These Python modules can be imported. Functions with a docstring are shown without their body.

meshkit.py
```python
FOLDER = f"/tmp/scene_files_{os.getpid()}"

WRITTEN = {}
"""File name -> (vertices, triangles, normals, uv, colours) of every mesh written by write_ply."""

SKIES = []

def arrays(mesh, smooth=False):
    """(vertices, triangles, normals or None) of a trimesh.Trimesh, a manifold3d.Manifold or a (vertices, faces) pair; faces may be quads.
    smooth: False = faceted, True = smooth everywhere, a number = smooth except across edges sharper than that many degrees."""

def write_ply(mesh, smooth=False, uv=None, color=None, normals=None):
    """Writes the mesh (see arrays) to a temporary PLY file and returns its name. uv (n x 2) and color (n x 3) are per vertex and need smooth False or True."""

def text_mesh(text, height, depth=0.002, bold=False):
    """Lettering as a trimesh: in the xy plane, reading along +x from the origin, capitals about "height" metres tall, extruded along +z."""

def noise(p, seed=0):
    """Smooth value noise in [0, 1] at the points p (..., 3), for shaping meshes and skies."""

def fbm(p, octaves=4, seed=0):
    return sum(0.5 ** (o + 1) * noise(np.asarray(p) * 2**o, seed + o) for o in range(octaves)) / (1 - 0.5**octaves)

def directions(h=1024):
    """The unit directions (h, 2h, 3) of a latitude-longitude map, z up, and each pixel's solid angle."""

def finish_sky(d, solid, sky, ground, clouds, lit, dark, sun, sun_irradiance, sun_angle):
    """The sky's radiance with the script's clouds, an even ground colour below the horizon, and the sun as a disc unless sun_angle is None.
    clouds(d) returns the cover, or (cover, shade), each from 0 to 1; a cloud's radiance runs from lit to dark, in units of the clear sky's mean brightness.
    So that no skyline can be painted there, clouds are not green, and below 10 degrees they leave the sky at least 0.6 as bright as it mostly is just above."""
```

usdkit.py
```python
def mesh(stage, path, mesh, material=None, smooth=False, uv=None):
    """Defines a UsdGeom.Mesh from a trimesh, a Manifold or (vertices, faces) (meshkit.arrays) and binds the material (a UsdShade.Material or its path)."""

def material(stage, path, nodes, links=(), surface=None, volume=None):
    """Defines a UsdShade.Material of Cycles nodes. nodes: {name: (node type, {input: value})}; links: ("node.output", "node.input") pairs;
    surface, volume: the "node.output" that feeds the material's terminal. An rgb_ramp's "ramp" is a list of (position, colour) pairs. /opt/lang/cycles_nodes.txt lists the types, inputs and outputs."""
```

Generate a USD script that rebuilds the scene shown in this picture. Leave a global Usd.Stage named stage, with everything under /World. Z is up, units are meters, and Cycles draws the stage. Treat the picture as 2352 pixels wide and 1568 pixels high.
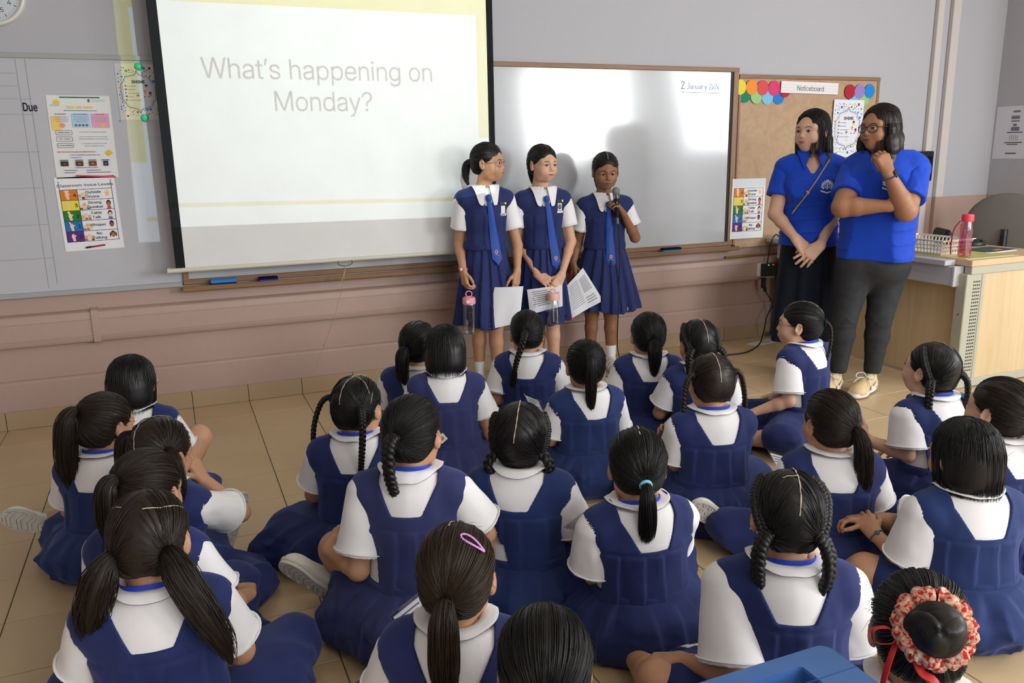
import math, glob, random
import numpy as np, trimesh, manifold3d, shapely, usdkit, meshkit
from shapely.geometry import Polygon, Point, LineString, box as sbox
from shapely import affinity
from shapely.ops import unary_union
from pxr import Usd, UsdGeom, UsdLux, UsdShade, Gf, Sdf, Vt

stage = Usd.Stage.CreateInMemory()
UsdGeom.SetStageUpAxis(stage, 'Z'); UsdGeom.SetStageMetersPerUnit(stage, 1.0)
world = UsdGeom.Xform.Define(stage, '/World')
UsdGeom.Scope.Define(stage, '/World/Looks')

# ------------------------------------------------------------------ camera, light, exposure
CAM_POS = np.array([-0.0123, -4.7237, 1.3563])
CAM_YAW, CAM_PITCH, CAM_ROLL, CAM_F = 0.39393, 0.22866, -0.01841, 1859.93   # radians; focal length in pixels of a 2352 wide frame

def camera():
    cy, sy, cp, sp = math.cos(CAM_YAW), math.sin(CAM_YAW), math.cos(CAM_PITCH), math.sin(CAM_PITCH)
    f = np.array([sy * cp, cy * cp, -sp]); r = np.array([cy, -sy, 0.0]); u = np.cross(r, f)
    r, u = math.cos(CAM_ROLL) * r + math.sin(CAM_ROLL) * u, -math.sin(CAM_ROLL) * r + math.cos(CAM_ROLL) * u
    c = UsdGeom.Camera.Define(stage, '/World/camera')
    m = Gf.Matrix4d(*r, 0, *u, 0, *(-f), 0, *CAM_POS, 1)
    c.AddTransformOp().Set(m)
    c.CreateHorizontalApertureAttr(36.0); c.CreateVerticalApertureAttr(24.0)
    c.CreateFocalLengthAttr(36.0 * CAM_F / 2352.0)
    c.CreateClippingRangeAttr((0.05, 100.0))
    c.CreateExposureAttr(EXPOSURE)
    return f

EXPOSURE = 0.62
LAMP = 2.1e8

def light_xf(prim, pos, target):
    """A light that shines along its own -z, from pos to target."""
    d = np.array(target, float) - np.array(pos, float); d /= np.linalg.norm(d)
    x = np.cross(d, [0, 0, 1.0]); x = x / np.linalg.norm(x) if np.linalg.norm(x) > 1e-6 else np.array([1.0, 0, 0])
    y = np.cross(-d, x)
    prim.AddTransformOp().Set(Gf.Matrix4d(*x, 0, *y, 0, *(-d), 0, *map(float, pos), 1))

def rect_light(name, pos, target, w, h, power, color):
    l = UsdLux.RectLight.Define(stage, '/World/' + name)
    l.CreateWidthAttr(w); l.CreateHeightAttr(h); l.CreateIntensityAttr(power); l.CreateColorAttr(Gf.Vec3f(*color))
    light_xf(l, pos, target)
    return l

FWD = camera()
# soft daylight that fills the room from the open corridor and the louvred windows
dome = UsdLux.DomeLight.Define(stage, '/World/sky_light')
dome.CreateIntensityAttr(DOME := 0.20); dome.CreateColorAttr(Gf.Vec3f(0.93, 0.97, 1.0))
# window walls: two bright windows in the right-hand wall, one at the rear, and the ceiling lamps
rect_light('window_light', (6.15, -3.85, 1.95), (1.2, -2.6, 0.3), 0.9, 1.3, 9.0, (0.95, 0.98, 1.0))
rect_light('window_light_001', (6.15, -7.3, 1.95), (1.2, -2.6, 0.2), 1.7, 1.5, 15.0, (0.95, 0.98, 1.0))
rect_light('rear_window_light', (2.4, -7.9, 2.1), (1.8, -2.6, 0.4), 3.0, 1.5, 4.6, (0.97, 0.98, 1.0))
for i, (lx, ly) in enumerate([(2.9, -3.0), (0.9, -5.2), (2.9, -5.2)]):
    rect_light('ceiling_lamp_light' + ('_%03d' % i if i else ''), (lx, ly, 2.93), (lx, ly, 0), 0.25, 1.25, 5.5, (1.0, 0.97, 0.92))

# ------------------------------------------------------------------ naming helpers
_used = {}
def numbered(parent, name):
    k = parent + '/' + name
    n = _used.get(k, 0); _used[k] = n + 1
    return k if n == 0 else '%s_%03d' % (k, n)

def pth(parent):
    return '/World' if parent is None else (parent if isinstance(parent, str) else str(parent.GetPath()))

def tag(o, label=None, cat=None, group=None, kind=None):
    o = o.GetPrim() if hasattr(o, 'GetPrim') else o
    for k, v in (('label', label), ('category', cat), ('group', group), ('kind', kind)):
        if v: o.SetCustomDataByKey(k, v)
    return o

def obj(name, mesh, mat, parent=None, smooth=30, label=None, cat=None, group=None, kind=None):
    m = usdkit.mesh(stage, numbered(pth(parent), name), mesh, MATS[mat] if isinstance(mat, str) else mat, smooth=smooth)
    return tag(m.GetPrim(), label, cat, group, kind)

def thing(name, label=None, cat=None, loc=(0, 0, 0), rz=0.0, group=None, kind=None, parent=None):
    x = UsdGeom.Xform.Define(stage, numbered(pth(parent), name))
    if any(loc): x.AddTranslateOp().Set(Gf.Vec3d(*map(float, loc)))
    if rz: x.AddRotateZOp().Set(math.degrees(rz))
    return tag(x.GetPrim(), label, cat, group, kind)

def dup(src, loc, rz=0.0, label=None, group=None):
    was = src.GetCustomData()
    name = src.GetName()
    x = UsdGeom.Xform.Define(stage, numbered('/World', name))
    x.AddTranslateOp().Set(Gf.Vec3d(*map(float, loc)))
    if rz: x.AddRotateZOp().Set(math.degrees(rz))
    o = x.GetPrim(); o.GetReferences().AddInternalReference(src.GetPath()); o.SetInstanceable(True)
    return tag(o, label or was.get('label'), was.get('category'), group or was.get('group'))

# ------------------------------------------------------------------ materials
MATS = {}
def mat(name, color, rough=0.6, spec=0.4, metal=0.0, noise=None, bump=None, **kw):
    """noise = (scale, amount[, stretch]) mottles the colour; bump = (scale, distance) gives fine relief."""
    nodes = {'p': ('principled_bsdf', dict(base_color=color, roughness=rough, specular_ior_level=spec, metallic=metal, **kw))}
    links = []
    if noise or bump:
        nodes['t'] = ('texture_coordinate', {})
    if noise:
        s, a = noise[0], noise[1]; st = noise[2] if len(noise) > 2 else (1, 1, 1)
        nodes['m'] = ('mapping', dict(scale=st)); nodes['n'] = ('noise_texture', dict(scale=s, detail=4, roughness=0.6))
        lo = [c * (1 - a) for c in color]; hi = [min(1, c * (1 + a)) for c in color]
        nodes['r'] = ('rgb_ramp', dict(ramp=[(0.25, lo), (0.75, hi)]))
        links += [('t.object', 'm.vector'), ('m.vector', 'n.vector'), ('n.fac', 'r.fac'), ('r.color', 'p.base_color')]
    if bump:
        st = bump[2] if len(bump) > 2 else (1, 1, 1)
        nodes['bm'] = ('mapping', dict(scale=st)); nodes['bn'] = ('noise_texture', dict(scale=bump[0], detail=3, roughness=0.6))
        nodes['b'] = ('bump', dict(strength=0.6, distance=bump[1]))
        links += [('t.object', 'bm.vector'), ('bm.vector', 'bn.vector'), ('bn.fac', 'b.height'), ('b.normal', 'p.normal')]
    MATS[name] = usdkit.material(stage, '/World/Looks/' + name, nodes, links, surface='p.BSDF')
    return MATS[name]

mat('navy_cotton', (0.0145, 0.0225, 0.104), 0.75, 0.25, noise=(9, 0.16), bump=(900, 0.0004), sheen_weight=0.25, sheen_roughness=0.5, sheen_tint=(0.4, 0.5, 1.0))
mat('navy_cotton_worn', (0.029, 0.034, 0.115), 0.8, 0.2, noise=(9, 0.14), bump=(900, 0.0004), sheen_weight=0.25, sheen_tint=(0.5, 0.5, 1.0))
mat('navy_cotton_bright', (0.013, 0.028, 0.113), 0.75, 0.25, noise=(9, 0.14), bump=(900, 0.0004), sheen_weight=0.25, sheen_tint=(0.4, 0.5, 1.0))
mat('white_cotton', (0.80, 0.79, 0.80), 0.8, 0.25, bump=(800, 0.0003), sheen_weight=0.1)
mat('skin_fair', (0.62, 0.36, 0.24), 0.5, 0.35, noise=(18, 0.07), bump=(500, 0.0002))
mat('skin_tan', (0.50, 0.265, 0.155), 0.5, 0.35, noise=(18, 0.07), bump=(500, 0.0002))
mat('skin_brown', (0.27, 0.125, 0.068), 0.48, 0.4, noise=(18, 0.07), bump=(500, 0.0002))
mat('skin_adult_fair', (0.62, 0.37, 0.26), 0.5, 0.35, noise=(18, 0.06), bump=(500, 0.0002))
mat('skin_adult_brown', (0.34, 0.16, 0.085), 0.48, 0.4, noise=(18, 0.06), bump=(500, 0.0002))
for nm, c in (('fair', (0.50, 0.19, 0.15)), ('brown', (0.22, 0.08, 0.06))):
    mat('lip_' + nm, c, 0.4, 0.4)
mat('ear_ring', (0.8, 0.8, 0.82), 0.2, 0.5, 1.0)
mat('eye_white', (0.52, 0.49, 0.47), 0.2, 0.5)
mat('iris', (0.015, 0.009, 0.006), 0.15, 0.5)
mat('brow_hair', (0.02, 0.013, 0.01), 0.7, 0.2)
mat('parting_skin', (0.45, 0.37, 0.26), 0.6, 0.2)

def hair_mat(name, c):
    nodes = {'p': ('principled_bsdf', dict(base_color=c, roughness=0.40, specular_ior_level=0.30)),
             'h': ('object_info', {}), }
    MATS[name] = usdkit.material(stage, '/World/Looks/' + name, nodes, [], surface='p.BSDF')
hair_mat('hair_black', (0.0075, 0.0062, 0.0060))
hair_mat('hair_dark_brown', (0.017, 0.0105, 0.0075))
hair_mat('hair_brown', (0.030, 0.017, 0.010))
mat('hair_tie_black', (0.01, 0.01, 0.01), 0.7, 0.3)
mat('blue_ribbon', (0.010, 0.045, 0.42), 0.5, 0.4)
mat('aqua_band', (0.20, 0.55, 0.68), 0.5, 0.4)
mat('lanyard_blue', (0.012, 0.05, 0.50), 0.6, 0.3)
mat('tie_blue', (0.006, 0.055, 0.33), 0.55, 0.35, bump=(700, 0.0004, (1, 1, 0.3)))
mat('shoe_white', (0.74, 0.73, 0.68), 0.55, 0.35, noise=(30, 0.05))
mat('sole_white', (0.62, 0.60, 0.54), 0.6, 0.35, noise=(40, 0.10))
mat('sock_white', (0.78, 0.78, 0.77), 0.9, 0.1, bump=(500, 0.0006))
# ------------------------------------------------------------------ distance fields turned into meshes
def V3(*a): return np.array(a, float)
def unit(v): v = np.asarray(v, float); return v / (np.linalg.norm(v) + 1e-12)
def smin(a, b, k):
    if k <= 0: return np.minimum(a, b)
    h = np.maximum(k - np.abs(a - b), 0) / k
    return np.minimum(a, b) - h * h * k * 0.25
def smax(a, b, k): return -smin(-a, -b, k)

from scipy.ndimage import map_coordinates
_LAT = np.random.default_rng(12).random((32, 32, 32)).astype(np.float32)
def vnoise(p, seed=0):
    """Smooth value noise in [0, 1], repeating every 32 units."""
    p = np.asarray(p, float) + (seed * 7.31) % 32
    i = np.floor(p); t = p - i; q = (i + t * t * (3 - 2 * t)) % 32
    return map_coordinates(_LAT, np.moveaxis(q, -1, 0), order=1, mode='grid-wrap')
def fbm(p, octaves=3, seed=0):
    return sum(0.5 ** (o + 1) * vnoise(np.asarray(p) * 2 ** o, seed + 3 * o) for o in range(octaves)) / (1 - 0.5 ** octaves)

class Field:
    def __init__(s, lo, hi, h):
        s.lo, s.h = np.asarray(lo, float), h
        n = np.maximum(np.ceil((np.asarray(hi, float) - s.lo) / h).astype(int) + 1, 3)
        s.ax = [s.lo[i] + h * np.arange(n[i]) for i in range(3)]
        s.v = np.full(tuple(n), 0.3, np.float32)
    def sub(s, lo, hi):
        sl = []
        for i in range(3):
            a = int(np.clip(np.floor((lo[i] - s.lo[i]) / s.h), 0, len(s.ax[i]))); b = int(np.clip(np.ceil((hi[i] - s.lo[i]) / s.h) + 1, 0, len(s.ax[i])))
            sl.append(slice(a, max(b, a)))
        sl = tuple(sl)
        return sl, s.ax[0][sl[0]][:, None, None], s.ax[1][sl[1]][None, :, None], s.ax[2][sl[2]][None, None, :]
    def put(s, sl, d, k): s.v[sl] = smin(s.v[sl], d.astype(np.float32), k)
    def cut(s, sl, d, k=0): s.v[sl] = smax(s.v[sl], -d.astype(np.float32), k)
    def capd(s, a, b, ra, rb, pad, flat=None, op=None, k=0):
        a, b = np.asarray(a, float), np.asarray(b, float)
        big = max(ra, rb); m = big * (1.0 if flat is None else max(1.0, flat[1])) + pad
        sl, X, Y, Z = s.sub(np.minimum(a, b) - m, np.maximum(a, b) + m)
        if 0 in s.v[sl].shape: return
        X, Y, Z = X - a[0], Y - a[1], Z - a[2]; ba = b - a
        if flat is not None:
            n = unit(flat[0]); q = (X * n[0] + Y * n[1] + Z * n[2]) * (1 / flat[1] - 1); qb = ba @ n * (1 / flat[1] - 1)
            X, Y, Z, ba = X + q * n[0], Y + q * n[1], Z + q * n[2], ba + qb * n
        t = np.clip((X * ba[0] + Y * ba[1] + Z * ba[2]) / (ba @ ba + 1e-12), 0, 1)
        d = np.sqrt((X - t * ba[0]) ** 2 + (Y - t * ba[1]) ** 2 + (Z - t * ba[2]) ** 2) - (ra + (rb - ra) * t)
        if flat is not None and flat[1] < 1: d = d * (0.5 + 0.5 * flat[1])
        (s.put if op is None else s.cut)(sl, d, k)
    def cap(s, a, b, ra, rb=None, k=0.0, flat=None): s.capd(a, b, ra, ra if rb is None else rb, k + 3 * s.h, flat, None, k); return s
    def cutcap(s, a, b, ra, rb=None, k=0.0, flat=None): s.capd(a, b, ra, ra if rb is None else rb, k + 3 * s.h, flat, 1, k); return s
    def elld(s, c, r, R, pad):
        c, r = np.asarray(c, float), np.asarray(r, float); m = r.max() + pad
        sl, X, Y, Z = s.sub(c - m, c + m)
        if 0 in s.v[sl].shape: return None, None
        X, Y, Z = X - c[0], Y - c[1], Z - c[2]
        if R is not None: X, Y, Z = (X * R[0, i] + Y * R[1, i] + Z * R[2, i] for i in range(3))
        k0 = np.sqrt((X / r[0]) ** 2 + (Y / r[1]) ** 2 + (Z / r[2]) ** 2); k1 = np.sqrt((X / r[0] ** 2) ** 2 + (Y / r[1] ** 2) ** 2 + (Z / r[2] ** 2) ** 2) + 1e-9
        return sl, k0 * (k0 - 1) / k1
    def ell(s, c, r, k=0.0, R=None):
        sl, d = s.elld(c, r, R, k + 3 * s.h)
        if sl is not None: s.put(sl, d, k)
        return s
    def cutell(s, c, r, k=0.0, R=None):
        sl, d = s.elld(c, r, R, k + 3 * s.h)
        if sl is not None: s.cut(sl, d, k)
        return s
    def grid(s): return s.ax[0][:, None, None], s.ax[1][None, :, None], s.ax[2][None, None, :]
    def copy(s, off=0.0):
        f = Field.__new__(Field); f.lo, f.h, f.ax, f.v = s.lo, s.h, s.ax, s.v - np.float32(off); return f
    def keep(s, d, k=0.0): s.v = smax(s.v, np.broadcast_to(np.asarray(d, np.float32), s.v.shape), k); return s
    def warp(s, fn, band=0.018):
        """Adds fn(points) to the field near its surface."""
        i = np.nonzero(np.abs(s.v) < band)
        p = np.stack([s.ax[k][i[k]] for k in range(3)], 1)
        s.v[i] += fn(p).astype(np.float32); return s
    def half(s):
        f = Field.__new__(Field); f.lo, f.h, f.ax, f.v = s.lo, s.h * 2, [a[::2] for a in s.ax], s.v[::2, ::2, ::2].copy(); return f
    def top(s, x, y):
        """Height of the highest inside point over (x, y)."""
        i = np.clip(np.round((np.asarray(x) - s.lo[0]) / s.h).astype(int), 0, len(s.ax[0]) - 1); j = np.clip(np.round((np.asarray(y) - s.lo[1]) / s.h).astype(int), 0, len(s.ax[1]) - 1)
        col = s.v[i, j] < 0; n = col.shape[-1]
        k = n - 1 - np.argmax(col[..., ::-1], -1)
        k2 = np.clip(k + 1, 0, n - 1); a = np.take_along_axis(s.v[i, j], k[..., None], -1)[..., 0]; b = np.take_along_axis(s.v[i, j], k2[..., None], -1)[..., 0]
        return np.where(col.any(-1), s.ax[2][k] + s.h * np.clip(a / (a - b + 1e-9), 0, 1), -9.0)
    def mesh(s):
        v = s.v.copy()
        v[0], v[-1], v[:, 0], v[:, -1], v[:, :, 0], v[:, :, -1] = (np.maximum(x, 1e-4) for x in (v[0], v[-1], v[:, 0], v[:, -1], v[:, :, 0], v[:, :, -1]))
        return surface(v, s.lo, s.h)

def surface(v, lo, h):
    """Naive surface nets: one vertex for every cell that the zero level crosses, one quad for every crossing edge."""
    ins = v < 0
    nx, ny, nz = v.shape
    cnt = np.zeros((nx - 1, ny - 1, nz - 1), np.int8)
    for a in (0, 1):
        for b in (0, 1):
            for c in (0, 1): cnt += ins[a:nx - 1 + a, b:ny - 1 + b, c:nz - 1 + c]
    act = np.argwhere((cnt > 0) & (cnt < 8))
    if len(act) == 0: return trimesh.Trimesh()
    off = np.array([(a, b, c) for a in (0, 1) for b in (0, 1) for c in (0, 1)])
    cv = np.stack([v[act[:, 0] + o[0], act[:, 1] + o[1], act[:, 2] + o[2]] for o in off], 1).astype(float)
    tot = np.zeros((len(act), 3)); n = np.zeros(len(act))
    for i in range(8):
        for j in range(i + 1, 8):
            if np.abs(off[i] - off[j]).sum() != 1: continue
            a, b = cv[:, i], cv[:, j]; m = (a < 0) != (b < 0)
            t = np.where(m, a / np.where(m, a - b, 1), 0)
            tot += m[:, None] * (off[i] + t[:, None] * (off[j] - off[i])); n += m
    pts = lo + h * (act + tot / n[:, None])
    idx = np.full(cnt.shape, -1, np.int64); idx[tuple(act.T)] = np.arange(len(act))
    quads = []
    for ax in range(3):
        o = [(1, 2), (2, 0), (0, 1)][ax]
        sl0 = [slice(None)] * 3; sl1 = [slice(None)] * 3; sl0[ax] = slice(0, -1); sl1[ax] = slice(1, None)
        e0, e1 = ins[tuple(sl0)], ins[tuple(sl1)]
        w = np.argwhere(e0 != e1)
        ok = (w[:, o[0]] > 0) & (w[:, o[1]] > 0) & (w[:, o[0]] < v.shape[o[0]] - 1) & (w[:, o[1]] < v.shape[o[1]] - 1)
        w = w[ok]
        flip = e0[tuple(w.T)]
        q = []
        for (du, dv) in ((-1, -1), (0, -1), (0, 0), (-1, 0)):
            c = w.copy(); c[:, o[0]] += du; c[:, o[1]] += dv; q.append(idx[tuple(c.T)])
        q = np.stack(q, 1); q[~flip] = q[~flip][:, ::-1]
        quads.append(q)
    q = np.vstack(quads); q = q[(q >= 0).all(1)]
    d1 = ((pts[q[:, 0]] - pts[q[:, 2]]) ** 2).sum(1); d2 = ((pts[q[:, 1]] - pts[q[:, 3]]) ** 2).sum(1)
    f = np.where((d1 <= d2)[:, None, None], q[:, [[0, 1, 2], [0, 2, 3]]], q[:, [[0, 1, 3], [1, 2, 3]]]).reshape(-1, 3)
    return trimesh.Trimesh(pts, f, process=False)

def mani(m):
    x = manifold3d.Manifold(manifold3d.Mesh(np.asarray(m.vertices, np.float32), np.asarray(m.faces, np.uint32)))
    return None if x.is_empty() else x
def weld(meshes):
    """One closed surface of several overlapping ones."""
    try:
        ms = [m if isinstance(m, manifold3d.Manifold) else mani(m) for m in meshes]
        if any(x is None for x in ms): raise ValueError
        r = manifold3d.Manifold.batch_boolean(ms, manifold3d.OpType.Add).to_mesh()
        return trimesh.Trimesh(r.vert_properties[:, :3], r.tri_verts, process=False)
    except Exception:
        return trimesh.util.concatenate([trimesh.Trimesh(m.to_mesh().vert_properties[:, :3], m.to_mesh().tri_verts, process=False) if isinstance(m, manifold3d.Manifold) else m for m in meshes])

def rotm(axis, a):
    return trimesh.transformations.rotation_matrix(a, axis)[:3, :3]
def euler(yaw, pitch, roll):
    """yaw to the left about z, then pitch forward (nose down) about x, roll to the right about y."""
    return rotm([0, 0, 1], yaw) @ rotm([1, 0, 0], -pitch) @ rotm([0, 1, 0], roll)
def moved(m, R=None, t=(0, 0, 0)):
    v = np.asarray(m.vertices)
    return trimesh.Trimesh((v @ R.T if R is not None else v) + np.asarray(t, float), m.faces, process=False)
def cat(ms): return trimesh.util.concatenate([m for m in ms if len(m.faces)])

def frame_along(P):
    t = np.gradient(P, axis=0); t /= np.linalg.norm(t, axis=1, keepdims=True) + 1e-12
    a = np.zeros_like(P); s = np.array([0, 0, 1.0]) if abs(t[0, 2]) < 0.9 else np.array([0, 1.0, 0])
    for i in range(len(P)):
        s = s - t[i] * (s @ t[i]); s /= np.linalg.norm(s) + 1e-12; a[i] = s
    return t, a, np.cross(t, a)
def curve(pts, n):
    """Smooth (Catmull-Rom) curve through the points."""
    p = np.asarray(pts, float)
    if len(p) == 2: return p[0] + np.linspace(0, 1, n)[:, None] * (p[1] - p[0])
    q = np.vstack([2 * p[0] - p[1], p, 2 * p[-1] - p[-2]])
    t = np.linspace(0, len(p) - 1, n); i = np.minimum(t.astype(int), len(p) - 2); u = (t - i)[:, None]
    a, b, c, d = q[i], q[i + 1], q[i + 2], q[i + 3]
    return 0.5 * (2 * b + (c - a) * u + (2 * a - 5 * b + 4 * c - d) * u ** 2 + (3 * b - a - 3 * c + d) * u ** 3)
def tube(P, r, sides=10, flat=None, cap=True, up=None):
    """Swept tube; r a number or one per point; flat = (factor) squeezes the second axis."""
    P = np.asarray(P, float); r = np.broadcast_to(np.asarray(r, float), (len(P),)); t, a, b = frame_along(P)
    if up is not None:
        up = np.asarray(up, float); a = up - t * (t * up).sum(-1, keepdims=True); a /= np.linalg.norm(a, axis=1, keepdims=True) + 1e-9; b = np.cross(t, a)
    an = np.arange(sides) * 2 * np.pi / sides; fl = 1.0 if flat is None else flat
    v = P[:, None] + r[:, None, None] * (np.cos(an)[None, :, None] * a[:, None] * fl + np.sin(an)[None, :, None] * b[:, None])
    n = len(P); i, j = np.meshgrid(np.arange(n - 1), np.arange(sides), indexing='ij')
    q = np.stack([i * sides + j, (i + 1) * sides + j, (i + 1) * sides + (j + 1) % sides, i * sides + (j + 1) % sides], -1).reshape(-1, 4)[:, ::-1]
    v = v.reshape(-1, 3); f = np.vstack([q[:, :3], q[:, [0, 2, 3]]])
    if cap:
        c0, c1 = len(v), len(v) + 1; v = np.vstack([v, P[:1], P[-1:]]); k = np.arange(sides); k2 = (k + 1) % sides
        f = np.vstack([f, np.stack([np.full(sides, c0), k2, k], 1), np.stack([np.full(sides, c1), (n - 1) * sides + k, (n - 1) * sides + k2], 1)])
    m = trimesh.Trimesh(v, f, process=False)
    if m.volume < 0: m.invert()
    return m
def ring(c, normal, R, r, n=24, sides=8, flat=None):
    normal = unit(normal); a = unit(np.cross(normal, [0.3, 0.2, 1])); b = np.cross(normal, a); t = np.linspace(0, 2 * np.pi, n + 1)
    return tube(np.asarray(c, float) + R * (np.cos(t)[:, None] * a + np.sin(t)[:, None] * b), r, sides, flat, cap=False, up=normal if flat else None)
def ball(c, r, sub=2):
    m = trimesh.creation.icosphere(sub); r = np.broadcast_to(np.asarray(r, float), (3,))
    return trimesh.Trimesh(m.vertices * r + np.asarray(c, float), m.faces, process=False)
def bx(lo, hi, bevel=0.0):
    lo, hi = np.asarray(lo, float), np.asarray(hi, float)
    if bevel <= 0:
        m = trimesh.creation.box(hi - lo); m.apply_translation((lo + hi) / 2); return m
    c = []
    for s in np.ndindex(2, 2, 2):
        for k in range(3):
            p = np.where(np.array(s), hi, lo) ; d = np.where(np.array(s), -bevel, bevel); q = p + d; q[k] = p[k]; c.append(q)
    return trimesh.convex.convex_hull(np.array(c))
def prism(poly, depth):
    gs = [g for g in getattr(poly, 'geoms', [poly]) if g.geom_type == 'Polygon' and not g.is_empty]
    return cat([trimesh.creation.extrude_polygon(g, depth, engine='earcut') for g in gs])
WALLM = np.array([[1.0, 0, 0], [0, 0, -1], [0, 1, 0]])    # a drawing's x, y, thickness -> world x, z, towards the room (-y)
def on_wall(m, x, y, z, a=0.0, R=WALLM):
    return moved(moved(m, rotm([0, 0, 1], a)), R, (x, y, z))
# ------------------------------------------------------------------ colours given as the screen shows them
def sr(r, g, b, k=1.0):
    f = lambda c: (c / 255 / 12.92 if c <= 10 else ((c / 255 + 0.055) / 1.055) ** 2.4) * k
    return (f(r), f(g), f(b))
_ink = {}
def ink(r, g, b, rough=0.6):
    k = 'print_%02x%02x%02x' % (r, g, b)
    if k not in MATS: mat(k, sr(r, g, b), rough, 0.3)
    return k

_fonts = {}
def lettering(text, height, weight=400, squeeze=1.0, align='l', thin=0.0, res=64):
    """Outlines of a line of text as a shapely shape, capitals about `height` tall, baseline at y = 0."""
    from PIL import Image, ImageDraw, ImageFont
    px = 96 if height > .02 else 56
    weight_ = weight; weight = (weight, px)
    if weight not in _fonts:
        f = ImageFont.truetype(glob.glob('/opt/blender-*/*/datafiles/fonts/Inter.woff2')[0], px)
        try: f.set_variation_by_axes([28, weight_])
        except Exception: pass
        _fonts[weight] = f
    font = _fonts[weight]
    x0, y0, x1, y1 = font.getbbox(text, anchor='ls')
    im = Image.new('L', (x1 - x0 + 8, y1 - y0 + 8)); ImageDraw.Draw(im).text((4 - x0, 4 - y0), text, 255, font, anchor='ls')
    on = np.pad(np.asarray(im) > 110, ((0, 0), (1, 1))).astype(np.int8); dif = np.diff(on, axis=1)
    r, st = np.nonzero(dif == 1); en = np.nonzero(dif == -1)[1]
    g = unary_union(list(shapely.box(st, -r - 1.0, en, -r)))
    g = g.buffer(0.6).buffer(-0.6 - thin).simplify(0.7)
    s = height / (70.0 * px / 96)
    g = affinity.affine_transform(g, [s * squeeze, 0, 0, s, -4 * s * squeeze, (4 - y0) * s])
    w = g.bounds[2] if not g.is_empty else 0
    return affinity.translate(g, {'l': 0, 'c': -w / 2, 'r': -w}[align], 0)
def strokes(lines, w):
    return unary_union([LineString(l).buffer(w / 2, quad_segs=3) for l in lines])
def disc(x, y, r, ry=None, n=5):
    return affinity.scale(Point(x, y).buffer(1, quad_segs=n), r, ry or r, origin=(x, y))

class Sheet:
    """A flat printed sheet on the wall: its own thickness, and each print a hair proud of it."""
    def __init__(s, root, x, y, z, w, h, color=(236, 236, 234), a=0.0, R=WALLM, name='sheet', t=0.0006, rough=0.6, paper=True):
        s.root, s.o, s.a, s.R, s.w, s.h, s.n, s.t = root, (x, y, z), a, R, w, h, 0, t
        if paper: obj(name, s.put(prism(sbox(0, -h, w, 0), t)), ink(*color, rough=rough), root, False)
    def put(s, m, lift=0.0):
        return on_wall(moved(m, None, (0, 0, lift)), *s.o, a=s.a, R=s.R)
    def ink(s, name, shape, color, lift=None, label=None):
        """shape in sheet coordinates: x from the left edge, y downwards negative from the top edge."""
        if isinstance(shape, list): shape = unary_union([g for g in shape if not g.is_empty])
        s.n += 1
        return obj(name, s.put(prism(shape, 0.00025), s.t + 0.0001 + (0.0002 * s.n if lift is None else lift)), ink(*color), s.root, False, label)

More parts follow.
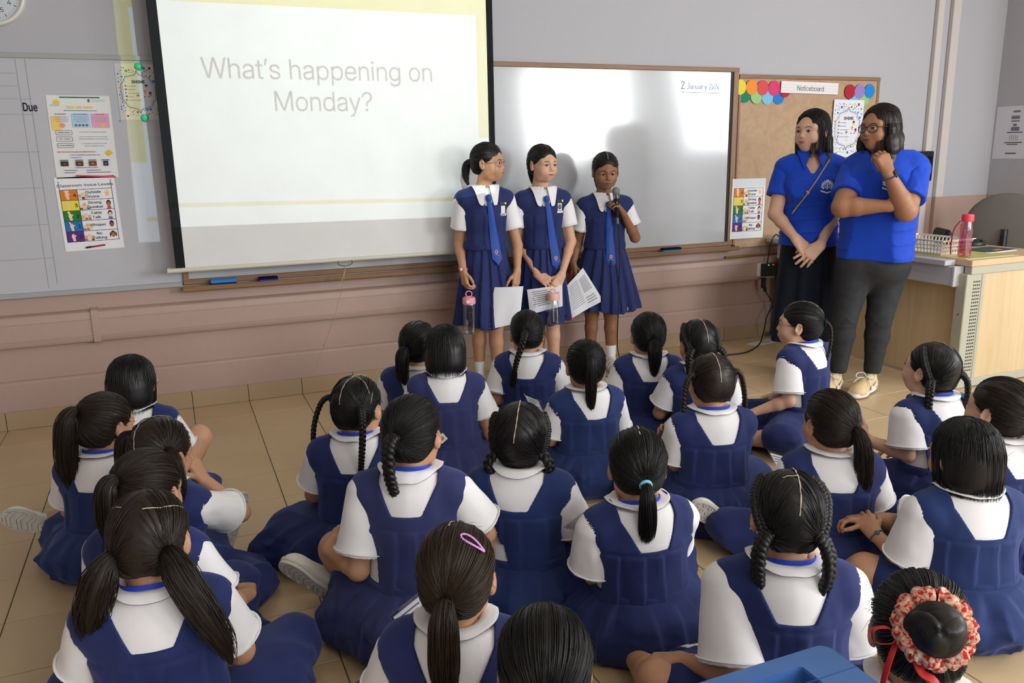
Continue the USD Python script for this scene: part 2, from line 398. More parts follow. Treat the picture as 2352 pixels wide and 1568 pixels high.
# ------------------------------------------------------------------ materials of the room
def tile_mat(name, c):
    nodes = {'t': ('texture_coordinate', {}), 'n': ('noise_texture', dict(scale=260, detail=2)), 'n2': ('noise_texture', dict(scale=3.0, detail=3)),
             'r': ('rgb_ramp', dict(ramp=[(0.3, [x * 0.95 for x in c]), (0.7, [x * 1.04 for x in c])])), 'r2': ('rgb_ramp', dict(ramp=[(0.3, (0.94, 0.94, 0.93)), (0.7, (1, 1, 1))])),
             'm': ('mix', dict(mix_type='multiply', fac=1.0)), 'p': ('principled_bsdf', dict(roughness=0.38, specular_ior_level=0.45)), 'b': ('bump', dict(strength=0.25, distance=0.0006))}
    MATS[name] = usdkit.material(stage, '/World/Looks/' + name, nodes, [('t.object', 'n.vector'), ('t.object', 'n2.vector'), ('n.fac', 'r.fac'), ('n2.fac', 'r2.fac'), ('r.color', 'm.color1'), ('r2.color', 'm.color2'), ('m.color', 'p.base_color'), ('n.fac', 'b.height'), ('b.normal', 'p.normal')], surface='p.BSDF')
for i, c in enumerate([(0.58, 0.425, 0.25), (0.565, 0.412, 0.242), (0.595, 0.44, 0.262)]): tile_mat('beige_tile' + '_%03d' % i, c)
mat('skirting_tile', (0.40, 0.285, 0.175), 0.5, 0.35, noise=(200, 0.06))
mat('grout', (0.10, 0.085, 0.055), 0.9, 0.1, noise=(40, 0.25))
mat('wall_grey_white', (0.45, 0.448, 0.48), 0.75, 0.25, noise=(60, 0.015), bump=(120, 0.0006))
mat('wall_pink', (0.435, 0.305, 0.26), 0.45, 0.4, noise=(30, 0.02), bump=(70, 0.0008))
mat('ceiling_white', (0.75, 0.75, 0.74), 0.85, 0.2)
mat('white_gloss_trim', (0.60, 0.56, 0.54), 0.4, 0.4)
mat('board_paper', (0.50, 0.50, 0.54), 0.6, 0.3, noise=(4, 0.02))
mat('board_rail', (0.36, 0.37, 0.36), 0.5, 0.4)
mat('pencil_line', (0.36, 0.36, 0.40), 0.8, 0.1)
mat('whiteboard', (0.50, 0.51, 0.53), 0.12, 0.75, noise=(3, 0.02))
def wood_mat(name, a, b, scale=(2, 40, 40), rough=0.5):
    nodes = {'t': ('texture_coordinate', {}), 'm': ('mapping', dict(scale=scale)), 'n': ('noise_texture', dict(scale=1.0, detail=6, roughness=0.65, distortion=0.6)), 'r': ('rgb_ramp', dict(ramp=[(0.3, a), (0.7, b)])),
             'p': ('principled_bsdf', dict(roughness=rough, specular_ior_level=0.4)), 'b': ('bump', dict(strength=0.2, distance=0.001))}
    MATS[name] = usdkit.material(stage, '/World/Looks/' + name, nodes, [('t.object', 'm.vector'), ('m.vector', 'n.vector'), ('n.fac', 'r.fac'), ('r.color', 'p.base_color'), ('n.fac', 'b.height'), ('b.normal', 'p.normal')], surface='p.BSDF')
wood_mat('frame_wood', (0.20, 0.105, 0.055), (0.31, 0.175, 0.095), (3, 60, 60))
wood_mat('frame_wood_upright', (0.24, 0.13, 0.075), (0.33, 0.19, 0.11), (60, 60, 3))
wood_mat('tray_wood', (0.15, 0.078, 0.03), (0.27, 0.15, 0.065), (3, 60, 60))
wood_mat('beech', (0.52, 0.38, 0.21), (0.62, 0.47, 0.28), (24, 24, 1.6), 0.45)
wood_mat('beech_top', (0.54, 0.38, 0.22), (0.63, 0.46, 0.28), (24, 1.8, 24), 0.4)
wood_mat('ruler_wood', (0.22, 0.12, 0.02), (0.34, 0.20, 0.04), (4, 60, 60))
mat('beige_steel', (0.40, 0.385, 0.30), 0.45, 0.4)
mat('grey_plastic', (0.46, 0.45, 0.46), 0.45, 0.4, noise=(300, 0.03))
mat('black_plastic', (0.012, 0.012, 0.013), 0.4, 0.4)
mat('black_rubber', (0.014, 0.013, 0.013), 0.55, 0.35)
mat('dark_grey_fabric', (0.15, 0.138, 0.128), 0.85, 0.2, bump=(500, 0.0008))
mat('white_plastic', (0.72, 0.70, 0.66), 0.4, 0.4)
mat('ivory_plastic', (0.74, 0.72, 0.64), 0.4, 0.4)
mat('screen_fabric', (0.74, 0.735, 0.715), 0.9, 0.15, noise=(5, 0.03), bump=(700, 0.0002))
mat('screen_black', (0.010, 0.011, 0.012), 0.8, 0.2)
mat('screen_bar', (0.62, 0.59, 0.50), 0.4, 0.4)
mat('brass_wire', (0.10, 0.085, 0.07), 0.45, 0.5, 0.6)
mat('raffia', (0.42, 0.28, 0.13), 0.8, 0.2)
mat('blue_plastic', (0.045, 0.125, 0.34), 0.38, 0.45, noise=(25, 0.05))
mat('pink_plastic', (0.78, 0.29, 0.33), 0.4, 0.4)
mat('peach_plastic', (0.80, 0.44, 0.38), 0.4, 0.4)
mat('red_plastic', (0.75, 0.055, 0.075), 0.4, 0.4)
mat('paper_white', (0.74, 0.74, 0.78), 0.7, 0.2)
mat('metal', (0.55, 0.55, 0.56), 0.3, 0.5, 1.0)

def brown_paper():
    c0, c1 = (0.40, 0.27, 0.165), (0.50, 0.345, 0.22)
    nodes = {'t': ('texture_coordinate', {}), 'n': ('noise_texture', dict(scale=9, detail=5, roughness=0.7, distortion=1.4)), 'r': ('rgb_ramp', dict(ramp=[(0.3, c0), (0.7, c1)])),
             'p': ('principled_bsdf', dict(roughness=0.65, specular_ior_level=0.3)), 'v': ('voronoi_texture', dict(scale=13, feature='distance_to_edge')), 'b': ('bump', dict(strength=0.7, distance=0.012))}
    MATS['brown_paper'] = usdkit.material(stage, '/World/Looks/brown_paper', nodes, [('t.object', 'n.vector'), ('n.fac', 'r.fac'), ('r.color', 'p.base_color'), ('n.fac', 'b.height'), ('b.normal', 'p.normal')], surface='p.BSDF')
brown_paper()
def clear_mat(name, tint=(1, 1, 1), refl=1.0, rough=0.06, amount=0.13):
    nodes = {'a': ('transparent_bsdf', dict(color=tint)), 'g': ('glossy_bsdf', dict(color=(refl, refl, refl), roughness=rough)), 'm': ('mix_closure', dict(fac=amount))}
    MATS[name] = usdkit.material(stage, '/World/Looks/' + name, nodes, [('a.BSDF', 'm.closure1'), ('g.BSDF', 'm.closure2')], surface='m.closure')
clear_mat('clear_plastic', (0.93, 0.94, 0.95)); clear_mat('pink_clear_plastic', (0.92, 0.66, 0.70)); clear_mat('water', (0.90, 0.93, 0.95)); clear_mat('pink_water', (0.94, 0.80, 0.81)); clear_mat('lens_glass', (0.92, 0.94, 0.94), amount=0.06)
clear_mat('laminate_film', (0.96, 0.96, 0.96), 1.0, 0.12, 0.10)

# ------------------------------------------------------------------ floor: individual tiles on a bed of grout
TS = 0.30
floor = thing('floor', 'beige square ceramic tiles laid in straight rows with dark joints', 'floor', kind='structure')
obj('grout_bed', bx((-2.7, -8.1, -0.06), (6.45, 0.0, -0.0035)), 'grout', floor, False)
def in_frame(x, y, m=0.14):
    cr = np.array([math.cos(CAM_YAW), -math.sin(CAM_YAW), 0]); d = np.array([x, y, 0]) - CAM_POS; up = np.cross(cr, FWD); z = d @ FWD
    return z > 0.35 and abs(d @ cr / z) < 1176 / CAM_F + m and -784 / CAM_F - m < d @ up / z < 784 / CAM_F + m
TILE = bx((0.0016, -TS + 0.0016, -0.05), (TS - 0.0016, -0.0016, 0.0), 0.0012)
rest = []
rnd = random.Random(4)
for i in range(-9, 21):
    for j in range(27):
        m = moved(TILE, None, (i * TS, -j * TS, rnd.uniform(-0.0004, 0)))
        if in_frame((i + 0.5) * TS, -(j + 0.5) * TS): obj('tile', m, 'beige_tile_%03d' % rnd.randrange(3), floor, False)
        else: rest.append(m)
obj('outlying_tiles', cat(rest), 'beige_tile_000', floor, False, kind='stuff')

# ------------------------------------------------------------------ walls, ceiling, skirting
DADO = 0.955
wall = thing('wall_back', 'long classroom wall, grey white above and glossy pink below', 'wall', kind='structure')
obj('upper_wall', bx((-2.7, 0, DADO), (6.35, 0.15, 3.0)), 'wall_grey_white', wall, False)
obj('dado', cat([bx((-2.7, -0.001, 0.0), (6.35, 0.15, DADO), 0.0008)]), 'wall_pink', wall, False)
prof = Polygon([(0, 0), (0.022, 0), (0.022, 0.235), (0.018, 0.246), (0.010, 0.252), (0, 0.253)])
def along_x(poly, x0, x1):
    """Profile in (distance from the wall, height), swept along the wall."""
    m = prism(poly, x1 - x0); v = m.vertices
    r = trimesh.Trimesh(np.stack([x0 + v[:, 2], -.0014 - v[:, 0], v[:, 1]], 1), m.faces, process=False)
    if r.volume < 0: r.invert()
    return r
obj('lower_ledge', along_x(prof, -2.7, 6.2), 'wall_pink', wall, 30)
wr = thing('wall_right', 'side wall in the corner behind the desk, white above and pink below', 'wall', kind='structure')
obj('upper_wall', bx((6.2, -1.9, DADO), (6.35, 0.0, 3.0)), 'wall_grey_white', wr, False)
obj('dado', bx((6.199, -1.9, 0.0), (6.35, 0.0, DADO)), 'wall_pink', wr, False)
wl = thing('wall_left', 'side wall left of the planner board', 'wall', kind='structure')
obj('upper_wall', bx((-2.85, -8.1, DADO), (-2.7, 0.0, 3.0)), 'wall_grey_white', wl, False); obj('dado', bx((-2.85, -8.1, 0.0), (-2.699, 0.0, DADO)), 'wall_pink', wl, False)
obj('ceiling', bx((-2.7, -8.1, 3.0), (6.35, 0.15, 3.1)), 'ceiling_white', None, False, 'white painted classroom ceiling above the boards', 'ceiling', kind='structure')
bb = thing('baseboard_back', 'low skirting of brown beige tiles along the pink wall', 'skirting', kind='structure')
obj('grout_backing', bx((-2.7, -0.028, 0.0), (6.2, -0.002, 0.092)), 'grout', bb, False)
for i in range(-9, 20):
    obj('tile', moved(bx((0.0015, -0.034, 0.001), (TS - 0.0015, -0.024, 0.096), 0.0012), None, (i * TS, 0, 0)), 'skirting_tile', bb, False)
# white vertical trunking in the corner
tr = thing('trim_1', 'pale vertical trunking running up the wall right of the noticeboard', 'trunking', kind='structure')
obj('cover', cat([bx((5.43, -0.035, 0.0), (5.49, 0, 3.0), 0.004), bx((5.585, -0.035, DADO), (5.665, 0, 3.0), 0.004)]), 'white_gloss_trim', tr, False)
obj('lower_cover', bx((5.585, -0.036, 0.0), (5.665, 0, DADO), 0.004), 'wall_pink', tr, False)

# horizontal trunking under the boards
ct = thing('cable_trunking', 'long pink cable trunking with two grooves below the boards', 'trunking')
tp = Polygon([(0, 0.43), (0.030, 0.428), (0.044, 0.432), (0.052, 0.444), (0.054, 0.462), (0.0515, 0.4625), (0.0515, 0.4655), (0.054, 0.466), (0.054, 0.549), (0.0515, 0.5495), (0.0515, 0.5525), (0.054, 0.553), (0.053, 0.572), (0.046, 0.588), (0.030, 0.597), (0, 0.598)])
obj('trunking_length', along_x(tp, -2.6, -0.44), 'wall_pink', ct, 30); obj('trunking_length', along_x(tp, -0.412, 4.9), 'wall_pink', ct, 30)
obj('joint_cover', along_x(Polygon([(0, 0.422), (0.036, 0.421), (0.052, 0.427), (0.060, 0.442), (0.060, 0.575), (0.051, 0.595), (0.034, 0.604), (0, 0.605)]), -0.443, -0.409), 'wall_pink', ct, 30)

# ------------------------------------------------------------------ left-hand pin board with the planner grid
pb = thing('planner_board', 'large pale planner board ruled in grey lines on the left wall', 'board')
obj('panel', bx((-1.9, -0.012, 0.70), (0.02, 0, 1.85)), 'board_paper', pb, False)
obj('rail', bx((-1.9, -0.022, 1.845), (0.03, 0, 1.868), 0.002), 'board_rail', pb, False); obj('rail', bx((-1.9, -0.03, 0.683), (0.015, 0, 0.708), 0.002), 'board_rail', pb, False)
pl = Sheet(pb, -1.0, -0.012, 1.84, 0, 0, paper=False)
g = [sbox(0.38 - .001, -1.115, 0.38 + .001, 0), sbox(0.421 - .001, -1.10, 0.421 + .001, 0)]
for z, x in ((1.774, .375), (1.715, .375), (1.655, .43), (1.582, .43), (1.404, .43), (1.229, .425), (1.047, .42), (0.877, .42)): g.append(sbox(0, z - 1.84 - .001, x, z - 1.84 + .001))
o = pl.ink('ruled_line', g, (150, 150, 158))
pl.ink('lettering', affinity.translate(lettering('Due', 0.041, 700, 0.62), 0.382, -0.243), (22, 22, 45))

def card(root, name, x, y, z, w, h, color, a=0.0): return obj(name, on_wall(prism(sbox(-w / 2, -h / 2, w / 2, h / 2), 0.002), x, y, z, a), ink(*color), root, False)

# "rise and shine" poster
def rise_poster():
    P = thing('school_rules_poster', 'tall white printed poster with sunrise and coloured boxes on the planner board', 'poster')
    w, h = 0.283, 0.402
    s = Sheet(P, -0.512, -0.0135, 1.674, w, h, (226, 226, 226), math.radians(-0.4))
    s.ink('stripe', sbox(.058, -.012, .238, -.006), (18, 118, 78))
    s.ink('sun', disc(.042, -.036, .015), (240, 200, 60)); s.ink('cloud', [disc(.022, -.047, .012, .005), disc(.038, -.049, .014, .004)], (180, 205, 222))
    s.ink('crest', [disc(.187, -.024, .006, .008)], (150, 90, 100)); s.ink('small_lettering', [sbox(.2, -.022 - k * .006, .262, -.0195 - k * .006) for k in range(2)], (190, 190, 195))
    T = lambda t, x, y, hh, wt=600, al='c', sq=1.0: affinity.translate(lettering(t, hh, wt, sq, al), x, y)
    s.ink('title', T('RISE AND SHINE', .145, -.062, .0105, 800), (242, 208, 80))
    s.ink('heading', T('WHAT WE CAN DO WHEN WE ARRIVE IN SCHOOL', .145, -.075, .0045, 700), (60, 130, 165))
    s.ink('panel', sbox(.010, -.168, .05, -.100), (240, 205, 110)); s.ink('panel', sbox(.102, -.155, .183, -.086), (172, 208, 230)); s.ink('panel', sbox(.190, -.155, .270, -.086), (226, 162, 190))
    s.ink('heading', [T('EAT BREAKFAST', .055, -.092, .0045, 700), T('CHAT WITH FRIENDS', .142, -.092, .0045, 700), T('READ A BOOK', .23, -.092, .0045, 700)], (60, 60, 80))
    s.ink('small_lettering', [sbox(x0 + .008 * (k % 2), -.104 - k * .0075, x0 + .066 - .006 * (k % 2), -.1015 - k * .0075) for x0 in (.022, .110, .197) for k in range(4)], (165, 160, 175))
    s.ink('picture', [disc(.056, -.144, .013, .012)], (222, 160, 120)); s.ink('picture', [disc(.118 + .016 * k, -.143, .006) for k in range(4)], (110, 110, 125)); s.ink('picture', disc(.238, -.143, .011, .010), (235, 190, 90))
    for k, t in enumerate(('BEFORE 6.30 A.M.', '6.30 - 7.10 A.M.', '7.10 A.M. ONWARDS')):
        y = -.178 - k * .031; r = sbox(.028, y - .008, .092, y + .006).buffer(.004)
        s.ink('frame', r.difference(r.buffer(-.0015)), (70, 70, 110)); s.ink('lettering', T(t, .06, y - .003, .0045, 700), (40, 40, 60))
    s.ink('lettering', [T('ALL STUDENTS TO REMAIN IN CANTEEN', .19, -.178, .0045), T('GO UP TO CLASS ONLY IF YOU CAN FIND', .19, -.201, .0045), T('ANOTHER CLASSMATE TO GO UP WITH YOU', .19, -.212, .0045), T('ALL STUDENTS TO BE BACK IN CLASS', .19, -.234, .0045), T('OR GO TO ASSEMBLY POINTS', .19, -.246, .0045)], (150, 168, 178))
    s.ink('heading', T('WHAT WE CANNOT DO WHEN WE ARRIVE IN SCHOOL:', .020, -.275, .0048, 700, 'l'), (178, 44, 44))
    s.ink('lettering', [T('1.  USE P.E. EQUIPMENT IN CONCOURSE 1 OR 2', .14, -.290, .0045), T('2.  RUN OR PLAY', .10, -.303, .0045), T('3.  REMAIN IN AN UNSAFE CORNER', .14, -.352, .0045)], (70, 80, 160))
    s.ink('warning_sign', Polygon([(.252, -.262), (.270, -.278), (.252, -.294), (.234, -.278)]), (236, 188, 40))
    for k, x in enumerate((.045, .112, .172, .232)):
        ww = .034 if k < 3 else .022
        s.ink('photograph', sbox(x - ww / 2, -.342, x + ww / 2, -.318), ((52, 44, 40), (84, 56, 40), (110, 66, 46), (42, 46, 60))[k]); s.ink('picture', disc(x, -.331, .006, .005), ((110, 80, 60), (150, 100, 60), (190, 120, 70), (70, 110, 150))[k])
        s.ink('heading', sbox(x - .018, -.315, x + .018, -.3115), (70, 70, 75))
    s.ink('small_lettering', [sbox(.04, -.364, .10, -.3615), sbox(.14, -.364, .205, -.3615), sbox(.04, -.375, .09, -.3725), sbox(.14, -.375, .25, -.3725)], (90, 90, 100))
    return P
rise_poster()

SK = {'l': (238, 190, 150), 'b': (140, 84, 58), 'p': (245, 205, 170)}
def kid_face(s, x, y, r, skin, hair, look=0):
    s.ink('picture', disc(x, y + r * 0.25, r * 1.05, r * 1.1), hair); s.ink('picture', disc(x + look * r * .2, y - r * .15, r * .82, r * .88), skin)
def hand_icon(x, y, k, fingers):
    g = [disc(x, y, .009 * k, .010 * k)]
    for i in range(4):
        a = math.radians(25 - 17 * i); L = (.024 if i < fingers else .012) * k
        g.append(LineString([(x, y), (x - math.sin(a) * L * .8, y + math.cos(a) * L)]).buffer(.0032 * k, quad_segs=2))
    g.append(LineString([(x - .004 * k, y - .002 * k), (x + .012 * k, y + .005 * k)]).buffer(.0035 * k, quad_segs=2)); g.append(LineString([(x, y), (x + .003 * k, y - .018 * k)]).buffer(.007 * k, quad_segs=2))
    return unary_union(g)
def voice_poster(root, x, y, z, w, h, a, head=True):
    s = Sheet(root, x, y, z, w, h, (232, 232, 236), a)
    top = .055 * h if head else .145 * h
    L, Rr, B = .06 * w, .93 * w, .875 * h
    rows = [(216, 122, 40), (232, 218, 60), (40, 120, 50), (36, 110, 180), (84, 44, 130)]
    hy = .115 * h if head else .01 * h
    if head:
        s.ink('title', affinity.translate(lettering('Classroom Voice Levels', .026 * h / .37 * .5, 500, 1.32, 'c'), (L + Rr) / 2, -top - .075 * h), (32, 32, 36))
    y0 = -top - hy; rh = (B - top - hy) / 5; mid = L + .33 * (Rr - L)
    lines = [LineString([(L, -top if head else y0), (L, y0 - 5 * rh), (Rr, y0 - 5 * rh), (Rr, -top if head else y0)])] + [LineString([(L, y0 - k * rh), (Rr, y0 - k * rh)]) for k in range(5)] + [LineString([(mid, y0), (mid, y0 - 5 * rh)])]
    txt = []; num = []
    for k in range(5):
        yy = y0 - k * rh
        s.ink('colour_panel', sbox(L, yy - rh, mid, yy), rows[k], lift=.0003)
        s.ink('hand_symbol', hand_icon(L + .38 * (mid - L), yy - .5 * rh, rh / .055, 4 - k), (240, 205, 165), lift=.0006)
        num.append(affinity.translate(lettering(str(4 - k), .34 * rh, 600, 1.0, 'c'), L + .82 * (mid - L), yy - .68 * rh))
        ws = (('Outside', 'Voice'), ('Strong', 'Speaker'), ('Table', 'Talk'), ('Whisper',), ('No', 'Talking'))[k]
        for i, t in enumerate(ws):
            txt.append(affinity.translate(lettering(t, .25 * rh, 500, 1.15, 'c'), L + .63 * (Rr - L), yy - (.42 + .42 * i if len(ws) > 1 else .58) * rh))
    s.ink('lettering', txt, (36, 36, 40), lift=.0009); s.ink('number', num, (28, 28, 44), lift=.0009)
    s.ink('rule', [l.buffer(.0011) for l in lines], (40, 40, 50), lift=.0007)
    fx = Rr - .10 * (Rr - L); cx = mid + .10 * (Rr - L)
    data = [((238, 190, 150), (240, 215, 110)), ((190, 96, 70), (40, 30, 30)), ((238, 190, 150), (66, 44, 34)), ((150, 80, 56), (40, 26, 24)), ((176, 104, 76), (86, 46, 30))]
    for k in range(5):
        yy = y0 - (k + .5) * rh; sk_, ha_ = data[k]
        s.ink('picture', disc(fx, yy + .08 * rh, .20 * rh, .30 * rh), ha_, lift=.0006); s.ink('picture', disc(fx, yy - .02 * rh, .16 * rh, .23 * rh), sk_, lift=.0008)
        if k in (1, 2): s.ink('picture', sbox(fx - .17 * rh, yy - .47 * rh, fx + .17 * rh, yy - .24 * rh), (200, 80, 60) if k == 1 else (50, 120, 190), lift=.0007)
        if k == 4: s.ink('picture', [disc(fx - .26 * rh, yy, .06 * rh, .22 * rh), disc(fx + .26 * rh, yy, .06 * rh, .22 * rh)], ha_, lift=.0006)
        cols = [(205, 220, 240), (90, 70, 60), (225, 190, 120), (70, 130, 190), (210, 90, 70)]
        for i in range(3):
            s.ink('picture', [disc(cx - .3 * rh + .3 * rh * i, yy - .12 * rh + (.16 * rh if i == 1 else 0), .15 * rh, .17 * rh)], (238, 200, 160) if (i + k) % 2 else (226, 170, 120), lift=.0006 + .0001 * i)
            s.ink('picture', [sbox(cx - .42 * rh + .3 * rh * i, yy - .45 * rh, cx - .18 * rh + .3 * rh * i, yy - .22 * rh)], cols[(k + i) % 5], lift=.0005 + .0001 * i)
    return s
vp = thing('voice_levels_poster', 'voice levels chart under the sunrise poster on the planner board', 'poster')
voice_poster(vp, -0.528, -0.0135, 1.276, 0.274, 0.372, math.radians(1.2))
obj('pink_marker', on_wall(tube([(-0.09, 0, 0.004), (0.09, 0, 0.004)], 0.004, 8), -0.335, -0.016, 1.279, math.radians(-3.5)), ink(226, 90, 120), None, 30, 'slim pink marker held along the join of two posters', 'marker')
mk = thing('marker', 'red and black marker clipped under the left voice chart', 'marker')
obj('cap', on_wall(tube([(-0.045, 0, 0.004), (-0.02, 0, 0.004)], 0.0045, 8), -0.38, -0.016, 0.925, math.radians(6)), ink(30, 26, 28), mk, 30); obj('barrel', on_wall(tube([(-0.019, 0, 0.004), (0.045, 0, 0.004)], 0.0042, 8), -0.38, -0.016, 0.925, math.radians(6)), ink(170, 40, 50), mk, 30)
obj('silver_pin', ball((-0.193, -0.015, 1.55), 0.004, 1), 'metal', None, True, 'tiny silver pin on the planner board', 'pin')

def ogee(cx, cy, w, h):
    """Outline of the pointed label in the middle of the poster."""
    q = []
    for sx, sy in ((1, 1), (1, -1), (-1, -1), (-1, 1)):
        c = curve([(0, h / 2), (.06 * w, .41 * h), (.20 * w, .375 * h), (.34 * w, .33 * h), (.375 * w, .25 * h), (.46 * w, .18 * h), (.47 * w, .03 * h), (.50 * w, 0)], 22)
        c = c * [sx, sy]
        q += list(c if (sx * sy > 0) else c[::-1])
    return Polygon(np.array(q) + [cx, cy]).buffer(0)
def shine_poster(root, x, y, z, w, h, a, R=WALLM, sheet=(236, 237, 242), film=None, seed=3, dots=(0.0, 1.0)):
    s = Sheet(root, x, y, z, w, h, sheet, a)
    r = random.Random(seed); cols = [(64, 120, 196), (226, 206, 60), (176, 34, 66), (98, 160, 62), (54, 112, 190)]
    ow, oh = .86 * w, .76 * h; og = ogee(w / 2, -h / 2, ow, oh); og2 = ogee(w / 2, -h / 2, ow * .9, oh * .92)
    pts = []; groups = [[] for _ in cols]
    for _ in range(2600):
        px, py = r.uniform(.05 * w, .95 * w), r.uniform(-.93 * h, -.07 * h); rad = r.choice([.008, .011, .011, .016, .022, .030]) * w * 1.15
        p_ = Point(px, py)
        if og.buffer(.012 * w).distance(p_) < rad or any((px - q[0]) ** 2 + (py - q[1]) ** 2 < (rad + q[2] + .022 * w) ** 2 for q in pts): continue
        pts.append((px, py, rad)); groups[len(pts) % 5].append(disc(px, py, rad))
    for c, gp in zip(cols, groups):
        if gp: tag(s.ink('dots', gp, c, lift=.0002), kind='stuff')
    s.ink('label_outline', og.boundary.buffer(.006 * w), (60, 60, 70), lift=.0002); s.ink('inner_outline', og2.boundary.buffer(.0025 * w), (150, 150, 158), lift=.0002)
    s.ink('title', affinity.translate(lettering('SHINE', .052 * h, 800, 1.0, 'c'), .52 * w, -.345 * h), (24, 24, 28), lift=.0003)
    rows = ('Sit up straight', 'Hands folded', 'In your own space', 'No noise', 'Eyes on the speaker')
    s.ink('lettering', [affinity.translate(lettering(t[1:], .021 * h, 400, .92), .245 * w, -(.405 + .062 * i) * h) for i, t in enumerate(rows)], (120, 120, 126), lift=.0003)
    s.ink('initial', [affinity.translate(lettering(t[0], .034 * h, 800), .185 * w, -(.408 + .062 * i) * h) for i, t in enumerate(rows)], (24, 24, 28), lift=.0003)
    for (u, v, c1, c2) in ((.70, -.385, (60, 40, 36), (190, 190, 90)), (.66, -.475, (200, 170, 80), (226, 150, 120)), (.78, -.515, (70, 50, 46), (190, 90, 90)), (.48, -.565, (150, 110, 80), (240, 200, 160))):
        s.ink('picture', disc(u * w, v * h, .036 * w, .022 * h), c1, lift=.0003); s.ink('picture', disc(u * w, (v - .03) * h, .028 * w, .020 * h), c2, lift=.0004)
    s.ink('picture', [disc(.64 * w, -.582 * h, .022 * w, .009 * h), disc(.74 * w, -.582 * h, .022 * w, .009 * h)], (90, 90, 96), lift=.0003)
    s.ink('picture', disc(.5 * w, -.70 * h, .03 * w, .018 * h), (214, 214, 130), lift=.0003)
    return s
sp = thing('shine_poster', 'SHINE poster in clear film pinned by two green magnets beside the screen', 'poster')
s_ = shine_poster(sp, -0.19, -0.014, 1.83, 0.196, 0.275, math.radians(0), sheet=(205, 205, 210))
for i, (mx, mz) in enumerate(((-0.078, 1.817), (-0.076, 1.566))):
    m = thing('magnet', ('green round magnet at the top edge of the dotted poster beside the screen', 'green round magnet at the bottom edge of the dotted poster beside the screen')[i], 'magnet', group=None)
    obj('dome', ball((mx, -0.018, mz), (0.018, 0.010, 0.018), 3), ink(70, 205, 150, 0.15), m, True); obj('rim', ring((mx, -0.018, mz), (0, 1, 0), 0.0175, 0.002, 24, 6), ink(80, 200, 150, 0.2), m, True)

# ------------------------------------------------------------------ wall clock (lower right part in view)
ck = thing('wall_clock', 'round white wall clock at the top left corner', 'clock')
cx, cz, cr = -0.688, 2.138, 0.155
lathe = lambda pts, n=64: trimesh.creation.revolve(np.array(pts), sections=n)
cm = np.array([[1.0, 0, 0], [0, 0, -1], [0, 1, 0]])
obj('case', moved(lathe([(0, 0), (cr, 0), (cr, .02), (cr - .004, .034), (cr - .012, .038), (cr - .020, .034), (cr - .024, .026), (0, .026)]), cm, (cx, 0, cz)), 'white_plastic', ck, 40)
fc = Sheet(ck, cx, -0.0262, cz, 0, 0, paper=False)
fc.ink('dial', disc(0, 0, cr - .025, n=16), (200, 206, 212))
nums, tick, small = [], [], []
for k in range(60):
    a = math.radians(90 - 6 * k); R1 = cr - .030; R0 = R1 - (.011 if k % 5 == 0 else .007)
    (tick if k % 5 == 0 else small).append(LineString([(R0 * math.cos(a), R0 * math.sin(a)), (R1 * math.cos(a), R1 * math.sin(a))]).buffer(.0016 if k % 5 == 0 else .0008))
    if k % 5 == 0:
        n_ = 12 if k == 0 else k // 5; q = .092
        t = lettering(str(n_), .020, 400, 1, 'c'); nums.append(affinity.translate(t, q * math.cos(a), q * math.sin(a) - .010))
fc.ink('numeral', nums, (26, 28, 60)); fc.ink('hour_mark', tick, (50, 50, 56)); fc.ink('minute_mark', small, (120, 122, 126))
hd = lambda ang, L, w: Polygon([(-w, -.02), (w, -.02), (w * .8, L), (-w * .8, L)])
fc.ink('minute_hand', affinity.rotate(hd(0, .088, .0036), -159, origin=(0, 0)), (28, 28, 40), lift=.004); fc.ink('hour_hand', affinity.rotate(hd(0, .06, .004), -290, origin=(0, 0)), (28, 28, 40), lift=.006)

# ------------------------------------------------------------------ whiteboard, tray, erasers, handwritten date
wb = thing('whiteboard', 'long glossy whiteboard in a brown wooden frame behind the girls', 'whiteboard')
WZ0, WZ1 = 0.712, 1.868
obj('panel', bx((0.045, -0.014, WZ0), (3.60, 0, WZ1)), 'whiteboard', wb, False)
obj('frame_rail', bx((0.02, -0.028, WZ1 - .008), (3.645, 0, WZ1 + .020), .003), 'frame_wood', wb, False); obj('frame_rail', bx((0.02, -0.026, WZ0 - .022), (3.645, 0, WZ0 + .008), .003), 'frame_wood', wb, False)
obj('frame_stile', bx((0.02, -0.0248, WZ0 - .02), (0.05, 0, WZ1 + .018), .003), 'frame_wood_upright', wb, False)
obj('frame_stile', bx((3.601, -0.0268, WZ0 - .018), (3.6435, 0, WZ1 + .0165), .003), 'frame_wood_upright', wb, False); obj('gasket', bx((3.585, -0.018, WZ0), (3.603, 0, WZ1 - .008)), 'black_rubber', wb, False)
obj('pen_tray', along_x(Polygon([(0, .662), (.075, .660), (.08, .664), (.08, .688), (.068, .688), (.066, .676), (0, .678)]), 0.015, 3.665), 'tray_wood', wb, False)
wd = Sheet(wb, 3.188, -0.0141, 1.795, 0, 0, paper=False)
sc = 0.047
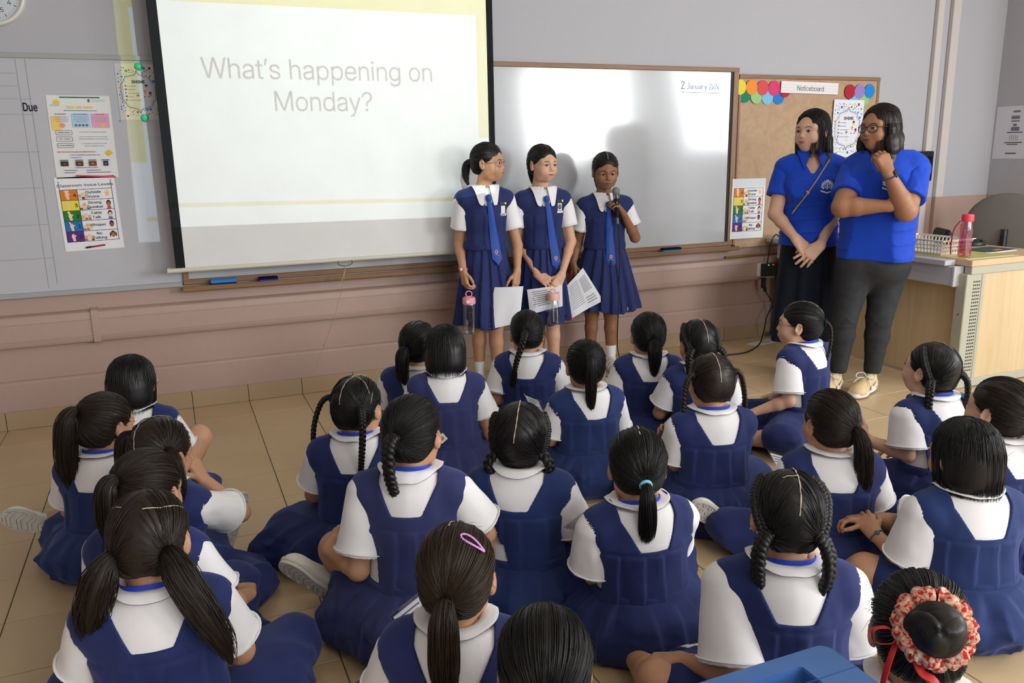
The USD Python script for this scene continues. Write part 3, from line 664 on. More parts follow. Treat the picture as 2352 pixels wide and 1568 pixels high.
LET = {'2': [(0, .8), (.1, 1), (.4, 1), (.45, .75), (.0, 0), (.55, .03)], 'J': [(.1, 1), (.6, 1), (.38, 1), (.36, .15), (.2, 0), (.02, .12)], 'a': [(.42, .5), (.1, .55), (0, .2), (.2, 0), (.42, .3), (.42, .55), (.42, .0)],
       'n': [(0, .55), (0, 0), (0, .4), (.2, .55), (.38, .45), (.38, 0)], 'u': [(0, .55), (.02, .1), (.2, 0), (.38, .15), (.38, .55), (.38, 0)], 'r': [(0, .55), (0, 0), (0, .4), (.2, .55), (.32, .5)], 'y': [(0, .55), (.2, .05), (.42, .55), (.12, -.4)],
       '0': [(.25, .62), (0, .3), (.2, 0), (.45, .3), (.25, .62)], '6': [(.4, .8), (.05, .35), (.15, 0), (.42, .12), (.35, .38), (.08, .3)]}
def handwrite(word, x, k=1.0, adv=.62):
    out = []
    for ch in word:
        if ch in LET: out.append([(x + px * sc * k, (-1 + py * k) * sc) for px, py in LET[ch]])
        x += adv * sc * k
    return out
l = strokes(handwrite('2', 0, 1.0), .0035); wd.ink('handwriting', l, (70, 76, 92), label='dark handwritten 2')
wd.ink('handwriting', strokes(handwrite('January', .046, .82, .60) + handwrite('2026', .222, .72, .62), .0022), (140, 158, 192), label='faint blue handwritten date')
wd.ink('underline', strokes([[(-.008, -.066), (.03, -.069), (.31, -.071)]], .002), (120, 130, 150))
def eraser(x, y, z, L, body, felt, label, tilt=0.0):
    e = thing('eraser', label, 'eraser', (x, y, z), tilt)
    b = obj('grip', bx((0, -.022, .0), (L, .022, .017), .005), body, e, False); obj('felt_pad', bx((.002, -.021, .016), (L - .002, .021, .030), .004), felt, e, False)
    return e
mat('eraser_cyan', sr(38, 130, 200), 0.45, 0.4); mat('eraser_blue', sr(36, 66, 175), 0.45, 0.4); mat('felt_black', (0.008, 0.009, 0.014), 0.95, 0.1)
e0 = thing('eraser', 'cyan whiteboard eraser standing felt down below the screen', 'eraser', (0.155, -0.045, 0.678)); obj('grip', bx((0, -.02, .013), (.14, .02, .036), .005), 'eraser_cyan', e0, False); obj('felt_pad', bx((.002, -.021, 0), (.138, .021, .013), .003), 'felt_black', e0, False)
eraser(0.41, -0.045, 0.678, 0.105, 'eraser_blue', 'felt_black', 'dark blue whiteboard eraser with the black felt up below the screen')
eraser(3.045, -0.045, 0.678, 0.15, 'eraser_cyan', 'felt_black', 'cyan eraser with black felt on the tray right of the girls')

# ------------------------------------------------------------------ noticeboard
nb = thing('noticeboard', 'cork noticeboard covered in crumpled brown paper behind the teachers', 'noticeboard')
obj('backing', bx((3.66, -0.010, 0.70), (4.91, 0, 1.845)), 'frame_wood', nb, False)
obj('frame_rail', bx((3.648, -0.026, 1.822), (4.92, 0, 1.848), .003), 'frame_wood', nb, False); obj('frame_stile', bx((4.893, -0.0247, 0.69), (4.9185, 0, 1.8465), .003), 'frame_wood_upright', nb, False); obj('frame_stile', bx((3.6495, -0.0247, 0.69), (3.668, 0, 1.8465), .003), 'frame_wood_upright', nb, False)
# crumpled paper sheet with a curled lower edge
nu, nv = 150, 140
U, Vv = np.meshgrid(np.linspace(3.665, 4.893, nu), np.linspace(0.672, 1.822, nv), indexing='ij')
pn = np.stack([U * 7, Vv * 7, 0 * U], -1); rid = 1 - np.abs(2 * vnoise(pn * 1.0, 5) - 1); rid2 = 1 - np.abs(2 * vnoise(pn * 2.3 + 9, 8) - 1)
Y = -0.0125 - 0.006 * rid ** 3 - 0.003 * rid2 ** 3 - 0.0012 * (np.abs(Vv - 1.36) < .012) - 0.001 * (np.abs(Vv - 1.33) < .006) - 0.03 * np.clip((0.73 - Vv) / 0.06, 0, 1) ** 2 * (0.5 + 0.5 * np.sin(U * 9))
vt = np.stack([U, Y, Vv], -1).reshape(-1, 3); ii, jj = np.meshgrid(np.arange(nu - 1), np.arange(nv - 1), indexing='ij'); b_ = ii * nv + jj
qf = np.stack([b_, b_ + nv, b_ + nv + 1, b_ + 1], -1).reshape(-1, 4); fr = np.vstack([qf[:, :3], qf[:, [0, 2, 3]]]); nvv = len(vt)
obj('brown_paper', trimesh.Trimesh(np.vstack([vt, vt + [0, .0015, 0]]), np.vstack([fr, fr[:, ::-1] + nvv]), process=False), 'brown_paper', nb, True)
ow, oh = .0485, .050
def paper_disc(x, z, c, y, label): obj('paper_disc', on_wall(prism(disc(0, 0, ow, oh, 10), .0012), x, y, z), ink(*c, rough=0.8), None, False, label, 'paper disc')
for x, z, c, nm in ((3.70, 1.713, (34, 128, 92), 'dark green'), (3.797, 1.706, (150, 196, 128), 'pale green'), (3.891, 1.700, (122, 186, 222), 'pale blue'), (3.988, 1.703, (38, 122, 200), 'mid blue')): paper_disc(x, z, c, -.0225, nm + ' paper disc in the lower row left on the noticeboard')
for x, z, c, nm in ((4.679, 1.702, (120, 184, 218), 'light blue'), (4.773, 1.695, (146, 194, 122), 'light green')): paper_disc(x, z, c, -.0225, nm + ' paper disc peeping from below the right cluster on the noticeboard')
for i, (x, z, c, nm) in enumerate(((3.652, 1.764, (222, 208, 76), 'yellow'), (3.747, 1.764, (236, 142, 62), 'orange'), (3.842, 1.762, (208, 82, 88), 'coral red'), (3.939, 1.760, (214, 62, 112), 'magenta pink'), (4.035, 1.750, (176, 40, 62), 'crimson'))): paper_disc(x + .004, z, c, -.0245 - .0005 * i, nm + (' paper disc tucked behind the Noticeboard banner' if i == 4 else ' paper disc in the upper row left of the Noticeboard banner'))
for i, (x, z, c, nm) in enumerate(((4.633, 1.745, (172, 36, 56), 'crimson'), (4.724, 1.748, (150, 126, 190), 'lilac'), (4.818, 1.751, (36, 132, 206), 'bright blue'))): paper_disc(x, z, c, -.0245 - .0005 * i, nm + ' paper disc in the upper row right of the Noticeboard banner')
bn = thing('noticeboard_banner', 'white ruled paper strip lettered Noticeboard', 'banner')
s_ = Sheet(bn, 4.0, -0.029, 1.809, .515, .078, (226, 224, 226), math.radians(-.9), t=.0012)
s_.ink('ruled_line', [sbox(0, -.024, .515, -.0228), sbox(0, -.043, .515, -.0418), sbox(0, -.060, .515, -.0588)], (180, 184, 192)); s_.ink('lettering', affinity.translate(lettering('Noticeboard', .033, 340, 1.0, 'c'), .26, -.059), (64, 58, 52))
sp2 = thing('shine_poster', 'SHINE poster with coloured dots on the noticeboard between the teachers', 'poster')
shine_poster(sp2, 4.49, -0.0255, 1.690, .285, .405, math.radians(-.8), sheet=(222, 224, 234))
vr = thing('voice_levels_poster', 'voice levels chart in a glossy sleeve low on the noticeboard', 'poster')
s_ = voice_poster(vr, 3.622, -0.0285, 1.152, .288, .418, math.radians(-.5), head=False)
obj('clear_sleeve', s_.put(prism(sbox(-.002, -.055, .290, .002), .0006), .0022), 'laminate_film', vr, False)
# black wall terminal and its lead behind the teacher
bt = thing('wall_tablet', 'black tablet in a bracket on the wall behind the right teacher', 'tablet')
obj('case', bx((5.30, -0.052, 1.085), (5.505, -.036, 1.312), .006), 'black_plastic', bt, False); obj('screen', bx((5.33, -0.0535, 1.11), (5.49, -.050, 1.275)), ink(16, 17, 20, 0.12), bt, False)
obj('white_lead', tube(curve([(5.46, -.02, 1.085), (5.475, -.03, .95), (5.455, -.028, .80), (5.44, -.03, .62)], 24), .0035, 6), 'white_plastic', None, True, 'thin white lead hanging from the wall tablet', 'cable')
wp = thing('wall_notice', 'faded white notice with line drawings on the far right wall', 'notice')
RW = np.array([[0.0, 0, -1], [-1, 0, 0], [0, 1, 0]])       # a drawing's x, y, thickness -> along the right wall (towards the viewer), up, into the room
s_ = Sheet(wp, 6.1985, -0.015, 1.645, .300, .405, (214, 214, 222), 0, RW)
s_.ink('line_drawing', [sbox(.14, -.05, .20, -.035), sbox(.13, -.10, .20, -.075), sbox(.15, -.155, .18, -.135), sbox(.135, -.19, .205, -.16)], (120, 118, 128)); s_.ink('line_drawing', [LineString([(.13 + .016 * k, -.225), (.135 + .016 * k, -.262)]).buffer(.0025) for k in range(5)], (150, 148, 156))
s_.ink('lettering', [sbox(.13, -.119, .20, -.112), sbox(.105, -.205, .235, -.198), sbox(.09, -.283, .24, -.276), sbox(.115, -.297, .205, -.290), sbox(.11, -.367, .20, -.358)], (84, 82, 90))
# ruler on the wall, socket plate, plugs and leads
rl = thing('wooden_batten', 'thin wooden batten on the pink wall below the noticeboard', 'batten')
obj('strip', bx((3.60, -.018, .600), (4.08, 0, .612), .002), 'ruler_wood', rl, False)
so = thing('power_socket', 'socket plate with small red and green lamps beside the desk leg', 'socket')
obj('plate', bx((3.84, -.075, .458), (3.93, -.05, .552), .003), 'white_plastic', so, False); obj('adaptor', bx((3.865, -.115, .462), (4.03, -.075, .552), .004), 'black_plastic', so, False)
for i, (x, c) in enumerate(((3.89, (0.05, 0.8, 0.1)), (3.93, (1.0, 0.05, 0.04)))):
    MATS['lamp_%d' % i] = usdkit.material(stage, '/World/Looks/indicator_lamp_%d' % i, {'e': ('emission', dict(color=c, strength=2.5))}, [], surface='e.emission'); obj('indicator_lamp', ball((x + .012, -.117, .543), .004, 1), 'lamp_%d' % i, so, True)
obj('plug', cat([bx((3.875, -.10, .372), (3.905, -.07, .448), .006), bx((3.893, -.098, .345), (3.915, -.076, .378), .005)]), 'black_plastic', so, False)
cab = lambda n, pts, lab, r=.0045: obj(n, tube(curve(pts, 60), r, 7), 'black_rubber', None, True, lab, 'cable')
cab('power_cable', [(4.03, -.06, .735), (3.97, -.09, .752), (3.925, -.10, .70), (3.912, -.095, .60), (3.91, -.09, .553)], 'black cable looping from the desk top down to the socket')
cab('power_cable', [(3.905, -.085, .36), (3.93, -.10, .31), (3.955, -.11, .27), (3.965, -.14, .12), (3.93, -.2, .02), (3.99, -.24, .008)], 'black cable dropping in a loop beside the desk leg')
cab('microphone_cable', [(3.99, -.09, .47), (3.975, -.12, .36), (3.955, -.12, .26), (3.90, -.13, .17), (3.84, -.17, .06), (3.72, -.27, .008), (3.5, -.40, .006), (3.32, -.40, .006), (3.22, -.45, .006), (3.10, -.52, .006), (2.82, -.62, .006), (2.58, -.57, .006), (2.49, -.62, .006)], 'black microphone cable running over the floor from the socket')
fp = thing('floor_leaflet', 'white leaflet lying on the floor by the desk leg', 'leaflet')
obj('sheet', moved(bx((-.14, -.045, 0), (.14, .045, .002)), rotm([0, 0, 1], .2), (3.82, -.20, .0005)), 'paper_white', fp, False); obj('small_lettering', moved(cat([bx((-.02, -.03 + .016 * k, .0021), (.12, -.024 + .016 * k, .0024)) for k in range(4)]), rotm([0, 0, 1], .2), (3.82, -.20, .0005)), ink(120, 120, 124), fp, False)

# ------------------------------------------------------------------ teacher's desk and what stands on it
dk = thing('teacher_desk', 'long beech teacher desk with beige steel corner post', 'desk')
DY0, DY1 = -1.62, -0.10
obj('top', bx((4.022, DY0, .700), (4.75, DY1, .735), .004), 'beech_top', dk, False)
obj('front_strip', bx((3.935, DY0 + .10, .700), (4.018, DY1 + .06, .730), .003), 'grey_plastic', dk, False)
obj('cable_duct', bx((3.965, DY0 + .075, .588), (4.06, DY1 - .02, .698), .004), 'grey_plastic', dk, False); obj('duct_end', bx((3.962, DY0 + .058, .585), (4.06, DY0 + .076, .699), .003), 'grey_plastic', dk, False)
obj('rail', bx((4.03, DY0 + .004, .655), (4.74, DY0 + .05, .700), .003), 'beige_steel', dk, False)
obj('modesty_panel', bx((4.055, DY0 + .05, .02), (4.075, DY1 - .02, .66)), 'beech', dk, False)
obj('corner_post', bx((4.004, DY0 + .008, 0.0), (4.125, DY0 + .075, .658), .004), 'beige_steel', dk, False); obj('post_edge', bx((4.119, DY0 + .004, .05), (4.145, DY0 + .02, .655), .003), 'beige_steel', dk, False)
obj('end_panel', bx((4.14, DY0 + .012, .05), (4.72, DY0 + .03, .66)), 'beech', dk, False); obj('foot_rail', bx((4.004, DY0 + .002, 0.006), (4.73, DY0 + .05, .052), .003), 'beige_steel', dk, False)
obj('corner_post', bx((4.004, DY1 - .07, 0.0), (4.05, DY1, .60), .004), 'beige_steel', dk, False); obj('end_panel', bx((3.995, DY1 - .088, .03), (4.72, DY1 - .072, .70)), 'beech', dk, False); obj('foot_block', bx((3.955, DY1 - .11, 0), (4.06, DY1, .05), .003), 'beige_steel', dk, False)
obj('vent_holes', cat([bx((4.062 + .0145 * k - .004, DY0 + .0072, .10 + .0196 * r_), (4.062 + .0145 * k + .004, DY0 + .0085, .109 + .0196 * r_)) for k in range(4) for r_ in range(27)]), 'black_plastic', dk, False, kind='stuff')
obj('screw', ball((4.0035, DY0 + .04, .43), .004, 1), 'black_plastic', dk, True)
obj('glide', bx((4.60, DY0 + .01, 0), (4.65, DY0 + .04, .008)), 'black_plastic', dk, False)
ZT = .7352
mt = thing('desk_mat', 'yellow green printed plastic mat on the desk top', 'mat'); obj('sheet', bx((4.03, -1.585, ZT), (4.44, -1.22, ZT + .002)), ink(196, 190, 100, 0.25), mt, False)
obj('strip', bx((4.06, -1.575, ZT + .002), (4.42, -1.56, ZT + .0024)), ink(220, 222, 206), mt, False)
# basket with slotted sides
bk = thing('basket', 'white slotted plastic basket on the desk behind the bottle', 'basket', (4.16, -1.22, ZT + .003), math.radians(2))
def basket():
    a, b, A, B, H = .105, .155, .130, .185, .082
    sides = []
    def wall_(p0, p1, q0, q1, n):
        p0, p1, q0, q1 = map(np.array, (p0, p1, q0, q1)); out = []
        P = lambda u, v: (p0 * (1 - u) + p1 * u) * (1 - v) + (q0 * (1 - u) + q1 * u) * v
        def bar(u0, u1, v0, v1):
            c = [P(u0, v0), P(u1, v0), P(u1, v1), P(u0, v1)]; nn = unit(np.cross(c[1] - c[0], c[3] - c[0])) * .0016
            return trimesh.convex.convex_hull(np.array([x + s * nn for x in c for s in (-1, 1)]))
        for v0, v1 in ((0, .12), (.34, .42), (.60, .68), (.92, 1.0)): out.append(bar(0, 1, v0, v1))
        for k in range(n + 1): out.append(bar(k / n - .012 if k else 0, min(k / n + .012, 1), 0, 1))
        return cat(out)
    lo = [(-a, -b, 0), (a, -b, 0), (a, b, 0), (-a, b, 0)]; hi = [(-A, -B, H), (A, -B, H), (A, B, H), (-A, B, H)]
    for k, n in ((0, 10), (1, 15), (2, 10), (3, 15)): obj('slotted_side', wall_(lo[k], lo[(k + 1) % 4], hi[k], hi[(k + 1) % 4], n), 'ivory_plastic', bk, False)
    obj('base', bx((-a, -b, 0), (a, b, .003)), 'ivory_plastic', bk, False)
    r = np.array(hi + hi[:1], float); o_ = r * [1.06, 1.05, 1]
    obj('rim', cat([trimesh.convex.convex_hull(np.array([r[k], r[k + 1], o_[k], o_[k + 1], r[k] + [0, 0, .005], r[k + 1] + [0, 0, .005], o_[k] + [0, 0, .004], o_[k + 1] + [0, 0, .004]])) for k in range(4)]), 'ivory_plastic', bk, False)
basket()
wbt = thing('desk_bottle', 'tall pink clear drinks bottle with a red cap on the desk', 'bottle', (4.115, -1.49, ZT + .003))
obj('body', lathe([(0, .0), (.030, 0), (.034, .004), (.035, .02), (.0345, .09), (.033, .105), (.034, .12), (.033, .15), (.028, .195), (.0275, .20), (.0262, .20), (.0267, .195), (.0316, .15), (.0326, .12), (.0316, .105), (.0331, .09), (.0335, .02), (.03, .006), (0, .005)], 32), 'pink_clear_plastic', wbt, 40)
obj('cap', lathe([(0, .199), (.031, .199), (.032, .203), (.032, .232), (.029, .238), (0, .239)], 32), 'red_plastic', wbt, 40); obj('drink', lathe([(0, .006), (.030, .007), (.033, .02), (.0325, .088), (0, .088)], 32), 'pink_water', wbt, 40)
r5 = random.Random(5); fl = []
for k in range(18):
    th, zz = r5.uniform(0, 6.28), r5.uniform(.02, .18); rr = .0352 if zz < .15 else .0352 - (zz - .15) * .14
    c = np.array([rr * math.cos(th), rr * math.sin(th), zz]); q = r5.choice([.003, .004, .006])
    for j in range(5):
        t2 = j * 1.2566; fl.append(ball(c + q * .8 * np.array([-math.sin(th) * math.cos(t2), math.cos(th) * math.cos(t2), math.sin(t2)]), q * .42, 1))
obj('flower_print', cat(fl), ink(206, 40, 80), wbt, True); obj('strap', tube(curve([(-.02, .03, .20), (-.045, .045, .15), (-.05, .05, .07), (-.045, .05, .01)], 20), .008, 8, .3), ink(200, 36, 66), wbt, True)
pc = thing('pencil_case', 'black pencil case with pink flowers behind the basket', 'pencil case', (4.50, -1.02, ZT), math.radians(60))
obj('pouch', Field((-.13, -.06, -.01), (.13, .06, .13), .006).cap((-.085, 0, .045), (.085, 0, .045), .038, flat=((0, 1, 0), .7)).cap((-.085, 0, .075), (.085, 0, .075), .032, k=.02, flat=((0, 1, 0), .6)).mesh(), ink(18, 18, 22), pc, True)
obj('flower_print', cat([ball((x, -.026, z), (.010, .004, .010), 1) for x, z in ((-.07, .075), (-.05, .03), (.02, .08), (.06, .04), (.085, .07))]), ink(206, 110, 130), pc, True)
bkk = thing('papers', 'grey and orange printed booklet lying beside the desk mat', 'booklet'); obj('cover', moved(bx((0, 0, 0), (.26, .17, .006)), rotm([0, 0, 1], .1), (4.40, -1.44, ZT)), ink(70, 72, 76), bkk, False); obj('orange_label', moved(bx((.10, .03, .0061), (.17, .06, .0066)), rotm([0, 0, 1], .1), (4.40, -1.44, ZT)), ink(206, 150, 50), bkk, False); obj('page', moved(bx((-.03, -.02, -.0001), (.24, .01, .004)), rotm([0, 0, 1], .1), (4.40, -1.43, ZT)), 'paper_white', bkk, False)
ms = thing('computer_mouse', 'black computer mouse at the right edge of the desk', 'mouse'); obj('shell', Field((4.56, -1.24, ZT - .01), (4.76, -1.04, ZT + .07), .005).ell((4.66, -1.14, ZT + .008), (.07, .045, .034)).mesh(), 'black_plastic', ms, True); obj('scroll_wheel', tube([(4.655, -1.178, ZT + .034), (4.665, -1.178, ZT + .034)], .006, 10), 'black_rubber', ms, True)
oc = thing('office_chair', 'dark grey swivel chair with a rounded back behind the desk', 'chair', (5.63, -.62, 0), math.radians(-60))
f_ = Field((-.32, -.12, .52), (.32, .12, 1.05), .012).ell((0, 0, .79), (.27, .05, .22))
obj('backrest', f_.mesh(), 'dark_grey_fabric', oc, True)
obj('seat', Field((-.3, -.05, .38), (.3, .55, .54), .012).ell((0, .25, .455), (.25, .25, .05)).mesh(), 'dark_grey_fabric', oc, True)
obj('column', tube([(0, .22, .06), (0, .22, .42)], .025, 12), 'black_plastic', oc, 40); obj('back_bar', tube(curve([(0, .06, .44), (0, -.06, .50), (0, -.05, .75)], 12), .022, 8), 'black_plastic', oc, True)
for k in range(5):
    a = k * 1.2566; obj('leg', tube([(0, .22, .09), (.26 * math.cos(a), .22 + .26 * math.sin(a), .055)], [.022, .014], 8), 'black_plastic', oc, True); obj('caster', ball((.26 * math.cos(a), .22 + .26 * math.sin(a), .027), (.02, .027, .027), 2), 'black_plastic', oc, True)

# ------------------------------------------------------------------ blue plastic box in the right foreground
bb_ = thing('storage_box', 'blue plastic storage box with a recessed lid handle in the foreground', 'box')
BX0, BX1, BY0, BY1, BZ = .48, .924, -4.16, -3.81, .55
rr = lambda x0, y0, x1, y1, r: sbox(x0 + r, y0 + r, x1 - r, y1 - r).buffer(r, quad_segs=6)
lid = rr(BX0, BY0, BX1, BY1, .022)
slot = rr(BX0 + .09, -4.02, .842, -3.845, .006)
def up(poly, z0, z1): return moved(prism(poly, z1 - z0), None, (0, 0, z0))
obj('lid', cat([up(lid.difference(slot), BZ - .028, BZ - .002), up(lid.buffer(-.002).difference(slot.buffer(.002)), BZ - .002, BZ)]), 'blue_plastic', bb_, False)
obj('handle_recess', up(slot, BZ - .034, BZ - .026), 'blue_plastic', bb_, False); obj('handle_bar', bx((BX0 + .10, -3.915, BZ - .026), (.815, -3.875, BZ - .006), .005), 'blue_plastic', bb_, False)
obj('body', up(lid.buffer(-.012), 0, BZ - .03), 'blue_plastic', bb_, False); obj('lid_seam', bx((BX0 + .05, -3.8815, BZ - .0005), (BX1 - .002, -3.880, BZ + .0004)), ink(44, 74, 128), bb_, False)

# ------------------------------------------------------------------ projection screen, projector and its slide
SY = -0.16
ps = thing('projection_screen', 'pull-down projection screen with black side borders in front of the whiteboard', 'screen')
obj('fabric', bx((0.037, SY, .800), (1.762, SY + .003, 2.72)), 'screen_fabric', ps, False)
obj('border', bx((-.010, SY - .0005, .800), (.037, SY + .0035, 2.72)), 'screen_black', ps, False); obj('border', bx((1.762, SY - .0005, .800), (1.800, SY + .0035, 2.72)), 'screen_black', ps, False)
obj('bottom_bar', tube([(-.04, SY + .001, .789), (1.815, SY + .001, .789)], .0125, 14), 'screen_bar', ps, 40); obj('end_cap', tube([(-.052, SY + .001, .789), (-.035, SY + .001, .789)], .0145, 12), 'screen_bar', ps, 40); obj('end_cap', tube([(1.812, SY + .001, .789), (1.83, SY + .001, .789)], .0145, 12), 'screen_bar', ps, 40)
obj('case', bx((-.09, SY - .05, 2.70), (1.88, SY + .06, 2.80), .01), 'white_plastic', ps, False)
obj('pull_loop', tube(curve([(.872, SY - .01, .752), (.85, SY - .01, .757), (.834, SY - .01, .764), (.834, SY - .01, .778), (.845, SY - .005, .786), (.90, SY - .005, .787), (.911, SY - .01, .779), (.911, SY - .01, .765), (.894, SY - .01, .757), (.872, SY - .01, .752)], 50), .0022, 6), 'brass_wire', ps, True)
obj('pull_string', cat([tube(curve([(.872, SY - .012, .755), (.865, SY - .016, .72), (.86, SY - .02, .685)], 10), .0028, 5), tube(curve([(.872, SY - .012, .752), (.855, SY - .018, .70), (.84, SY - .02, .665)], 10), [.001 + .003 * min(k, 5) / 5 for k in range(10)], 5), tube(curve([(.868, SY - .015, .72), (.835, SY - .02, .60), (.78, SY - .02, .45), (.723, SY - .02, .318)], 20), .0011, 4), ball((.72, SY - .02, .312), (.004, .004, .009), 1), tube(curve([(.718, SY - .02, .305), (.68, SY - .02, .22), (.63, SY - .02, .13)], 10), .0006, 4)]), 'raffia', ps, True)

LP = np.array([.95, -2.50, 2.32])          # lamp of the ceiling projector
SD = 0.10                                   # lamp to slide
pj = thing('projector', 'ceiling projector that throws the slide onto the screen', 'projector')
kx = SD / (SY - LP[1])
def slide_pt(x, z): return (LP[0] + (x - LP[0]) * kx, LP[2] + (z - LP[2]) * kx)
def slide_poly(poly): return affinity.affine_transform(poly, [kx, 0, 0, kx, LP[0] * (1 - kx), LP[2] * (1 - kx)])
def on_slide(poly, d): return moved(moved(prism(poly, .0002), WALLM), None, (0, LP[1] + SD + d, 0))
IX0b, IX0t, IX1, IZ0, IZ1 = -.108, -.070, 1.752, 1.006, 2.62       # the picture's edges where the screen hangs
picture = Polygon([(IX0b, IZ0 + .008), (IX1 + .03, IZ0 - .012), (IX1, IZ1), (IX0t - .01, IZ1)])
hole = slide_poly(picture)
plate = sbox(LP[0] - .11, LP[2] - .11, LP[0] + .11, LP[2] + .06).difference(hole)
obj('aperture_plate', on_slide(plate, 0), 'black_plastic', pj, False)
x0, x1, z0, z1, y0, y1 = LP[0] - .11, LP[0] + .11, LP[2] - .11, LP[2] + .06, LP[1] - .06, LP[1] + SD + .002
obj('housing', cat([bx((x0 - .004, y0, z0), (x0, y1, z1)), bx((x1, y0, z0), (x1 + .004, y1, z1)), bx((x0 - .004, y0, z0 - .004), (x1 + .004, y1, z0)), bx((x0 - .004, y0, z1), (x1 + .004, y1, z1 + .004)), bx((x0 - .004, y0 - .004, z0 - .004), (x1 + .004, y0, z1 + .004))]), 'white_plastic', pj, False)
obj('ceiling_pole', tube([(LP[0], LP[1], z1), (LP[0], LP[1], 3.0)], .02, 12), 'white_plastic', pj, 40)
def gel(name, c): MATS[name] = usdkit.material(stage, '/World/Looks/' + name, {'a': ('transparent_bsdf', dict(color=c))}, [], surface='a.BSDF')
gel('yellow_gel', (0.92, 0.86, 0.14)); gel('pale_yellow_gel', (0.93, 0.84, 0.42)); gel('grey_gel', (0.20, 0.21, 0.22))
WI = .058
yel = [sbox(-.3, 2.114, 2.1, 2.75), sbox(-.3, 1.398, -.034, 2.114), sbox(1.703, 1.442, 2.1, 2.114)]
obj('slide_frame', on_slide(slide_poly(unary_union(yel)), .0006), 'yellow_gel', pj, False, label='yellow slide frame')
obj('slide_rule', on_slide(slide_poly(Polygon([(-.062, 1.110), (1.9, 1.077), (1.9, 1.095), (-.062, 1.130)])), .0006), 'pale_yellow_gel', pj, False, label='pale yellow slide rule')
def slide_text(t, x, z, wd_, h): 
    g = lettering(t, h, 330); b = g.bounds; k = wd_ / (b[2] - b[0])
    return affinity.translate(affinity.scale(g, k, 1, origin=(0, 0)), x - b[0] * k, z)

obj('slide_text', on_slide(slide_poly(unary_union([slide_text('What\u2019s happening on', .205, 1.748, 1.228, .101), slide_text('Monday?', .556, 1.586, .524, .101)])), .0012), 'grey_gel', pj, False, label='grey slide lettering')
lamp = UsdLux.SphereLight.Define(stage, str(pj.GetPath()) + '/lamp'); lamp.CreateRadiusAttr(.0001); lamp.CreateIntensityAttr(LAMP); lamp.CreateColorAttr(Gf.Vec3f(.80, .97, 1.0)); lamp.AddTranslateOp().Set(Gf.Vec3d(*map(float, LP)))
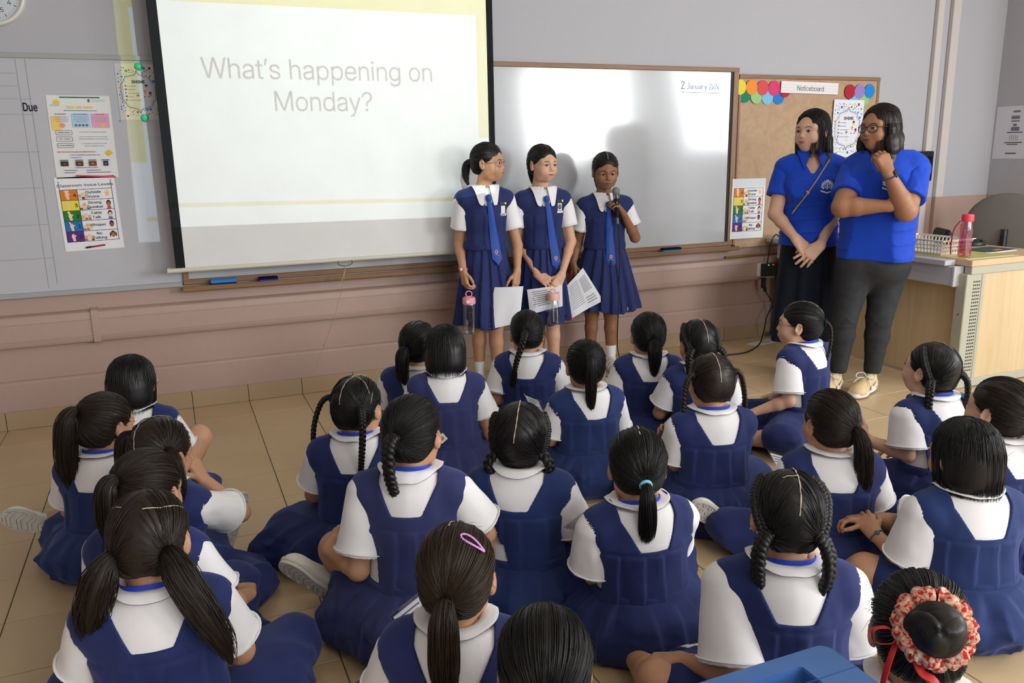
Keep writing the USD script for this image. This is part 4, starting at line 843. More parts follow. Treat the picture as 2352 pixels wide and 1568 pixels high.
# ------------------------------------------------------------------ heads: one child head and one adult head, shared by everybody
def build_head(k, adult=False):
    """Head field and face parts in the head's own frame (face towards +y), k scales everything."""
    h = 0.0035 * k
    f = Field(np.array((-.095, -.12, -.16)) * k, np.array((.095, .118, .125)) * k, h)
    s = lambda *a: np.array(a, float) * k
    f.ell(s(0, -.012, .026), s(.0705, .086, .077))
    f.ell(s(0, .020, -.020), s(.060, .062, .075 if not adult else .08), k=.03 * k)
    f.cap(s(-.030, .018, -.064), s(.030, .018, -.064), .027 * k, k=.03 * k); f.ell(s(0, .054, -.083 if adult else -.078), s(.018, .018, .016), k=.03 * k)
    for e in (-1, 1):
        f.ell(s(e * .034, .052, -.034), s(.024, .024, .024), k=.025 * k)
        f.cap(s(e * .008, .069, .017), s(e * .042, .055, .017), .012 * k, k=.022 * k)
    f.ell(s(0, .066, -.052), s(.024, .022, .022), k=.022 * k)
    for e in (-1, 1): f.cutell(s(e * .030, .086, .000), s(.018, .016, .010), k=.014 * k)
    f.cap(s(0, .077, .004), s(0, .091, -.025), .0055 * k, .0085 * k, k=.011 * k)
    for e in (-1, 1):
        f.ell(s(e * .0095, .083, -.029), s(.0068, .0075, .006), k=.006 * k)
        f.cap(s(e * .016, .0775, .0050), s(e * .042, .069, .0050), .0038 * k, .0034 * k, k=.005 * k)   # upper lid
        f.cap(s(e * .018, .0765, -.0066), s(e * .041, .069, -.0056), .0030 * k, k=.005 * k)
        R = rotm([0, 0, 1], e * -.35) @ rotm([1, 0, 0], .2)
        f.ell(s(e * .074, -.010, -.006), s(.0075, .018, .029), k=.006 * k, R=R); f.ell(s(e * .072, -.004, -.029), s(.007, .010, .010), k=.006 * k)
        f.cutell(s(e * .081, -.007, -.002), s(.006, .010, .017), k=.004 * k, R=R)
    f.cap(s(0, -.012, -.05), s(0, -.034, -.145), (.040 if not adult else .044) * k, (.043 if not adult else .050) * k, k=.025 * k)
    def fy(x, z):
        i = int(round((x - f.lo[0]) / h)); j = int(round((z - f.lo[2]) / h)); c = f.v[i, :, j]; q = np.nonzero(c < 0)[0][-1]
        return f.ax[1][q] + h * c[q] / (c[q] - c[q + 1])
    skin = f.mesh()
    P = {}
    P['eye'] = [ball(s(e * .030, .0668, .0), .0126 * k, 2) for e in (-1, 1)]
    P['iris'] = [ball(s(e * .0295, .0668 + .0117, -.0004), (.0066 * k, .0017 * k, .0068 * k), 2) for e in (-1, 1)]
    P['eyelash'] = [tube(curve([(e * x * k, (fy(e * x * k, z * k) if abs(x - .03) > .008 else .0800 * k) + .0012 * k, z * k) for x, z in ((.0175, .0004), (.0235, .0036), (.0305, .0044), (.0375, .0032), (.0435, .0004))], 12), [.0006 * k + .0007 * k * math.sin(math.pi * t / 11) for t in range(12)], 6) for e in (-1, 1)]
    P['eyebrow'] = [tube(curve([(e * x * k, fy(e * x * k, z * k) + .0003 * k, z * k) for x, z in ((.0135, .0180), (.024, .0205), (.035, .0208), (.046, .0170))], 12), [(.0009 + .0017 * math.sin(math.pi * (.15 + .8 * t / 11))) * k for t in range(12)], 6, .6) for e in (-1, 1)]
    lip = lambda pts, r: tube(curve([(x * k, fy(x * k, z * k) + .0002 * k, z * k) for x, z in pts], 16), [r * k * (.35 + .65 * math.sin(math.pi * t / 15)) for t in range(16)], 8)
    P['lip'] = [lip([(-.0205, -.0532), (-.0075, -.0498), (0, -.0508), (.0075, -.0498), (.0205, -.0532)], .0030), lip([(-.0190, -.0545), (-.009, -.0580), (0, -.0588), (.009, -.0580), (.0190, -.0545)], .0036)]
    P['mouth_line'] = [lip([(-.0210, -.0535), (-.007, -.0535), (0, -.0542), (.007, -.0535), (.0210, -.0535)], .0009 * 1.2)]
    nost = [ball(s(e * .0052, .0905, -.0325), (.0026 * k, .003 * k, .0016 * k), 1) for e in (-1, 1)]
    P['nostril'] = nost
    return dict(skin=mani(skin), parts=P, field=f, k=k)

KID = build_head(1.0); ADULT = build_head(1.10, True)

# ------------------------------------------------------------------ hair
NTH, NPH = 60, 120
_dth = (np.arange(NTH) + .5) / NTH * np.pi; _dph = np.arange(NPH) / NPH * 2 * np.pi
DIRS = np.stack([np.sin(_dth)[:, None] * np.cos(_dph), np.sin(_dth)[:, None] * np.sin(_dph), np.cos(_dth)[:, None] + 0 * _dph], -1)
HC = np.array([0, -.014, .02])
def sample(f, P):
    q = [(P[..., i] - f.lo[i]) / f.h for i in range(3)]
    i = [np.clip(np.round(x).astype(int), 0, f.v.shape[k] - 1) for k, x in enumerate(q)]
    return f.v[i[0], i[1], i[2]]
class Cap:
    """The solid mass of hair on a skull, with the distance of its surface from the skull's centre in every direction."""
    def __init__(s, style, k=1.0, adult=False):
        f = Field(np.array((-.115, -.135, -.15)) * k, np.array((.115, .12, .135)) * k, .004 * k); X, Y, Z = f.grid(); X, Y, Z = X / k, Y / k, Z / k
        e = lambda c, r, kk=0: f.ell(np.array(c) * k, np.array(r) * k, kk * k)
        e((0, -.014, .030), (.0775, .0925, .0815)); e((0, -.046, -.018), (.064, .053, .056), .03)
        if style in ('bob', 'long'):
            e((0, -.026, -.018), (.0845, .080, .082), .02)
            if style == 'bob': e((0, -.034, -.055), (.083, .070, .06), .02)
        cutf = lambda c, r, kk=.006: f.cutell(np.array(c) * k, np.array(r) * k, kk * k)
        if style == 'bob':
            cutf((0, .105, -.040), (.064, .105, .098)); f.keep((-.098 - .18 * Y - Z) * k, .004 * k)
        elif style == 'long':
            cutf((0, .105, -.045), (.070, .104, .128)); f.keep((-.095 - Z) * k, .02 * k)
        else:
            cutf((0, .104, -.030), (.0655, .086, .098))
            for q in (-1, 1): cutf((q * .085, .034, -.052), (.034, .052, .056)); cutf((q * .080, -.006, -.010), (.013, .020, .030))
            f.keep((-.060 - .10 * (Y + .08) - Z) * k, .006 * k)
        s.k, s.f, s.style = k, f, style
        s.mesh = f.mesh()
        rr = np.arange(.03, .16, .002) * k; P = HC * k + DIRS[:, :, None] * rr[None, None, :, None]; ins = sample(f, P) < 0.001
        s.has = ins.any(-1); s.R = np.where(s.has, rr[ins.shape[-1] - 1 - np.argmax(ins[..., ::-1], -1)], np.nan)
        fill = .08 * k; m = np.where(s.has, s.R, fill)
        for _ in range(1):
            a = np.pad(m, ((0, 0), (1, 1)), 'wrap'); m = (a[:, :-2] + 2 * a[:, 1:-1] + a[:, 2:]) / 4
            b = np.pad(m, ((1, 1), (0, 0)), 'edge'); m = (b[:-2] + 2 * b[1:-1] + b[2:]) / 4
        s.Rm = np.where(s.has, np.maximum(m, s.R - .001 * k), m)
    def rad(s, d):
        th = np.arccos(np.clip(d[..., 2], -1, 1)) / np.pi * NTH - .5; ph = (np.arctan2(d[..., 1], d[..., 0]) % (2 * np.pi)) / (2 * np.pi) * NPH
        i = np.clip(th.astype(int), 0, NTH - 2); u = np.clip(th - i, 0, 1); j = ph.astype(int) % NPH; v = ph - np.floor(ph); j2 = (j + 1) % NPH; R = s.Rm
        return (R[i, j] * (1 - v) + R[i, j2] * v) * (1 - u) + (R[i + 1, j] * (1 - v) + R[i + 1, j2] * v) * u
    def at(s, d, lift=0.0):
        d = np.asarray(d, float); d = d / np.linalg.norm(d, axis=-1, keepdims=True)
        return HC * s.k + d * (s.rad(d) + lift)[..., None]
    def hairy(s, d):
        i = np.clip((np.arccos(np.clip(d[:, 2], -1, 1)) / np.pi * NTH).astype(int), 0, NTH - 1); j = ((np.arctan2(d[:, 1], d[:, 0]) % (2 * np.pi)) / (2 * np.pi) * NPH).astype(int) % NPH
        return s.has[i, j]
CAPS = {'tied': Cap('tied'), 'bob': Cap('bob'), 'long': Cap('long', 1.10)}

def rand_dirs(rg, n):
    v = rg.normal(size=(n, 3)); return v / np.linalg.norm(v, axis=1, keepdims=True)
def slerp(a, b, t):
    w = np.arccos(np.clip((a * b).sum(-1, keepdims=True), -.9999, .9999)); return (np.sin((1 - t) * w) * a + np.sin(t * w) * b) / np.sin(w)
def strands_to(cap, rg, n, tie, side=None, steps=9, lift=(.0005, .0035), stop=.96):
    """Combed strands on the cap, each from its root to the tie; side keeps to one side of the parting."""
    tie = unit(tie); d = rand_dirs(rg, n * 6); d = d[cap.hairy(d)]
    if side is not None: d = d[(d[:, 0] * side > .03)]
    d = d[(d @ tie) < .97][:n]
    t = np.linspace(0, stop, steps)[None, :, None]
    D = slerp(d[:, None], np.broadcast_to(tie, d.shape)[:, None], t)
    L = rg.uniform(*lift, size=(len(d), 1)) * np.sin(np.pi * np.linspace(.15, 1, steps))[None]
    return cap.at(D, L)
def strands_fall(cap, rg, n, crown, zlow, steps=10, inward=.0, side_part=0.0, wave=0.0, zj=.012):
    """Loose strands from the crown (or parting) over the head and straight down."""
    d = rand_dirs(rg, n * 8); d = d[(d[:, 2] > -.35) & cap.hairy(d)][:n]
    crown = unit(crown); P = []
    az = np.arctan2(d[:, 1], d[:, 0])
    low = np.stack([np.cos(az), np.sin(az), np.full(len(az), -.15)], -1); low /= np.linalg.norm(low, axis=1, keepdims=True)
    t = np.linspace(.03, 1, steps)[None, :, None]
    st = slerp(np.broadcast_to(crown, d.shape), d, .6 * rg.uniform(0, 1, (len(d), 1)))
    D = slerp(st[:, None], low[:, None], t * .92); q = cap.at(D, rg.uniform(.0005, .003, (len(d), 1)) + 0 * t[..., 0])
    # from the widest part on let them hang
    zz = zlow + rg.uniform(-zj, zj, len(d))
    w = np.clip((t[..., 0] - .62) / .38, 0, 1)
    base = q[:, int(steps * .62)]
    hang = base[:, None] + 0 * q; hang[..., 2] = base[:, None, 2] + (zz[:, None] - base[:, None, 2]) * w; hang[..., :2] *= ((1.035 - inward * w ** 3))[..., None]
    k = (w > 0)[..., None]
    return np.where(k, hang, q)
def bundle(rg, path, rad, n, steps=14, wave=0.0, flat=1.0, jitter=.25):
    """A tail of hair: strands that keep their place in the cross-section along the path."""
    P = curve(path, steps); t, a, b = frame_along(P)
    r = np.interp(np.linspace(0, 1, steps), np.linspace(0, 1, len(rad)), rad)
    th = rg.uniform(0, 2 * np.pi, n); q = np.sqrt(rg.uniform(.25, 1, n))
    tw = rg.uniform(-.6, .6, n)[:, None] * np.linspace(0, 1, steps)[None]
    c, s_ = np.cos(th[:, None] + tw), np.sin(th[:, None] + tw)
    off = (q[:, None] * r[None])[..., None] * (c[..., None] * a[None] + s_[..., None] * b[None] * flat)
    ph = rg.uniform(0, 6.28, n)[:, None]; wv = wave * np.sin(np.linspace(0, 9, steps)[None] + ph)[..., None] * a[None] * np.linspace(0, 1, steps)[None, :, None]
    end = rg.uniform(.75, 1.0, n); idx = np.linspace(0, 1, steps)[None] * end[:, None] * (steps - 1); i = np.minimum(idx.astype(int), steps - 2); u = (idx - i)[..., None]
    Q = P[None] + off + wv
    k = np.arange(n)[:, None]
    return Q[k, i] * (1 - u) + Q[k, i + 1] * u
def hair_core(path, rad, steps=14, flat=.9):
    P = curve(path, steps); r = np.interp(np.linspace(0, 1, steps), np.linspace(0, 1, len(rad)), rad)
    return tube(P, np.maximum(r * .86, .0015), 12, flat)
def braid(path, r, turns, taper=.75):
    n = int(turns * 10) + 2; P = curve(path, n); t, a, b = frame_along(P); ms = []
    u = np.linspace(0, turns * 2 * np.pi, n); sc = np.linspace(1, taper, n)
    for k in range(3):
        ph = u + k * 2 * np.pi / 3
        Q = P + (r * .62 * sc * np.sin(ph))[:, None] * b + (r * .34 * sc * np.sin(2 * ph))[:, None] * a
        ms.append(tube(Q, r * .60 * sc, 8))
    return ms, P, (t, a, b)

def curves_prim(parent, name, arrs, mat_, w0=.0016, w1=.0006, label=None):
    arrs = [a for a in arrs if len(a)]
    c = UsdGeom.BasisCurves.Define(stage, numbered(pth(parent), name))
    pts = np.concatenate([a.reshape(-1, 3) for a in arrs]); cnt = np.concatenate([np.full(len(a), a.shape[1]) for a in arrs])
    w = np.concatenate([np.tile(np.interp(np.linspace(0, 1, a.shape[1]), [0, .15, .7, 1], [w0 * .7, w0, w0, w1]), len(a)) for a in arrs])
    c.CreateTypeAttr('cubic'); c.CreateBasisAttr('catmullRom'); c.CreateWrapAttr('pinned')
    c.CreatePointsAttr(Vt.Vec3fArray.FromNumpy(pts.astype(np.float32))); c.CreateCurveVertexCountsAttr(Vt.IntArray.FromNumpy(cnt.astype(np.int32)))
    c.CreateWidthsAttr(Vt.FloatArray.FromNumpy(w.astype(np.float32))); c.SetWidthsInterpolation('vertex')
    UsdShade.MaterialBindingAPI.Apply(c.GetPrim()).Bind(MATS[mat_])
    p = c.GetPrim(); p.SetCustomDataByKey('kind', 'stuff')
    return p

def add_hair(root, hair, H, R, hc, rg, lod):
    """Hair of the given style on a head at hc with rotation R (head frame -> the person's frame)."""
    k = H['k']; m_ = hair.get('mat', 'hair_black'); st = hair['style']
    cap = CAPS['bob' if st == 'bob' else 'long' if st == 'long' else 'tied']
    X = lambda p: np.asarray(p, float) @ R.T + hc
    down = R.T @ np.array([0, 0, -1.0])                                  # gravity seen from the head
    hr = obj('hair', moved(cap.mesh, R, hc), m_, root, True)
    n = int(620 * lod); S = []
    side = hair.get('side', 0)
    def hang(start, out, L, sway=(0, 0, 0), bow=.35):
        """Path of a tail: leaves the head along `out`, then hangs down."""
        out = np.asarray(out, float); sw = np.asarray(sway, float)
        return [start - out * .012, start + out * .012, start + out * .030 + down * L * .14 + sw * .1, start + out * .034 + down * L * .45 + sw * .45, start + out * .026 + down * L * .75 + sw * .8, start + out * .012 + down * L + sw]
    if st in ('pony', 'braid', 'bun'):
        T = unit(hair.get('tie', (0, -1, .1))); S.append(X(strands_to(cap, rg, n, T)))
        p0 = cap.at(T[None])[0]
        if hair.get('part'): pass
        obj('hair_tie', moved(ring(p0 + T * .006, T, .0135, .005, 20, 8), R, hc), hair.get('tie_mat', 'hair_tie_black'), root, True)
        L = hair.get('len', .2)
        if st == 'pony':
            path = hang(p0, T, L, hair.get('sway', (0, 0, 0))); rad = np.array(hair.get('rad', (.012, .016, .027, .030, .022, .007)))
            obj('ponytail', cat([moved(hair_core(path, rad), R, hc)]), m_, root, True)
            S.append(X(bundle(rg, path, rad, int(240 * lod), wave=hair.get('wave', .003))))
        elif st == 'braid':
            path = hang(p0, T, L, hair.get('sway', (0, 0, 0)))
            ms, P, fr = braid(path, hair.get('r', .019), L / .036, .7)
            bd = thing('braid', parent=root)
            for q in ms: obj('strand', moved(q, R, hc), m_, bd, True)
            e = P[-1]; dn = unit(P[-1] - P[-4])
            obj('hair_tie', moved(ring(e, dn, .009, .004, 16, 6), R, hc), hair.get('tie_mat', 'hair_tie_black'), root, True)
            tp = [e - dn * .004, e + dn * .03, e + dn * .065 + down * .02, e + dn * hair.get('tail', .09) + down * .03]; rd = (.008, .016, .015, .004)
            obj('braid_tail', moved(hair_core(tp, rd, 8), R, hc), m_, root, True); S.append(X(bundle(rg, tp, rd, int(90 * lod), 8)))
        else:
            f = Field(p0 - .075, p0 + .075, .0045).ell(p0 + T * .026, (.046, .046, .040)); f.warp(lambda p: .0035 * np.sin(np.arctan2((p - p0) @ unit(np.cross(T, [1, 0, 0])), (p - p0)[:, 0]) * 3 + np.linalg.norm(p - p0, axis=1) * 150))
            obj('bun', moved(f.mesh(), R, hc), m_, root, True)
            a1 = unit(np.cross(T, [1, 0, .2])); a2 = np.cross(T, a1); th = rg.uniform(0, 6.28, int(200 * lod)); U = np.linspace(0, 2.6, 10)
            rr = rg.uniform(.012, .043, len(th))[:, None]; z_ = .026 + .041 * np.sqrt(np.maximum(0, 1 - (rr / .0465) ** 2))
            an = th[:, None] + U[None]; S.append(X(p0 + rr[..., None] * (np.cos(an)[..., None] * a1 + np.sin(an)[..., None] * a2) + z_[..., None] * T))
            hair['_bun'] = (p0, T, a1, a2)
    elif st in ('twin_pony', 'twin_braid'):
        tl = hair.get('ties', ((-.75, -.62, -.1), (.75, -.62, -.1)))
        for q, T in zip((-1, 1), tl):
            T = unit(T); S.append(X(strands_to(cap, rg, n // 2, T, side=q))); p0 = cap.at(T[None])[0]
            out = T * hair.get('stick', 1.0); L = hair.get('len', .2); sw = hair.get('sways', ((0, 0, 0), (0, 0, 0)))[0 if q < 0 else 1]
            obj('hair_tie', moved(ring(p0 + T * .005, T, .0115, .0045, 18, 8), R, hc), hair.get('tie_mat', 'hair_tie_black'), root, True)
            if st == 'twin_pony':
                path = hang(p0, out, L, sw); rad = np.array(hair.get('rad', (.009, .013, .022, .025, .02, .006)))
                obj('pigtail', moved(hair_core(path, rad), R, hc), m_, root, True); S.append(X(bundle(rg, path, rad, int(150 * lod), wave=hair.get('wave', .004))))
            else:
                path = hang(p0, out, L, sw); ms, P, fr = braid(path, hair.get('r', .0145), L / .028, .75)
                bd = thing('braid', parent=root)
                for z in ms: obj('strand', moved(z, R, hc), m_, bd, True)
                e = P[-1]; dn = unit(P[-1] - P[-4]); obj('hair_tie', moved(ring(e, dn, .007, .0035, 14, 6), R, hc), hair.get('end_mat', 'hair_tie_black'), root, True)
                tp = [e - dn * .004, e + dn * .02, e + dn * .045 + down * .008, e + dn * hair.get('tail', .06) + down * .02]; rd = (.006, .0125, .0115, .003)
                obj('braid_tail', moved(hair_core(tp, rd, 8), R, hc), m_, root, True); S.append(X(bundle(rg, tp, rd, int(60 * lod), 8)))
                if hair.get('french'):
                    # braid plaited along the head before it hangs
                    dd = [slerp(unit(np.array(hair['french']) * [q, 1, 1]), T, t_) for t_ in np.linspace(0, 1, 6)]
                    ms2, _, _ = braid([cap.at(d_[None], .002)[0] for d_ in dd], .0125, 5.5, 1.0)
                    for z in ms2: obj('strand', moved(z, R, hc), m_, bd, True)
    elif st == 'bob':
        S.append(X(strands_fall(cap, rg, int(n * 1.5), hair.get('crown', (0.0, -.25, 1)), -.098, inward=.06)))
    elif st == 'long':
        L = hair.get('len', .30)
        S.append(X(strands_fall(cap, rg, n, hair.get('crown', (.1, .1, 1)), -.125 * k, inward=.05)))
        down_ = R.T @ np.array([0, 0, -1.0]); wv = hair.get('wave', .006)
        fl = Field(np.array((-.17, -.20, -.42)) * k, np.array((.17, .14, .06)) * k, .0055)
        for (x, y, l, r) in hair['locks']:
            p0 = np.array([x, y, -.01]) * k; path = [p0, p0 + down_ * l * .35 * k + np.array([x * .10, -.004, 0]), p0 + down_ * l * .7 * k + np.array([x * .14, .004, 0]), p0 + down_ * l * k + np.array([x * .02, .012, 0])]
            C_ = curve(path, 7); rd = np.interp(np.linspace(0, 1, 7), [0, .3, .7, 1], [.8, 1, .95, .45]) * r
            for a_, b_, r0, r1 in zip(C_[:-1], C_[1:], rd[:-1], rd[1:]): fl.cap(a_, b_, r0, r1, k=.022)
            S.append(X(bundle(rg, [C_[0] - down_ * .03] + list(C_[1:]), rd[[0, 1, 2, 4, 6]] * 1.05, int(260 * lod), wave=wv, flat=.95)))
        fl.warp(lambda p: wv * .25 * np.sin(p[:, 2] * 60 + 4 * np.sin(p[:, 0] * 22) + p[:, 1] * 20) + .005 * (fbm(p * [60, 60, 12], 2, 5) - .5), .02)
        obj('long_hair', moved(fl.mesh(), R, hc), m_, root, True)
    if hair.get('part'):
        pts = [unit(p) for p in hair['part']]; dd = np.array(sum([[slerp(pts[i], pts[i + 1], u) for u in np.linspace(0, 1, 9)] for i in range(len(pts) - 1)], []))
        P = cap.at(dd, .0024); w = np.array([0.0016 + .0005 * math.sin(i * 1.7) for i in range(len(P))])
        nrm = dd.mean(0); obj('parting', moved(tube(P + .0004 * np.sin(np.arange(len(P)) * 2.3)[:, None], w, 8, .45, up=dd), R, hc), 'parting_skin', root, True)
    if hair.get('parts2'):
        for pp in hair['parts2']:
            pts = [unit(p) for p in pp]; dd = np.array(sum([[slerp(pts[i], pts[i + 1], u) for u in np.linspace(0, 1, 9)] for i in range(len(pts) - 1)], []))
            obj('parting', moved(tube(cap.at(dd, .0024), .0014, 8, .45, up=dd), R, hc), 'parting_skin', root, True)
    # flyaways
    d = rand_dirs(rg, int(400 * lod)); d = d[cap.hairy(d) & (d[:, 2] > -.3)][:int(90 * lod)]
    tdir = rg.normal(size=d.shape) * .8 + np.array([0, -.5, .0]); t = np.linspace(0, 1, 6)[None, :, None]
    tang = tdir - d * (tdir * d).sum(1, keepdims=True)
    fl = cap.at(d, -.001)[:, None] + (d[:, None] * .009 + tang[:, None] * .019) * t + (down * .012) * t ** 2
    curves_prim(root, 'hair_strands', S, m_)
    curves_prim(root, 'flyaway_hairs', [X(fl)], m_, .0005, .0003)
    return hr

# ------------------------------------------------------------------ limbs
def hand_chain(f, wrist, d, n, thumb, L, curl=.5, spread=.12, pinch=0.0, k=.003):
    """Adds palm, four fingers and a thumb to the field. d: along the hand; n: out of the back of the hand; thumb: +1 or -1, which way the thumb lies along d x n."""
    d = unit(d); n = unit(n - d * (n @ d)); s = np.cross(d, n) * thumb; q = L / .13
    rb = .0105 * q
    kn = [wrist + d * (.062 * q + dz * q) + s * (x * q) + n * .001 for x, dz in ((.0235, -.001), (.0085, .003), (-.0065, .001), (-.020, -.005))]
    for p in kn: f.cap(wrist + s * ((p - wrist) @ s) * .55, p, rb * 1.12, rb * .92, k=.008 * q)
    f.cap(wrist - d * .01, wrist + d * .02 * q, .0155 * q, .0165 * q, k=.012 * q, flat=(n, .75))
    for i, p in enumerate(kn):
        ln = np.array((.040, .044, .041, .032))[i] * q * 1.28; a = 0.0; dd = d + s * spread * (1.2 - i) * .8; dd = unit(dd); r = (.0071, .0073, .0070, .0062)[i] * q
        segs = (.42, .33, .25); c = curl if np.isscalar(curl) else curl[i]
        for j, sg in enumerate(segs):
            a += c * (.55, .85, .6)[j]; e = p + ln * sg * (math.cos(a) * dd - math.sin(a) * n)
            f.cap(p, e, r * (1 - .08 * j), r * (1 - .08 * (j + 1)), k=k); p = e
    p0 = wrist + d * .018 * q + s * .017 * q - n * .004 * q; t1 = p0 + q * .030 * unit(d * .75 + s * .75 - n * .35); t2 = t1 + q * .026 * unit(d * .95 + s * (.25 - pinch) - n * (.35 + .5 * pinch)); t3 = t2 + q * .019 * unit(d * .95 - s * (.05 + .6 * pinch) - n * .3)
    f.cap(p0, t1, .0105 * q, .0085 * q, k=.008 * q).cap(t1, t2, .0080 * q, .0075 * q, k=k).cap(t2, t3, .0073 * q, .0058 * q, k=k)

def arm_mesh(sh, el, wr, hand, r=(.036, .030, .029, .0185), h=.0035, L=.13):
    pts = np.array([sh, el, wr]); tip = wr + unit(hand['d']) * L * 1.15
    lo = np.minimum(pts.min(0), tip) - .07; hi = np.maximum(pts.max(0), tip) + .07
    f = Field(lo, hi, h)
    f.cap(sh, el, r[0], r[1], k=.01); m = el + (wr - el) * .30; f.cap(el, m, r[1], r[2], k=.012).cap(m, wr, r[2], r[3], k=.012)
    hand_chain(f, wr, hand['d'], hand['n'], hand['thumb'], L, hand.get('curl', .5), hand.get('spread', .12), hand.get('pinch', 0), k=max(.0025, h * .6))
    return f.mesh()

def leg_mesh(hip, knee, ankle, r, h=.008):
    pts = np.array([hip, knee, ankle]); f = Field(pts.min(0) - r[0] - .03, pts.max(0) + r[0] + .03, h)
    f.cap(hip, knee, r[0], r[1], k=.01); m = knee + (ankle - knee) * .32
    f.cap(knee, m, r[1] * .92, r[2], k=.015).cap(m, ankle, r[2], r[3], k=.012)
    return f.mesh()

def build_shoe(L, style):
    """Shoe along +y with the heel at y = 0, the sole's underside at z = 0."""
    h = L / 62; W = L * .19
    out = curve([(0, -.01), (.55, .02), (.80, .22), (.72, .45), (.98, .70), (.80, .92), (.25, 1.01), (-.30, 1.0), (-.75, .88), (-.92, .70), (-.70, .45), (-.72, .22), (-.50, .02), (0, -.01)], 60) * [W, L]
    poly = Polygon(out).buffer(0)
    sole = cat([moved(prism(poly.buffer(-.002), L * .035), None, (0, 0, .004)), moved(prism(poly.buffer(.001), L * .055), None, (0, 0, .004 + L * .03))])
    tread = []
    if style == 'chunky':
        for k in range(11):
            y = L * (.06 + .086 * k); c = LineString([(-W * 1.1, y - W * .35), (0, y + W * .25), (W * 1.1, y - W * .35)] if k % 2 == 0 else [(-W * 1.1, y - W * .2), (0, y + W * .35), (W * 1.1, y - W * .2)]).buffer(L * .022)
            g = c.intersection(poly.buffer(-.003))
            for q in getattr(g, 'geoms', [g]):
                if q.area > 1e-6: tread.append(moved(prism(q, .006), None, (0, 0, -.001)))
        rim = poly.buffer(-.001).difference(poly.buffer(-.006)); tread.append(moved(prism(rim, .006), None, (0, 0, -.001)))
    else:
        for i in range(9):
            for j in (-1, 0, 1):
                g = disc(j * W * .52, L * (.09 + .104 * i), W * .19).intersection(poly.buffer(-.004))
                if g.area > 2e-6: tread.append(moved(prism(g.difference(g.buffer(-.0035)), .005), None, (0, 0, -.0005)))
        rim = poly.buffer(-.001).difference(poly.buffer(-.006)); tread.append(moved(prism(rim, .006), None, (0, 0, -.001)))
    f = Field((-W * 1.2, -.03, 0), (W * 1.2, L + .03, L * .55), h)
    z0 = L * .085
    f.cap((0, L * .14, z0 + L * .06), (0, L * .14, z0 + L * .25), W * .62, W * .56, flat=((0, 1, 0), 1.15)).cap((0, L * .15, z0 + L * .05), (0, L * .78, z0 + L * .03), W * .68, W * .80, k=.03).cap((0, L * .30, z0 + L * .20), (0, L * .66, z0 + L * .06), W * .50, W * .60, k=.025).ell((0, L * .80, z0 + .005), (W * .88, L * .20, L * .13), k=.02)
    X, Y, Z = f.grid(); f.keep(z0 - .006 - Z); f.cutcap((0, L * .13, z0 + L * .42), (0, L * .13, z0 + L * .18), W * .50, W * .42, k=.004)
    up_ = f.mesh()
    lace = [tube(curve([(-W * .42, L * (.40 + .085 * k), z0 + L * (.235 - .036 * k)), (0, L * (.42 + .085 * k), z0 + L * (.275 - .042 * k)), (W * .42, L * (.40 + .085 * k), z0 + L * (.235 - .036 * k))], 8), L * .011, 6, .5) for k in range(4)]
    return dict(upper=up_, sole=sole, tread=cat(tread), lace=cat(lace), L=L)
SHOES = {'chunky': build_shoe(.205, 'chunky'), 'round': build_shoe(.20, 'round'), 'girl': build_shoe(.225, 'round'), 'adult': build_shoe(.265, 'round')}
def put_shoe(root, kind, ankle, toe, upv, mats=('shoe_white', 'sole_white', 'shoe_white'), heel_to_ankle=.24):
    """Shoe with its heel under the ankle, pointing along toe, the leg leaving along upv."""
    S = SHOES[kind]; y = unit(toe); z = unit(np.asarray(upv, float) - y * (np.asarray(upv, float) @ y)); x = np.cross(y, z); R = np.stack([x, y, z], 1)
    t = np.asarray(ankle, float) - R @ np.array([0, S['L'] * .16, S['L'] * heel_to_ankle])
    sh = obj('shoe', moved(S['upper'], R, t), mats[0], root, True)
    so_ = obj('sole', moved(S['sole'], R, t), mats[1], sh, False); obj('tread', moved(S['tread'], R, t), mats[1] if len(mats) < 4 else mats[3], sh, False, kind='stuff'); obj('laces', moved(S['lace'], R, t), mats[2], sh, True)
    return sh, R, t

# ------------------------------------------------------------------ torso and clothes
def torso(J, h, pad=.10):
    pts = np.array([J['pel'], J['c7'], J['shL'], J['shR']]); f = Field(pts.min(0) - [pad, pad + .03, .05], pts.max(0) + [pad, pad, .06], h)
    rp, rb, rc = J['r']; fl = J['flat']; fw = np.array([0, 1.0, 0])
    f.cap(J['pel'], J['belt'], rp, rb, flat=(fw, fl + .06)); f.cap(J['belt'], J['chest'], rb, rc, k=.03, flat=(fw, fl))
    c7, L, R_ = J['c7'], J['shL'], J['shR']
    sr_ = J.get('sr', .042)
    up_ = c7 + (0, 0, -.03)
    for S_ in (L, R_): f.cap(up_ * .6 + J['chest'] * .4, S_ * .85 + J['chest'] * .15, rc * .55, sr_, k=.05); f.cap(c7 + (0, .01, -.025), S_, sr_ * .95, sr_, k=.035)
    f.cap(J['chest'], up_, rc * .92, rc * .55, k=.04, flat=(fw, fl + .05))
    if J.get('bust') is not None:
        for e in (-1, 1): f.ell(J['chest'] + J['bust'] * [e, 1, 1], (J['br'],) * 3, k=.05)
    f.cap(c7 + (0, 0, -.03), c7 + (0, .025, .05), J.get('nr', .044), J.get('nr', .044) * .95, k=.02)
    return f

